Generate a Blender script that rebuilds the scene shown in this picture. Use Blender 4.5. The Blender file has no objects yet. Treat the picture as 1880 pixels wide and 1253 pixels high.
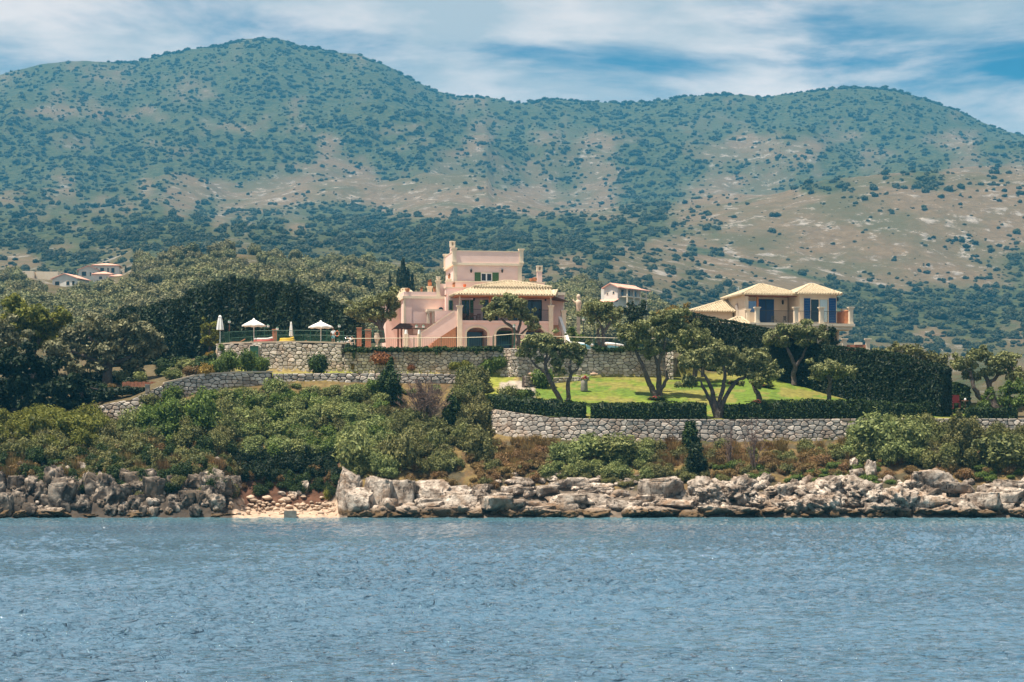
import bpy, bmesh, math, random
import numpy as np
from mathutils import Vector, Matrix, noise

# ------------------------------------------------------------------ camera, sky, sun, exposure
F, H, YH = 4000.0, 5.0, 857.0          # focal length in photo pixels, eye height over the sea, horizon row
sc = bpy.context.scene
C = sc.collection
cam_d = bpy.data.cameras.new('camera'); cam = bpy.data.objects.new('camera', cam_d); C.objects.link(cam)
cam.location = (0, 0, H); cam.rotation_euler = (math.pi/2, 0, 0)
cam_d.sensor_fit = 'HORIZONTAL'; cam_d.sensor_width = 36; cam_d.lens = 36*F/1880
cam_d.shift_y = (YH-626.5)/1880
cam_d.clip_start = 0.5; cam_d.clip_end = 30000
sc.camera = cam

SUN = Vector((-0.30, -0.13, 0.945)).normalized()
sun_d = bpy.data.lights.new('sun', 'SUN'); sun_d.energy = 5.0; sun_d.angle = math.radians(0.55); sun_d.color = (1.0, 0.91, 0.77)
sun = bpy.data.objects.new('sun', sun_d); C.objects.link(sun)
sun.rotation_euler = SUN.to_track_quat('Z', 'Y').to_euler(); sun.location = (-100, 0, 300)

vs = sc.view_settings
vs.view_transform = 'Standard'; vs.look = 'None'; vs.gamma = 1; vs.exposure = 0.9; vs.use_curve_mapping = False

w = bpy.data.worlds.new('World'); sc.world = w; w.use_nodes = True
nt = w.node_tree; nt.nodes.clear()
def wn(t, **k):
    n = nt.nodes.new(t)
    for a, b in k.items(): setattr(n, a, b)
    return n
L = nt.links.new
sky = wn('ShaderNodeTexSky', sky_type='NISHITA', sun_disc=False, altitude=10, air_density=1.0, dust_density=0.6, ozone_density=1.4)
sky.sun_elevation = math.asin(SUN.z); sky.sun_rotation = math.atan2(SUN.x, SUN.y)
tc = wn('ShaderNodeTexCoord'); sep = wn('ShaderNodeSeparateXYZ'); L(tc.outputs['Generated'], sep.inputs[0])
zm = wn('ShaderNodeMath', operation='MAXIMUM'); L(sep.outputs['Z'], zm.inputs[0]); zm.inputs[1].default_value = 0.0
zc = wn('ShaderNodeMath', operation='ADD'); L(zm.outputs[0], zc.inputs[0]); zc.inputs[1].default_value = 0.16       # a curved cloud layer: no endless streaks at the horizon
dx = wn('ShaderNodeMath', operation='DIVIDE'); L(sep.outputs['X'], dx.inputs[0]); L(zc.outputs[0], dx.inputs[1])
dy = wn('ShaderNodeMath', operation='DIVIDE'); L(sep.outputs['Y'], dy.inputs[0]); L(zc.outputs[0], dy.inputs[1])
cmb = wn('ShaderNodeCombineXYZ'); L(dx.outputs[0], cmb.inputs[0]); L(dy.outputs[0], cmb.inputs[1])
mp = wn('ShaderNodeMapping'); L(cmb.outputs[0], mp.inputs[0]); mp.inputs['Location'].default_value = (3.1, 1.5, 0.0); mp.inputs['Scale'].default_value = (0.9, 1.0, 1)
n1 = wn('ShaderNodeTexNoise'); L(mp.outputs[0], n1.inputs['Vector']); n1.inputs['Scale'].default_value = 2.0; n1.inputs['Detail'].default_value = 7; n1.inputs['Roughness'].default_value = 0.56; n1.inputs['Distortion'].default_value = 0.4
r1 = wn('ShaderNodeValToRGB'); L(n1.outputs['Fac'], r1.inputs[0]); r1.color_ramp.elements[0].position = 0.36; r1.color_ramp.elements[1].position = 0.54
r1.color_ramp.interpolation = 'EASE'
n2 = wn('ShaderNodeTexNoise'); L(mp.outputs[0], n2.inputs['Vector']); n2.inputs['Scale'].default_value = 4.2; n2.inputs['Detail'].default_value = 6; n2.inputs['Roughness'].default_value = 0.55
r2 = wn('ShaderNodeValToRGB'); L(n2.outputs['Fac'], r2.inputs[0]); r2.color_ramp.elements[0].position = 0.40; r2.color_ramp.elements[1].position = 0.62
r2.color_ramp.elements[0].color = (0.54, 0.555, 0.57, 1); r2.color_ramp.elements[1].color = (1.0, 0.86, 0.79, 1)
tint = wn('ShaderNodeMix', data_type='RGBA', blend_type='MULTIPLY'); tint.inputs['Factor'].default_value = 1; L(sky.outputs[0], tint.inputs['A']); tint.inputs['B'].default_value = (0.06, 0.235, 0.31, 1)
amp = wn('ShaderNodeVectorMath', operation='SCALE'); L(r2.outputs[0], amp.inputs[0]); amp.inputs['Scale'].default_value = 4.8
mx = wn('ShaderNodeMix', data_type='RGBA'); L(r1.outputs[0], mx.inputs['Factor']); L(tint.outputs['Result'], mx.inputs['A']); L(amp.outputs[0], mx.inputs['B'])
bg = wn('ShaderNodeBackground'); L(mx.outputs['Result'], bg.inputs[0]); bg.inputs[1].default_value = 0.12
wo = wn('ShaderNodeOutputWorld'); L(bg.outputs[0], wo.inputs[0])

sc.cycles.use_denoising = True
sc.cycles.max_bounces = 6; sc.cycles.diffuse_bounces = 3; sc.cycles.glossy_bounces = 2; sc.cycles.transmission_bounces = 2
sc.cycles.volume_bounces = 0; sc.cycles.transparent_max_bounces = 6
sc.cycles.sample_clamp_indirect = 4
sc.cycles.caustics_reflective = False; sc.cycles.caustics_refractive = False

rng = np.random.default_rng(7); random.seed(7)

# ------------------------------------------------------------------ helpers
def P(px, py, Y):
    """photo pixel at distance Y -> world point"""
    return Vector(((px-940)*Y/F, Y, H+(YH-py)*Y/F))
def tag(o, label=None, cat=None, group=None, kind=None):
    if label: o['label'] = label
    if cat: o['category'] = cat
    if group: o['group'] = group
    if kind: o['kind'] = kind
    return o
def thing(name, label, cat, loc=(0,0,0), rz=0, group=None):
    o = bpy.data.objects.new(name, None); C.objects.link(o); o.empty_display_size = 0.3
    o.location = loc; o.rotation_euler = (0,0,rz)
    return tag(o, label, cat, group)
def add(name, me, mat=None, parent=None, loc=None, rz=None, scale=None):
    o = bpy.data.objects.new(name, me); C.objects.link(o)
    if mat is not None and len(me.materials) == 0: me.materials.append(mat)
    if parent is not None: o.parent = parent
    if loc is not None: o.location = loc
    if rz is not None: o.rotation_euler = (0,0,rz)
    if scale is not None: o.scale = scale
    return o
def copy_tree(o, parent=None):
    c = o.copy(); C.objects.link(c); c.parent = parent
    for ch in [k for k in o.children]: copy_tree(ch, c)
    return c
def np_mesh(name, V, faces, tint=None, smooth=False):
    """faces: list of int arrays (n,k)"""
    me = bpy.data.meshes.new(name)
    V = np.asarray(V, dtype=np.float32); me.vertices.add(len(V)); me.vertices.foreach_set('co', V.ravel())
    faces = [np.asarray(f, dtype=np.int32) for f in faces if len(f)]
    nl = sum(f.size for f in faces); nf = sum(len(f) for f in faces)
    me.loops.add(nl); me.loops.foreach_set('vertex_index', np.concatenate([f.ravel() for f in faces]))
    me.polygons.add(nf)
    tot = np.concatenate([np.full(len(f), f.shape[1], dtype=np.int32) for f in faces])
    st = np.concatenate([[0], np.cumsum(tot)[:-1]]).astype(np.int32)
    me.polygons.foreach_set('loop_start', st)
    try: me.polygons.foreach_set('loop_total', tot)
    except Exception: pass
    me.update(calc_edges=True)
    if smooth: me.polygons.foreach_set('use_smooth', np.ones(nf, dtype=bool))
    if tint is not None:
        a = me.attributes.new('tint', 'FLOAT', 'FACE'); a.data.foreach_set('value', np.asarray(tint, dtype=np.float32))
    return me

class MB:
    def __init__(s): s.v = []; s.f = []
    def quad_ids(s, vs, fs):
        b = len(s.v); s.v += [tuple(p) for p in vs]; s.f += [tuple(b+i for i in f) for f in fs]; return s
    def box(s, x0, x1, y0, y1, z0, z1):
        x0,x1 = min(x0,x1),max(x0,x1); y0,y1 = min(y0,y1),max(y0,y1); z0,z1 = min(z0,z1),max(z0,z1)
        return s.quad_ids([(x0,y0,z0),(x1,y0,z0),(x1,y1,z0),(x0,y1,z0),(x0,y0,z1),(x1,y0,z1),(x1,y1,z1),(x0,y1,z1)],
            [(0,3,2,1),(4,5,6,7),(0,1,5,4),(1,2,6,5),(2,3,7,6),(3,0,4,7)])
    def prism(s, pts, y0, y1):
        """polygon in (x,z), counter-clockwise seen from -y, extruded from y0 (front) to y1"""
        n = len(pts)
        vs = [(x,y0,z) for x,z in pts]+[(x,y1,z) for x,z in pts]
        fs = [tuple(range(n)), tuple(range(2*n-1, n-1, -1))]+[((i+1)%n, i, n+i, n+(i+1)%n) for i in range(n)]
        return s.quad_ids(vs, fs)
    def slab(s, top, th):
        """polygon of 3D points (ccw from above), thickened straight down"""
        n = len(top); vs = [tuple(p) for p in top]+[(p[0],p[1],p[2]-th) for p in top]
        return s.quad_ids(vs, [tuple(range(n)), tuple(range(2*n-1,n-1,-1))]+[(i, n+i, n+(i+1)%n, (i+1)%n) for i in range(n)])
    def tube(s, path, rad, n=6, cap=True):
        path = [Vector(p) for p in path]; m = len(path)
        if not hasattr(rad, '__len__'): rad = [rad]*m
        b = len(s.v); prev = None
        for i, p in enumerate(path):
            d = (path[min(i+1,m-1)]-path[max(i-1,0)])
            d = d.normalized() if d.length > 1e-9 else Vector((0,0,1))
            a = prev if prev is not None else (Vector((1,0,0)) if abs(d.x) < 0.8 else Vector((0,1,0)))
            a = (a-d*a.dot(d)).normalized(); prev = a; c = d.cross(a)
            for k in range(n):
                t = 2*math.pi*k/n; s.v.append(tuple(p+(a*math.cos(t)+c*math.sin(t))*rad[i]))
        for i in range(m-1):
            for k in range(n):
                s.f.append((b+i*n+k, b+i*n+(k+1)%n, b+(i+1)*n+(k+1)%n, b+(i+1)*n+k))
        if cap: s.f.append(tuple(b+k for k in reversed(range(n)))); s.f.append(tuple(b+(m-1)*n+k for k in range(n)))
        return s
    def lathe(s, prof, c=(0,0,0), n=12):
        b = len(s.v); m = len(prof)
        for r, z in prof:
            for k in range(n):
                t = 2*math.pi*k/n; s.v.append((c[0]+r*math.cos(t), c[1]+r*math.sin(t), c[2]+z))
        for i in range(m-1):
            for k in range(n): s.f.append((b+i*n+k, b+i*n+(k+1)%n, b+(i+1)*n+(k+1)%n, b+(i+1)*n+k))
        s.f.append(tuple(b+k for k in reversed(range(n)))); s.f.append(tuple(b+(m-1)*n+k for k in range(n)))
        return s
    def mesh(s, name='m', smooth=False):
        me = bpy.data.meshes.new(name); me.from_pydata(s.v, [], s.f); me.update()
        if smooth: me.polygons.foreach_set('use_smooth', np.ones(len(me.polygons), dtype=bool))
        return me
    def build(s, name, mat, parent=None, smooth=False): return add(name, s.mesh(name, smooth), mat, parent)

def fbm(x, y, z=0.0, oct=4): return noise.fractal(Vector((x, y, z)), 1.0, 2.0, oct, noise_basis='PERLIN_ORIGINAL')
def icurve(*pts):
    xs = np.array([p[0] for p in pts], float); ys = np.array([p[1] for p in pts], float)
    return lambda px: np.interp(px, xs, ys)
# vectorised value noise (smooth), for big grids
_perm = np.random.default_rng(3).random((256, 256))
def vnoise(x, y):
    x = np.asarray(x, float); y = np.asarray(y, float)
    xi = np.floor(x).astype(int); yi = np.floor(y).astype(int); fx = x-xi; fy = y-yi
    fx = fx*fx*(3-2*fx); fy = fy*fy*(3-2*fy)
    g = lambda a, b: _perm[a & 255, b & 255]
    return (g(xi,yi)*(1-fx)+g(xi+1,yi)*fx)*(1-fy)+(g(xi,yi+1)*(1-fx)+g(xi+1,yi+1)*fx)*fy
def vfbm(x, y, oct=5, gain=0.5):
    s = 0; a = 1; t = 0
    for i in range(oct): s = s+a*vnoise(x*2**i+17.3*i, y*2**i+5.1*i); t += a; a *= gain
    return s/t

# ------------------------------------------------------------------ materials
def mat(name, col, rough=0.8, col2=None, nscale=3.0, detail=4, spec=0.3, bump=0.0, bscale=None, metal=0.0, rand=0.0, lo=0.35, hi=0.65, third=None, coords='pos'):
    m = bpy.data.materials.new(name); m.use_nodes = True; t = m.node_tree; n = t.nodes; l = t.links.new
    b = n['Principled BSDF']; b.inputs['Roughness'].default_value = rough; b.inputs['Specular IOR Level'].default_value = spec; b.inputs['Metallic'].default_value = metal
    b.inputs['Base Color'].default_value = (*col, 1)
    g = n.new('ShaderNodeNewGeometry') if coords == 'pos' else n.new('ShaderNodeTexCoord')
    vec = g.outputs['Position'] if coords == 'pos' else g.outputs['Object']
    out = None
    if col2 is not None:
        no = n.new('ShaderNodeTexNoise'); no.inputs['Scale'].default_value = nscale; no.inputs['Detail'].default_value = detail; l(vec, no.inputs['Vector'])
        r = n.new('ShaderNodeValToRGB'); r.color_ramp.elements[0].position = lo; r.color_ramp.elements[1].position = hi
        r.color_ramp.elements[0].color = (*col, 1); r.color_ramp.elements[1].color = (*col2, 1); l(no.outputs['Fac'], r.inputs[0]); out = r.outputs[0]
        if third:
            n3 = n.new('ShaderNodeTexNoise'); n3.inputs['Scale'].default_value = nscale*0.37; n3.inputs['Detail'].default_value = 6; l(vec, n3.inputs['Vector'])
            r3 = n.new('ShaderNodeValToRGB'); r3.color_ramp.elements[0].position = 0.5; r3.color_ramp.elements[1].position = 0.62; l(n3.outputs['Fac'], r3.inputs[0])
            m3 = n.new('ShaderNodeMix'); m3.data_type = 'RGBA'; l(r3.outputs[0], m3.inputs['Factor']); l(out, m3.inputs['A']); m3.inputs['B'].default_value = (*third, 1); out = m3.outputs['Result']
    if rand > 0:
        oi = n.new('ShaderNodeObjectInfo'); hs = n.new('ShaderNodeHueSaturation')
        mr = n.new('ShaderNodeMapRange'); mr.inputs['To Min'].default_value = 1-rand; mr.inputs['To Max'].default_value = 1+rand*0.8; l(oi.outputs['Random'], mr.inputs['Value']); l(mr.outputs[0], hs.inputs['Value'])
        if out is None: hs.inputs['Color'].default_value = (*col, 1)
        else: l(out, hs.inputs['Color'])
        out = hs.outputs[0]
    if out is not None: l(out, b.inputs['Base Color'])
    if bump > 0:
        nb = n.new('ShaderNodeTexNoise'); nb.inputs['Scale'].default_value = bscale or nscale*3; nb.inputs['Detail'].default_value = 5; l(vec, nb.inputs['Vector'])
        bp = n.new('ShaderNodeBump'); bp.inputs['Strength'].default_value = bump; bp.inputs['Distance'].default_value = 0.1; l(nb.outputs['Fac'], bp.inputs['Height']); l(bp.outputs[0], b.inputs['Normal'])
    return m
def leafmat(name, c1, c2, rand=0.15, trans=0.25, rough=0.6, spec=0.25, hue=0.0):
    m = bpy.data.materials.new(name); m.use_nodes = True; t = m.node_tree; n = t.nodes; l = t.links.new
    b = n['Principled BSDF']; b.inputs['Roughness'].default_value = rough; b.inputs['Specular IOR Level'].default_value = spec
    a = n.new('ShaderNodeAttribute'); a.attribute_name = 'tint'
    mxc = n.new('ShaderNodeMix'); mxc.data_type = 'RGBA'; l(a.outputs['Fac'], mxc.inputs['Factor']); mxc.inputs['A'].default_value = (*c1, 1); mxc.inputs['B'].default_value = (*c2, 1)
    oi = n.new('ShaderNodeObjectInfo'); mr = n.new('ShaderNodeMapRange'); mr.inputs['To Min'].default_value = 1-rand; mr.inputs['To Max'].default_value = 1+rand; l(oi.outputs['Random'], mr.inputs['Value'])
    hs = n.new('ShaderNodeHueSaturation'); l(mr.outputs[0], hs.inputs['Value']); l(mxc.outputs['Result'], hs.inputs['Color'])
    if hue:
        m2 = n.new('ShaderNodeMath'); m2.operation = 'MULTIPLY'; l(oi.outputs['Random'], m2.inputs[0]); m2.inputs[1].default_value = 7.31
        fr = n.new('ShaderNodeMath'); fr.operation = 'FRACT'; l(m2.outputs[0], fr.inputs[0])
        mh = n.new('ShaderNodeMapRange'); mh.inputs['To Min'].default_value = 0.5-hue; mh.inputs['To Max'].default_value = 0.5+hue; l(fr.outputs[0], mh.inputs['Value']); l(mh.outputs[0], hs.inputs['Hue'])
    l(hs.outputs[0], b.inputs['Base Color'])
    tr = n.new('ShaderNodeBsdfTranslucent'); l(hs.outputs[0], tr.inputs['Color'])
    ms = n.new('ShaderNodeMixShader'); ms.inputs[0].default_value = trans; l(b.outputs[0], ms.inputs[1]); l(tr.outputs[0], ms.inputs[2])
    l(ms.outputs[0], n['Material Output'].inputs[0])
    return m

M = {}
M['pink'] = mat('pink_render', (0.80,0.57,0.50), 0.85, (0.85,0.62,0.545), 0.8, detail=7)
M['cream'] = mat('cream_render', (0.78,0.66,0.50), 0.85, (0.72,0.60,0.45), 1.5)
M['cream2'] = mat('pale_yellow_render', (0.70,0.57,0.43), 0.85, (0.65,0.52,0.38), 1.2)
M['white'] = mat('white_paint', (0.80,0.78,0.74), 0.6)
M['whitewall'] = mat('white_wall', (0.74,0.70,0.63), 0.85, (0.66,0.62,0.55), 0.8)
M['tile'] = mat('roof_tile', (0.47,0.375,0.25), 0.8, (0.60,0.50,0.35), 2.5, lo=0.4, hi=0.6)
M['redtile'] = mat('red_roof_tile', (0.62,0.30,0.22), 0.85, (0.70,0.40,0.30), 1.0)
M['wood'] = mat('brown_timber', (0.16,0.055,0.025), 0.6, (0.24,0.09,0.04), 4)
M['darkwood'] = mat('dark_timber', (0.055,0.022,0.014), 0.7, (0.09,0.035,0.02), 4)
M['dishgrey'] = mat('dish_grey', (0.42,0.36,0.32), 0.6)
M['soffit'] = mat('orange_timber', (0.42,0.15,0.05), 0.6, (0.50,0.19,0.07), 4)
M['terracotta'] = mat('terracotta', (0.52,0.20,0.09), 0.8, (0.60,0.26,0.12), 3)
M['palepot'] = mat('pale_terracotta', (0.46,0.30,0.20), 0.85, (0.52,0.36,0.25), 3)
M['brick'] = mat('red_brick', (0.38,0.14,0.08), 0.9, (0.45,0.20,0.12), 6)
M['step'] = mat('terracotta_step', (0.50,0.24,0.13), 0.85, (0.58,0.30,0.17), 5)
M['green'] = mat('green_paint', (0.06,0.14,0.045), 0.5)
M['greenmetal'] = mat('green_metal', (0.03,0.10,0.055), 0.45, spec=0.4)
M['blue'] = mat('blue_paint', (0.008,0.050,0.16), 0.45, (0.011,0.065,0.19), 2)
M['iron'] = mat('dark_iron', (0.025,0.03,0.035), 0.5)
M['steel'] = mat('steel', (0.75,0.75,0.75), 0.25, metal=1.0)
M['canvas'] = mat('white_canvas', (0.80,0.78,0.74), 0.9)
M['red'] = mat('red_plastic', (0.50,0.06,0.05), 0.5)
M['darkred'] = mat('dark_red_wood', (0.16,0.018,0.016), 0.6)
M['orange'] = mat('orange_plastic', (0.65,0.14,0.04), 0.5)
M['yellow'] = mat('yellow_plastic', (0.75,0.50,0.05), 0.5)
M['poolblue'] = mat('light_blue_plastic', (0.20,0.50,0.65), 0.4)
M['curtain'] = mat('pale_curtain', (0.45,0.58,0.62), 0.9)
M['skin'] = mat('skin', (0.45,0.24,0.15), 0.6); M['hair'] = mat('hair', (0.05,0.03,0.02), 0.7)
M['shirt'] = mat('white_cotton', (0.82,0.82,0.84), 0.9); M['shorts'] = mat('teal_cotton', (0.03,0.25,0.32), 0.9, (0.35,0.55,0.60), 5.0, lo=0.48, hi=0.52)
M['bark'] = mat('olive_bark', (0.075,0.055,0.045), 0.95, (0.14,0.11,0.09), 5, bump=0.5)
M['drybark'] = mat('dry_twig', (0.20,0.13,0.10), 0.95, (0.14,0.09,0.075), 5)
M['stone'] = mat('wall_stone', (0.62,0.54,0.46), 0.9, (0.46,0.395,0.335), 2.2, rand=0.42, bump=0.35, bscale=9, third=(0.48,0.37,0.29))
M['mortar'] = mat('dark_joint', (0.07,0.05,0.04), 0.95, (0.11,0.085,0.065), 3)
M['coping'] = mat('coping', (0.60,0.48,0.36), 0.85, (0.52,0.40,0.30), 2)
M['concrete'] = mat('concrete', (0.30,0.27,0.22), 0.9, (0.22,0.19,0.16), 3)
M['glass'] = mat('dark_window', (0.015,0.02,0.025), 0.08, spec=0.6)
M['bluedoor_glass'] = mat('blue_pane', (0.10,0.18,0.30), 0.15, spec=0.6)
# foliage
M['olive'] = leafmat('olive_leaf', (0.060,0.070,0.020), (0.40,0.40,0.16), 0.10, 0.2)
M['oliveG'] = leafmat('grey_olive_leaf', (0.070,0.070,0.034), (0.34,0.32,0.17), 0.10, 0.2)
M['darkleaf'] = leafmat('cypress_leaf', (0.005,0.012,0.0035), (0.026,0.048,0.010), 0.15, 0.15)
M['hedge'] = leafmat('hedge_leaf', (0.009,0.021,0.0045), (0.060,0.100,0.013), 0.12, 0.15)
M['green1'] = leafmat('green_leaf', (0.030,0.056,0.010), (0.20,0.27,0.045), 0.15, 0.25)
M['bright'] = leafmat('bright_leaf', (0.070,0.090,0.012), (0.30,0.28,0.045), 0.15, 0.3)
M['bramble'] = leafmat('bramble_leaf', (0.045,0.066,0.014), (0.42,0.45,0.155), 0.16, 0.25, hue=0.015)
M['scrub'] = leafmat('scrub_leaf', (0.052,0.058,0.018), (0.28,0.27,0.085), 0.22, 0.2, hue=0.02)
M['dry'] = leafmat('dry_grass', (0.1040,0.0600,0.0200), (0.3740,0.2420,0.0935), 0.22, 0.2, hue=0.015)
M['redleaf'] = leafmat('red_leaf', (0.1280,0.0400,0.0160), (0.3740,0.1650,0.0550), 0.1, 0.2)
M['flower'] = leafmat('pink_flower', (0.3200,0.0320,0.0400), (0.7150,0.1320,0.1320), 0.1, 0.2)
M['yellowleaf'] = leafmat('yellow_leaf', (0.1440,0.0960,0.0160), (0.4620,0.3080,0.0550), 0.15, 0.25)
M['farolive'] = leafmat('grove_leaf', (0.068,0.074,0.028), (0.29,0.275,0.115), 0.22, 0.1, hue=0.02)
M['fardark'] = leafmat('far_dark_leaf', (0.012,0.024,0.010), (0.032,0.046,0.018), 0.15, 0.1)
M['farscrub'] = leafmat('mountain_scrub', (0.024,0.036,0.014), (0.085,0.092,0.034), 0.30, 0.1, hue=0.02)
# ------------------------------------------------------------------ near ground: the headland
A0 = -1500; A1 = 3400
Yw1 = icurve((A0,238),(165,238),(240,237),(300,237.5),(434,241),(500,243.5),(870,245),(886,243),(891,240),(905,237.5),(950,234.5),(1000,233),(1060,232),(1150,231.5),(A1,231.5))
bot1 = icurve((A0,775),(165,776),(240,768),(300,745),(365,720),(434,712),(500,704),(700,702),(868,706),(880,740),(891,786),(905,794),(950,804),(1000,809),(1060,813),(1150,816),(1300,816),(1450,814),(1560,809),(1700,801),(1880,796),(A1,796))
top1 = icurve((A0,762),(100,760),(165,749),(190,744),(240,735),(280,716),(300,708),(365,691),(434,687),(500,686),(870,688),(880,705),(891,749),(905,752),(950,759),(1000,765),(1060,770),(1150,772),(1450,772),(1700,770),(A1,771))
Yw2 = icurve((A0,262),(330,262),(398,264),(420,261),(470,259.5),(540,258.8),(632,258.4),(760,257),(860,256),(930,255),(945,254.3),(962,255),(1000,256),(1100,257.5),(1235,259),(1300,262),(1500,258),(1745,245),(A1,245))
bot2 = icurve((A0,692),(0,690),(330,672),(398,664),(470,683),(540,684),(632,686),(930,692),(1235,693),(1300,692),(1400,692),(1460,705),(1560,730),(1640,742),(1745,760),(1880,757),(A1,757))
def zI(px): return np.where(px < 398, np.interp(px,[A0,0,330,398],[16,16,17.5,19.0]), np.where(px < 634, 19.72, np.where(px < 1240, 18.85, np.interp(px,[1240,1300,1500,1745,1880,A1],[18.0,16.5,15.5,12.3,12.0,12.0]))))
pyC = icurve((A0,898),(0,898),(100,890),(200,884),(400,886),(432,925),(450,940),(600,940),(618,938),(640,906),(700,895),(850,912),(1000,922),(1150,914),(1250,904),(1400,900),(1600,892),(1750,896),(1880,899),(A1,899))
pyD = icurve((A0,822),(0,822),(200,830),(400,835),(440,880),(520,885),(600,875),(640,850),(700,838),(900,856),(1100,862),(1300,856),(1500,845),(1700,838),(1880,836),(A1,836))
YC = icurve((A0,219.5),(400,219.5),(450,223),(600,223),(625,219.5),(A1,219.5))
def zpy(py, Y): return H+(YH-py)*Y/F
def rows(px):
    px = np.asarray(px, float); o = np.ones_like(px); y1 = Yw1(px); y2 = Yw2(px)
    yd = np.minimum(226.5*o, y1-3)
    R = [(196*o, -4*o), (213.2*o, -0.9*o), (215.8*o, 0.05*o), (YC(px), zpy(pyC(px), YC(px))), (yd, zpy(pyD(px), yd)),
         (y1-0.15, zpy(bot1(px), y1)), (y1+0.45, zpy(top1(px), y1)), (y2-0.15, zpy(bot2(px), y2)), (y2+0.5, zI(px)),
         (292*o, zI(px)-np.interp(px,[A0,1240,1300,A1],[0.2,0.2,0.5,1.0])), (312*o, np.minimum(zI(px),15)-6), (345*o, 3*o), (420*o, 1*o)]
    return R
def ground_arr(x, y):
    x = np.atleast_1d(np.asarray(x, float)); y = np.atleast_1d(np.asarray(y, float))
    px = 940+F*x/np.maximum(y, 1); R = rows(px); z = np.full_like(x, R[0][1][0])
    for (ya, za), (yb, zb) in zip(R[:-1], R[1:]):
        t = np.clip((y-ya)/np.maximum(yb-ya, 1e-6), 0, 1); z = np.where(y >= ya, za+(zb-za)*t, z)
    # relief: rough on the bank, smooth on lawn and terraces
    y1 = Yw1(px); bank = np.clip((y-214)/3, 0, 1)*np.clip((y1-0.6-y)/2, 0, 1)
    z = z+bank*((vfbm(x*0.35+40, y*0.35, 4)-0.5)*1.5+(vfbm(x*1.3, y*1.3, 3)-0.5)*0.5)
    return z
def ground(x, y): return float(ground_arr(x, y)[0])
_ys = np.arange(214, 300, 0.2)
def ray_ground(px, py):
    """where the line of sight through a photo pixel first meets the headland"""
    xs = (px-940)*_ys/F; z = ground_arr(xs, _ys); zr = H+(YH-py)*_ys/F
    i = np.argmax(z >= zr)
    if z[i] < zr[i]: i = int(np.argmin(zr-z))
    return Vector((xs[i], _ys[i], z[i]))
def at(px, Y):
    x = (px-940)*Y/F; return Vector((x, Y, ground(x, Y)))

def grid_faces(nr, nc):
    i = np.arange(nr-1)[:, None]*nc+np.arange(nc-1)[None, :]
    return np.stack([i, i+1, i+nc+1, i+nc], -1).reshape(-1, 4)

cols = np.concatenate([np.linspace(A0, -60, 60), np.arange(-50, 1935, 5.0), np.linspace(1940, A1, 60)])
R = rows(cols); nsub = [4, 5, 6, 14, 18, 2, 20, 2, 12, 6, 6, 6]
YY = []
for k in range(len(R)-1):
    for t in np.linspace(0, 1, nsub[k], endpoint=False): YY.append(R[k][0]*(1-t)+R[k+1][0]*t)
YY.append(R[-1][0]); YY = np.array(YY); PX = np.broadcast_to(cols, YY.shape); XX = (PX-940)*YY/F
ZZ = ground_arr(XX.ravel(), YY.ravel()).reshape(XX.shape)
me = np_mesh('headland', np.stack([XX, YY, ZZ], -1).reshape(-1, 3), [grid_faces(*YY.shape)], smooth=True)
# land cover colours by place: lawn, garden soil, dry bank, rock, sand
pyv = YH-(ZZ-H)*F/YY; y1 = Yw1(PX); y2 = Yw2(PX)
col = np.zeros(XX.shape+(3,))
def setc(mask, c): col[mask] = c
nz = vfbm(XX*0.5, YY*0.5, 4)
setc(np.ones_like(XX, bool), (0.10,0.075,0.035))
bank = YY < y1
setc(bank, (0.12,0.075,0.032)); setc(bank & (nz > 0.52), (0.16,0.11,0.04)); setc(bank & (nz < 0.42), (0.07,0.055,0.028))
setc(bank & (ZZ < 2.6), (0.13,0.10,0.075))
setc(bank & (PX < 436) & (ZZ < 5.2), (0.055,0.042,0.032))  # ground between the left cliff blocks, their shade put into the colour
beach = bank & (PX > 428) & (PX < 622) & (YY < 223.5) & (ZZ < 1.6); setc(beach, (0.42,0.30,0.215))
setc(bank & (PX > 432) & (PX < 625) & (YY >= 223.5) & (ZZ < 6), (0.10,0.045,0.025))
setc((PX > 200) & (PX < 440) & bank & (YY > 228), (0.13,0.09,0.035))
lawn = (YY > y1) & (YY < y2+0.2) & (PX > 955) & (PX < 1800)
setc(lawn, (0.100,0.155,0.015)); setc(lawn & (vfbm(XX*0.30, YY*0.16+9, 4) > 0.52), (0.135,0.170,0.018)); setc(lawn & (vfbm(XX*0.18+31, YY*0.3, 4) > 0.56), (0.18,0.165,0.035))
strip = (YY > y1) & (YY < y2) & (PX > 430) & (PX < 955); setc(strip, (0.20,0.21,0.03)); setc(strip & (nz > 0.5), (0.25,0.19,0.06))
setc((YY > y1) & (YY < y2) & (PX > 915) & (PX < 985) & (YY < 252), (0.34,0.285,0.23))
setc((YY > y2) & (PX > 395) & (PX < 1245), (0.46,0.33,0.23))
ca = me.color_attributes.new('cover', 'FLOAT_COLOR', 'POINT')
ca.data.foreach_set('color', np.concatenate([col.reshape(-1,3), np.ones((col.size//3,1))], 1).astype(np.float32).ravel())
m = mat('headland_ground', (0.2,0.15,0.1), 0.95, bump=0.6, bscale=5); t = m.node_tree
va = t.nodes.new('ShaderNodeVertexColor'); va.layer_name = 'cover'
gp = t.nodes.new('ShaderNodeNewGeometry'); no = t.nodes.new('ShaderNodeTexNoise'); no.inputs['Scale'].default_value = 1.6; no.inputs['Detail'].default_value = 7; t.links.new(gp.outputs['Position'], no.inputs['Vector'])
mr = t.nodes.new('ShaderNodeMapRange'); mr.inputs['From Min'].default_value = 0.3; mr.inputs['From Max'].default_value = 0.7; mr.inputs['To Min'].default_value = 0.62; mr.inputs['To Max'].default_value = 1.3; t.links.new(no.outputs['Fac'], mr.inputs['Value'])
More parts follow.
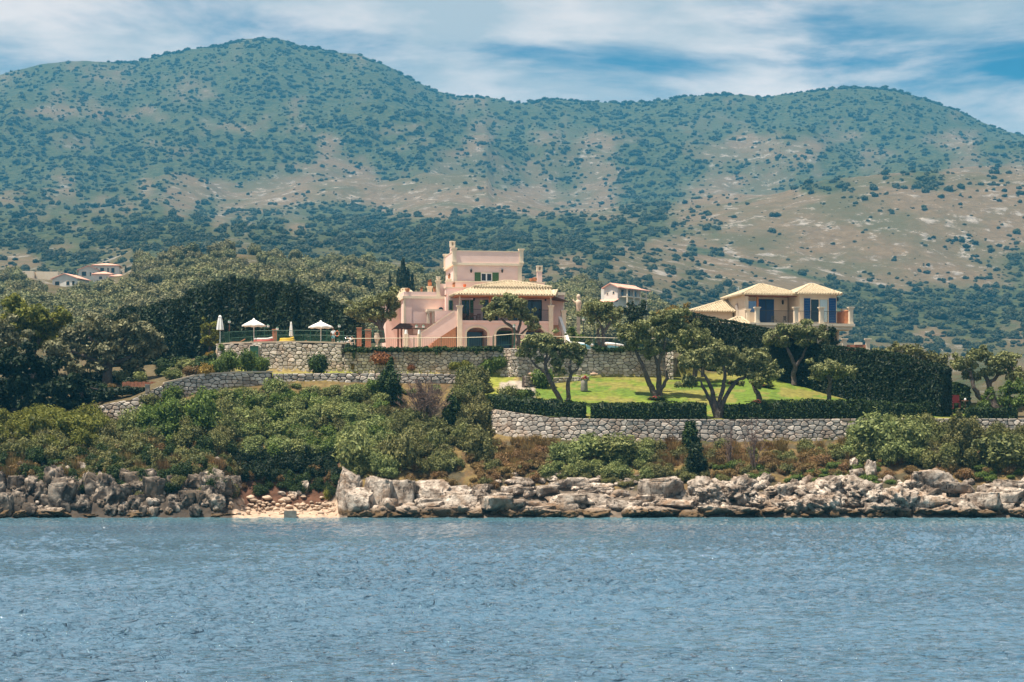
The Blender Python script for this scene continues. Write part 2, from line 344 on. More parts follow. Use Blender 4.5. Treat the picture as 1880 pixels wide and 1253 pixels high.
hs = t.nodes.new('ShaderNodeHueSaturation'); t.links.new(mr.outputs[0], hs.inputs['Value']); t.links.new(va.outputs[0], hs.inputs['Color']); t.links.new(hs.outputs[0], t.nodes['Principled BSDF'].inputs['Base Color'])
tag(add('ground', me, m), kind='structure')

# ------------------------------------------------------------------ sea
def axis(lo, hi, step, far, grow=1.35):
    a = list(np.arange(lo, hi+1e-6, step)); s = step; x = hi
    while x < far[1]: s *= grow; x += s; a.append(min(x, far[1]))
    s = step; x = lo; b = []
    while x > far[0]: s *= grow; x -= s; b.append(max(x, far[0]))
    return np.array(b[::-1]+a)
ys = [44.0]
while ys[-1] < 222: ys.append(ys[-1]+max(0.13, ys[-1]**2/(F*H)*0.62))
ys = np.array(ys); ys = np.concatenate([np.array([-3500,-1500,-600,-250,-100,-30,0,15,25,32,37,41]), ys, [240,280,360,600,1200,3000,6500]])
xs = axis(-62, 62, 0.24, (-6000, 6000))
sx, sy = np.meshgrid(xs, ys)
fade = np.clip((sy-40)/4,0,1)*np.clip((230-sy)/10,0,1)*np.clip((66-np.abs(sx))/4,0,1)
wr = np.random.default_rng(11); sz = np.zeros_like(sx)
for lam, am, n in ((6.0,0.045,4),(2.6,0.042,7),(1.3,0.036,10),(0.75,0.020,12)):
    for k in range(n):
        th = wr.normal(1.9, 0.55); kk = 2*math.pi/(lam*wr.uniform(0.75,1.3)); ph = wr.uniform(0,6.28)
        s = np.sin(kk*(sx*math.cos(th)+sy*math.sin(th))+ph+1.5*vnoise(sx*0.12+k, sy*0.12))
        sz += am/math.sqrt(n)*1.4*((1-np.abs(s))**1.5*1.6-0.6)
gust = vfbm(sx*0.035, sy*0.022, 3); sz *= fade*(0.45+1.1*np.clip((gust-0.35)*2.5, 0, 1))
me = np_mesh('sea', np.stack([sx, sy, sz], -1).reshape(-1,3), [grid_faces(*sx.shape)], smooth=True)
m = bpy.data.materials.new('sea_water'); m.use_nodes = True; t = m.node_tree; n = t.nodes; l = t.links.new
b = n['Principled BSDF']; b.inputs['Roughness'].default_value = 0.035; b.inputs['IOR'].default_value = 1.33; b.inputs['Specular IOR Level'].default_value = 0.5
g = n.new('ShaderNodeNewGeometry'); sp = n.new('ShaderNodeSeparateXYZ'); l(g.outputs['Position'], sp.inputs[0])
# shallow turquoise water close to the rocks, deep blue further out
nn = n.new('ShaderNodeTexNoise'); nn.inputs['Scale'].default_value = 0.06; l(g.outputs['Position'], nn.inputs['Vector'])
ma = n.new('ShaderNodeMath'); ma.operation = 'MULTIPLY_ADD'; l(nn.outputs['Fac'], ma.inputs[0]); ma.inputs[1].default_value = 50; l(sp.outputs['Y'], ma.inputs[2])
rp = n.new('ShaderNodeMapRange'); rp.inputs['From Min'].default_value = 212; rp.inputs['From Max'].default_value = 246; l(ma.outputs[0], rp.inputs['Value'])
mc = n.new('ShaderNodeMix'); mc.data_type = 'RGBA'; l(rp.outputs[0], mc.inputs['Factor']); mc.inputs['A'].default_value = (0.075,0.145,0.212,1); mc.inputs['B'].default_value = (0.08,0.20,0.24,1)
l(mc.outputs['Result'], b.inputs['Base Color'])
mpn = n.new('ShaderNodeMapping'); l(g.outputs['Position'], mpn.inputs[0]); mpn.inputs['Rotation'].default_value = (0,0,0.35); mpn.inputs['Scale'].default_value = (1.0,1.5,1)
def wtex(sc_, det, dis):
    q = n.new('ShaderNodeTexNoise'); q.inputs['Scale'].default_value = sc_; q.inputs['Detail'].default_value = det; q.inputs['Distortion'].default_value = dis; l(mpn.outputs[0], q.inputs['Vector']); return q.outputs['Fac']
def wm(op, a_, b_):
    q = n.new('ShaderNodeMath'); q.operation = op
    for i_, v_ in enumerate((a_, b_)):
        if isinstance(v_, (int, float)): q.inputs[i_].default_value = v_
        else: l(v_, q.inputs[i_])
    return q.outputs[0]
gst = n.new('ShaderNodeMapRange'); gst.inputs['From Min'].default_value = .35; gst.inputs['From Max'].default_value = .65; gst.inputs['To Min'].default_value = .55; gst.inputs['To Max'].default_value = 1.35
gn_ = n.new('ShaderNodeTexNoise'); gn_.inputs['Scale'].default_value = .045; gn_.inputs['Detail'].default_value = 3; l(mpn.outputs[0], gn_.inputs['Vector']); l(gn_.outputs['Fac'], gst.inputs['Value'])
crest = wm('POWER', wtex(1.5, 3, 1.2), 3.0)                     # sharp little crests
hgt = wm('ADD', wm('MULTIPLY', wtex(3.2, 5, .8), .17), wm('MULTIPLY', crest, .85)); hgt = wm('MULTIPLY', hgt, gst.outputs[0])
bp = n.new('ShaderNodeBump'); bp.inputs['Strength'].default_value = 1.0; bp.inputs['Distance'].default_value = 1.0; l(hgt, bp.inputs['Height']); l(bp.outputs[0], b.inputs['Normal'])
tag(add('sea', me, m), kind='structure')

# ------------------------------------------------------------------ far land: olive hill, foothills, mountain
sk = icurve((-1500,260),(-600,200),(-200,170),(0,140),(60,122),(130,113),(200,116),(245,119),(290,104),(345,90),(400,86),(440,74),(480,70),(520,74),(560,86),(620,97),(660,101),(700,116),(750,142),(800,166),(840,180),(880,178),(920,184),(960,190),(1000,181),(1060,186),(1150,190),(1200,186),(1260,179),(1330,172),(1400,178),(1480,168),(1560,164),(1640,164),(1700,182),(1760,206),(1820,232),(1880,252),(2100,300),(2600,360),(3400,420))
c1_ = icurve((-1500,520),(-300,520),(0,500),(60,500),(120,505),(180,500),(225,492),(255,478),(300,468),(380,455),(450,458),(500,462),(560,466),(640,472),(700,480),(750,490),(800,500),(900,525),(1000,522),(1060,513),(1110,520),(1180,545),(1240,566),(1300,590),(1400,610),(1600,640),(1880,655),(3400,660))
c1 = lambda px: c1_(px)+14
c2 = icurve((-1500,460),(0,450),(120,440),(300,425),(450,430),(600,445),(700,440),(800,420),(900,430),(1000,440),(1150,455),(1250,475),(1400,500),(1600,530),(1750,545),(1880,545),(3400,560))
c3 = icurve((-1500,400),(0,392),(150,395),(300,385),(420,408),(500,405),(620,400),(700,408),(780,395),(880,398),(960,400),(1050,402),(1150,392),(1250,385),(1350,368),(1420,355),(1480,338),(1560,330),(1650,322),(1750,317),(1880,316),(2200,330),(3400,420))
c4 = lambda px: c3(px)+np.interp(px,[900,1000,1400,1500,1880,2400],[-28,-8,14,20,20,14])-np.interp(px,[-1500,0,900],[34,34,28])*(np.asarray(px)<900)*0.6
c5 = lambda px: c4(px)*0.45+sk(px)*0.55
def frows(px):
    px = np.asarray(px, float); o = np.ones_like(px)
    y1_ = 330*o
    return [(330*o, 1.5*o), (420*o, np.minimum(zpy(650, 420), zpy(c1(px)+100, 420))), (560*o, zpy(c1(px)+45, 560)), (760*o, zpy(c1(px), 760)), (860*o, zpy(c1(px)+16, 860)),
            (1050*o, zpy(np.maximum(c2(px)+70, c1(px)+6), 1050)), (1500*o, zpy(c2(px), 1500)), (1850*o, zpy(c3(px), 1850)), (2350*o, zpy(c4(px), 2350)), (2850*o, zpy(c5(px), 2850)), (3400*o, zpy(sk(px), 3400)), (4300*o, zpy(sk(px), 3400)*0.55), (5600*o, zpy(sk(px), 3400)*0.3)]
def far_arr(x, y):
    px = 940+F*x/np.maximum(y, 1); Rr = frows(px); z = np.array(Rr[0][1], float).copy()
    for (ya, za), (yb, zb) in zip(Rr[:-1], Rr[1:]):
        t_ = np.clip((y-ya)/(yb-ya), 0, 1); t_ = 0.6*t_+0.4*t_*t_*(3-2*t_); z = np.where(y >= ya, za+(zb-za)*t_, z)
    k = np.clip((y-900)/600, 0, 1)*np.clip((3400-y)/500, 0, 1)
    z = z+k*(vfbm(x/160+8, y/210, 5)-0.5)*np.interp(y,[900,1850,2400,3000],[25,12,60,90])
    k2 = np.clip((y-400)/200, 0, 1); z = z+k2*(vfbm(x/30, y/30, 3)-0.5)*6
    return z
fc = np.concatenate([np.linspace(-1500,-40,40), np.arange(-32,1915,8.0), np.linspace(1920,3400,40)])
FR = frows(fc); FY = []
for k, ns in enumerate([4,10,14,10,14,26,30,20,34,40,16,6]):
    for t_ in np.linspace(0,1,ns,endpoint=False): FY.append(FR[k][0]*(1-t_)+FR[k+1][0]*t_)
FY.append(FR[-1][0]); FY = np.array(FY); FPX = np.broadcast_to(fc, FY.shape); FX = (FPX-940)*FY/F
FZ = far_arr(FX, FY); FPY = YH-(FZ-H)*F/FY
def ell(px, py, cx, cy, rx, ry): return np.exp(-(((px-cx)/rx)**2+((py-cy)/ry)**2))
def veg(px, py, Y):
    """how thickly scrub and woods cover the slope"""
    v = 0.66+0*px
    v = np.where(Y > 2300, 0.90, v)
    for cx, cy, rx, ry, a in ((700,352,230,26,-.75),(480,350,120,30,-.3),(900,378,150,16,-.6),(1090,300,60,60,-.6),(1000,350,90,30,-.35),(1350,268,120,26,-.45),(1300,345,170,20,-.6),(1480,430,240,70,-.62),(1750,410,240,70,-.62),(1350,500,220,30,-.45),(1620,500,200,40,-.45),(1160,500,120,25,-.2),
        (850,250,120,40,-.15),(130,320,120,16,-.25),(200,210,140,14,-.35),(380,275,60,10,-.4),(620,305,120,10,-.35),(1700,345,200,12,.05),
        (200,430,330,32,.5),(800,425,170,42,.5),(1080,424,150,16,.65),(1690,560,300,40,.55),(900,450,300,30,.3),(1210,300,60,50,.55),(1180,345,60,20,.45),(480,130,300,60,.15),(1500,200,420,40,.15),(1000,210,300,25,.2),(1500,345,50,14,.75)):
        v = v+a*(.78 if a < 0 else 1)*ell(px, py, cx, cy, rx, ry)*(np.where(Y < 2000, 1, .12) if (cy >= 400 and a < 0) else 1)
    d = np.abs((py-455)-(px-1262)*0.235); v = v+0.9*np.exp(-(d/7)**2)*(px > 1262)*(px < 1640)
    n_ = vfbm(px/55, py/26+Y/900, 4)
    return np.clip(v+(n_-0.5)*1.3-.07*ell(px, py, 900, 300, 900, 90), 0, 1)
vg = veg(FPX, FPY, FY)
me = np_mesh('mountain', np.stack([FX, FY, FZ], -1).reshape(-1,3), [grid_faces(*FY.shape)], smooth=True)
a = me.attributes.new('veg', 'FLOAT', 'POINT'); a.data.foreach_set('value', vg.astype(np.float32).ravel())
m = bpy.data.materials.new('mountain_slope'); m.use_nodes = True; t = m.node_tree; n = t.nodes; l = t.links.new
b = n['Principled BSDF']; b.inputs['Roughness'].default_value = 0.95; b.inputs['Specular IOR Level'].default_value = 0.1
g = n.new('ShaderNodeNewGeometry'); at_ = n.new('ShaderNodeAttribute'); at_.attribute_name = 'veg'
def nz_(s, d=6, rgh=0.6):
    q = n.new('ShaderNodeTexNoise'); q.inputs['Scale'].default_value = s; q.inputs['Detail'].default_value = d; q.inputs['Roughness'].default_value = rgh; l(g.outputs['Position'], q.inputs['Vector']); return q
def mixc(f, A, B):
    q = n.new('ShaderNodeMix'); q.data_type = 'RGBA'; l(f, q.inputs['Factor'])
    for s_, v_ in (('A', A), ('B', B)):
        if isinstance(v_, tuple): q.inputs[s_].default_value = (*v_, 1)
        else: l(v_, q.inputs[s_])
    return q.outputs['Result']
def ramp(src, lo, hi):
    q = n.new('ShaderNodeMapRange'); q.inputs['From Min'].default_value = lo; q.inputs['From Max'].default_value = hi; l(src, q.inputs['Value']); return q.outputs[0]
na, nb_, nc_ = nz_(0.012), nz_(0.13, 8, 0.72), nz_(0.06, 9, 0.75)
grass = mixc(ramp(nb_.outputs['Fac'], 0.35, 0.65), (0.105,0.072,0.038), (0.165,0.115,0.064))
grass = mixc(ramp(na.outputs['Fac'], 0.45, 0.62), grass, (0.085,0.072,0.032))
rock = mixc(ramp(nb_.outputs['Fac'], 0.4, 0.6), (0.19,0.165,0.14), (0.33,0.29,0.25))
base = mixc(ramp(nc_.outputs['Fac'], 0.55, 0.62), grass, rock)
scr = mixc(ramp(nb_.outputs['Fac'], 0.4, 0.62), (0.026,0.036,0.014), (0.075,0.078,0.030))
su = n.new('ShaderNodeMath'); su.operation = 'ADD'; l(at_.outputs['Fac'], su.inputs[0]); l(nb_.outputs['Fac'], su.inputs[1])
l(mixc(ramp(su.outputs[0], .96, 1.36), base, scr), b.inputs['Base Color'])
bp = n.new('ShaderNodeBump'); bp.inputs['Strength'].default_value = 0.8; bp.inputs['Distance'].default_value = 3; l(nc_.outputs['Fac'], bp.inputs['Height']); l(bp.outputs[0], b.inputs['Normal'])
tag(add('mountain', me, m), kind='structure')
# ------------------------------------------------------------------ foliage meshes
def ico(sub=2):
    bm = bmesh.new(); bmesh.ops.create_icosphere(bm, subdivisions=sub, radius=1)
    V = np.array([v.co[:] for v in bm.verts]); Fc = np.array([[v.index for v in f.verts] for f in bm.faces]); bm.free(); return V, Fc
ICO1, ICO2, ICO3 = ico(1), ico(2), ico(3)
def unit(v): return v/np.maximum(np.linalg.norm(v, axis=-1, keepdims=True), 1e-9)
def quads(c, nrm, size, aspect, r, up=None):
    """leaf cards: centres, normals, sizes -> verts, faces"""
    n_ = len(c); ref = r.normal(size=(n_,3)) if up is None else up+0.45*r.normal(size=(n_,3))
    a = unit(np.cross(nrm, ref)); b_ = np.cross(nrm, a); s = size[:,None]
    V = np.stack([c-a*s*aspect-b_*s*0.15, c-b_*s*1.1+a*0.0, c+a*s*aspect-b_*s*0.1, c+b_*s], 1)
    return V.reshape(-1,3), np.arange(4*n_).reshape(-1,4)
def leaf_blobs(blobs, dens, size, r, core=0.72, aspect=0.5, lump=0.28, upb=0.35, cover=None):
    """crown of leaf-sized faces spread through lumpy volumes; blobs: (centre(3), radii(3))"""
    Vs, Fs4, Fs3, T3, T4 = [], [], [], [], []; base = 0
    for c, rr in blobs:
        c = np.array(c, float); rr = np.array(rr, float); area = 4*math.pi*(np.mean(rr)**2); k = max(20, int(area*dens))
        d = unit(r.normal(size=(k,3))); ph = r.uniform(0, 50)
        def lumpf(d_): return 1+lump*(2*vfbm(d_[:,0]*2.6+ph, d_[:,1]*2.6+d_[:,2]*3.1+ph, 3)-1)*1.6
        rad = lumpf(d)*(0.72+0.34*r.random(k)**0.6)
        p = c+d*rr*rad[:,None]
        nrm = unit(d+0.75*r.normal(size=(k,3))+np.array([0,0,upb]))
        V, Fq = quads(p, nrm, size*np.clip(np.exp(r.normal(-.12,.38,k)),.35,1.6), aspect, r)
        Vs.append(V); Fs4.append(Fq+base); base += len(V); T4.append(np.clip(r.beta(1.6,2.2,k)+0.25*(vfbm(p[:,0]*1.1+ph, p[:,2]*1.1+p[:,1], 2)-0.5)*2, 0, 1))
        if core:
            V0, F0 = ICO2 if np.mean(rr) > 0.5 else ICO1
            Vc = c+V0*rr*(core*lumpf(V0))[:,None]; Vs.append(Vc); Fs3.append(F0+base); base += len(Vc); T3.append(np.full(len(F0), 0.25))
    return np.concatenate(Vs), [np.concatenate(Fs4)]+([np.concatenate(Fs3)] if Fs3 else []), np.concatenate(T4+T3)
def crown_mesh(name, blobs, dens, size, seed, **k):
    V, Fc, T = leaf_blobs(blobs, dens, size, np.random.default_rng(seed), **k); return np_mesh(name, V, Fc, T)
def cone_crown(name, h, rad, n_, size, seed, sharp=0.75, base=0.06):
    """upright conifer: sprays of needles pointing up on a tapering body"""
    r = np.random.default_rng(seed); t_ = r.random(n_)**0.85; z = h*(base+(1-base)*t_)
    prof = lambda q: np.clip(np.minimum(1, (1-q)*1.9)**sharp*np.minimum(1, 0.55+q*3.0), 0.03, 1)
    th = r.uniform(0, 2*math.pi, n_); fl = 0.80+0.40*vfbm(th*2.2+seed, z/h*7+seed, 3)
    rr = rad*prof(t_)*fl*(0.75+0.3*r.random(n_)); p = np.stack([rr*np.cos(th), rr*np.sin(th), z], 1)
    out = np.stack([np.cos(th), np.sin(th), np.full(n_, 0.25)], 1); nrm = unit(out+0.55*r.normal(size=(n_,3)))
    V, Fq = quads(p, nrm, size*r.uniform(0.6,1.4,n_), 0.38, r, up=None)
    Z = np.linspace(0,1,10); ang = np.linspace(0,2*math.pi,11)[:-1]
    core = np.array([[0.7*rad*prof(np.array([q]))[0]*math.cos(a_), 0.7*rad*prof(np.array([q]))[0]*math.sin(a_), h*(base+(0.97-base)*q)] for q in Z for a_ in ang])
    cf = np.array([[i*10+k, i*10+(k+1)%10, (i+1)*10+(k+1)%10, (i+1)*10+k] for i in range(9) for k in range(10)])
    return np_mesh(name, np.concatenate([V, core]), [np.concatenate([Fq, cf+len(V)])], np.concatenate([r.beta(1.6,2.4,n_), np.full(len(cf),0.2)]))
def rblobs(n_, rx, rz, seed, br=(0.38,0.6), zlift=0.0):
    """random blob heap of half width rx and height rz standing on z=0"""
    r = np.random.default_rng(seed); out = []
    for k in range(n_):
        a_ = r.uniform(0, 2*math.pi); q = math.sqrt(r.random())*0.66; s = r.uniform(*br)
        zz = zlift+rz*(s*0.6+(1-s*1.15)*r.random()*(1-q*q*0.7)); out.append(((rx*q*math.cos(a_), rx*q*math.sin(a_), zz), (rx*s, rx*s, rz*s*0.75)))
    return out
def gn_scatter(name, pts, scl, rot, idx, protos):
    """one scattered mass: instances of the prototypes on points"""
    me = bpy.data.meshes.new(name); me.vertices.add(len(pts)); me.vertices.foreach_set('co', np.asarray(pts, np.float32).ravel())
    for nm, ty, dat, key in (('scl','FLOAT_VECTOR',scl,'vector'),('rotz','FLOAT',rot,'value'),('pick','INT',idx,'value')):
        a_ = me.attributes.new(nm, ty, 'POINT'); a_.data.foreach_set(key, np.asarray(dat, np.int32 if ty == 'INT' else np.float32).ravel())
    o = add(name, me); g_ = bpy.data.node_groups.new(name+'_nodes', 'GeometryNodeTree')
    g_.interface.new_socket('Geometry', in_out='INPUT', socket_type='NodeSocketGeometry'); g_.interface.new_socket('Geometry', in_out='OUTPUT', socket_type='NodeSocketGeometry')
    N = g_.nodes.new; K = g_.links.new; gi = N('NodeGroupInput'); go = N('NodeGroupOutput'); jn = N('GeometryNodeJoinGeometry')
    def na_(nm, ty):
        q = N('GeometryNodeInputNamedAttribute'); q.data_type = ty; q.inputs['Name'].default_value = nm; return q.outputs['Attribute']
    s_ = na_('scl','FLOAT_VECTOR'); rz_ = na_('rotz','FLOAT'); pk = na_('pick','INT'); cx = N('ShaderNodeCombineXYZ'); K(rz_, cx.inputs['Z'])
    for k, pr in enumerate(protos):
        oi = N('GeometryNodeObjectInfo'); oi.inputs['Object'].default_value = pr; oi.inputs['As Instance'].default_value = True
        cp = N('FunctionNodeCompare'); cp.data_type = 'INT'; cp.operation = 'EQUAL'; K(pk, cp.inputs['A'] if cp.inputs['A'].type == 'INT' else cp.inputs[2]); (cp.inputs['B'] if cp.inputs['B'].type == 'INT' else cp.inputs[3]).default_value = k
        ip = N('GeometryNodeInstanceOnPoints'); K(gi.outputs[0], ip.inputs['Points']); K(cp.outputs[0], ip.inputs['Selection']); K(oi.outputs['Geometry'], ip.inputs['Instance']); K(cx.outputs[0], ip.inputs['Rotation']); K(s_, ip.inputs['Scale'])
        K(ip.outputs[0], jn.inputs[0])
    K(jn.outputs[0], go.inputs[0]); md = o.modifiers.new('scatter', 'NODES'); md.node_group = g_
    return o
def proto(name, me, m_):
    me.materials.append(m_); return bpy.data.objects.new(name, me)     # kept out of the scene, only scattered

# ------------------------------------------------------------------ woods and scrub of the far slopes
far_p = [proto('bush_a', crown_mesh('fa', rblobs(7,1,1.5,1), 40, 0.17, 1, core=0.9), M['farscrub']), proto('bush_b', crown_mesh('fb', rblobs(9,1,1.7,2), 40, 0.17, 2, core=0.9), M['farscrub']), proto('bush_c', crown_mesh('fcm', rblobs(6,1,1.2,3), 40, 0.17, 3, core=0.9), M['fardark'])]
pts, scl, rot, idx = [], [], [], []
r = np.random.default_rng(21)
yy = np.concatenate([np.arange(900,1950,12.0), np.arange(1950,3420,20.0)])
for px in np.arange(-260, 2140, 3.0):
    x = (px-940)*yy/F; z = far_arr(x, yy); py = YH-(z-H)*F/yy; rm = np.minimum.accumulate(py)
    vis = np.concatenate([[True], py[1:] < rm[:-1]+2])
    lo, hi = rm[-1], rm[0]; nk = r.poisson(72)
    q = r.uniform(lo, min(hi, 660), nk)
    if nk == 0: continue
    i = np.argmax(rm[None,:] <= q[:,None], 1); Yq = yy[i]+r.uniform(-8,8,nk); pxx = px+r.uniform(-1.5,1.5,nk); v = veg(pxx, q, Yq)
    cl = vfbm(pxx/14, q/7+Yq/300, 3); ok = r.random(nk) <= (v**1.6*1.15+0.04)*np.clip((cl-.36)*5.5, .04, 1.2); k_ = int(ok.sum())
    if not k_: continue
    Yq, pxx, v = Yq[ok], pxx[ok], v[ok]; s = (.55+1.5*r.random(k_)**2.4)*(1.0+0.8*v*r.random(k_))*np.where(Yq < 1700, 1.06, np.where(Yq < 2000, 1.25, 1.15))*np.where(v < .35, .8, 1)
    pts += list(np.stack([(pxx-940)*Yq/F, Yq, 0*Yq], 1)); scl += list(s[:,None]*np.stack([r.uniform(.9,1.25,k_), r.uniform(.9,1.25,k_), r.uniform(.7,1.0,k_)], 1)); rot += list(r.uniform(0,6.28,k_)); idx += list(r.choice(3, k_, p=(.38,.34,.28)))
for px in np.arange(200, 1900, 3.2):                                   # trees along the skyline
    if r.random() < 0.25+0.6*float(vnoise(px/40, 3)): continue
    Y = 3390+r.uniform(-60,5); s = r.uniform(2.4,5.2); pts.append(((px-940)*Y/F, Y, 0)); scl.append((s*1.2,s,s*0.8)); rot.append(r.uniform(0,6)); idx.append(2)
pts = np.array(pts); pts[:,2] = far_arr(pts[:,0], pts[:,1])-0.6
tag(gn_scatter('mountain_scrub', pts, scl, rot, idx, far_p), 'blue-green scrub and woods spread over the mountain slopes', 'scrub', kind='stuff')

# olive grove on the low hill behind the villas: the crowns that show largest stand alone
gr_me = [crown_mesh('grove_crown', rblobs(11,1.0,1.55,30+k,(0.34,0.52),0.12), 110, 0.09, 40+k, core=0.8) for k in range(4)]
for q in gr_me: q.materials.append(M['farolive'])
r = np.random.default_rng(5); cand = []
yy = np.arange(425, 800, 4.0)
for px in np.arange(-120, 1990, 3.0):
    x = (px-940)*yy/F; z = far_arr(x, yy); py = YH-(z-H)*F/yy; rm = np.minimum.accumulate(py)
    if rm[-1] >= min(rm[0], 640)-1: continue
    for pq in r.uniform(rm[-1], min(rm[0], 640), r.poisson(3.2)):
        i = int(np.argmax(rm <= pq)); Y = yy[i]+r.uniform(-3,3); pxx = px+r.uniform(-2,2)
        if pxx > 1190 and pq < 600 and r.random() < 0.35: continue
        cand.append((pxx, pq, Y, r.uniform(1.7,2.9)))
sel = sorted([c for c in cand if 0 < c[0] < 1250 and c[1] < np.interp(c[0],[0,200,400,520,640,760,1020,1030,1100,1250],[560,560,540,520,560,560,560,590,590,590])], key=lambda c: -c[3]*F/c[2])
def far_ok(c): return not any(abs(c[0]-hx) < hw and -12 < c[1]-hy < hh for hx, hy, hw, hh in ((72,500,40,34),(118,512,30,38),(160,495,30,50),(195,490,34,50),(210,503,30,34),(1130,530,32,62)))
sel = [c for c in sel if far_ok(c)]; hero = sel[:290]; hs_ = set(id(c) for c in hero); rest = [c for c in cand if id(c) not in hs_ and far_ok(c)]
for c in hero:
    X = (c[0]-940)*c[2]/F; zg = float(far_arr(np.array([X]), np.array([c[2]]))[0])
    o = add('olive_tree', gr_me[int(r.integers(4))], None, None, (X, c[2], zg-0.3), r.uniform(0,6.28), (c[3]*1.1, c[3]*1.1, c[3]))
    tag(o, 'round grey-green olive tree in the grove covering the low hill behind the villas', 'tree', 'olive trees of the hill grove')
pts = np.array([((c[0]-940)*c[2]/F, c[2], 0) for c in rest]); pts[:,2] = far_arr(pts[:,0], pts[:,1])-0.3
gro = []
for q in gr_me: gro.append(bpy.data.objects.new('grove_proto', q))
tag(gn_scatter('olive_grove', pts, [(c[3]*1.1,c[3]*1.1,c[3]) for c in rest], r.uniform(0,6.28,len(rest)), r.integers(0,4,len(rest)), gro), 'mass of smaller olive trees filling the low hill', 'olive grove', kind='stuff')
cyp_me = [cone_crown('far_cypress', 1, 0.13, 420, 0.045, 50+k) for k in range(2)]
for q in cyp_me: q.materials.append(M['fardark'])
for k, (px, pt, pb, Y, wd) in enumerate(((716,504,545,560,1),(732,494,545,560,1),(740,477,548,560,1.1),(749,494,546,560,1),(757,503,546,560,1),(563,500,530,640,1),(602,503,545,620,1.3),(612,508,545,620,1.4),(622,510,548,620,1.3),(632,506,548,620,1.3),(650,512,548,620,1.3),(671,510,548,620,1.4),(682,512,550,610,1.2),(343,476,494,720,1),(350,478,494,720,1),(364,474,492,720,1),(371,473,492,720,1),(231,488,502,740,1))):
    wr_ = (pb+4-pt)*wd*1.15
    if k < 13: Y -= 95
    b_ = P(px, pb, Y); b_.z = float(far_arr(np.array([b_.x]), np.array([Y]))[0])-.3; hh = zpy(pt, Y)-b_.z; wr_ *= Y/F
    tag(add('cypress_tree', cyp_me[k%2], None, None, b_, k*1.3, (wr_,wr_,hh)), 'slim dark cypress spire standing among the olives of the low hill' if k > 4 else 'dark cypress in the tall clump just left of the pink villa roof', 'tree', 'cypresses on the hill' if k > 4 else 'cypress clump beside the villa roof')

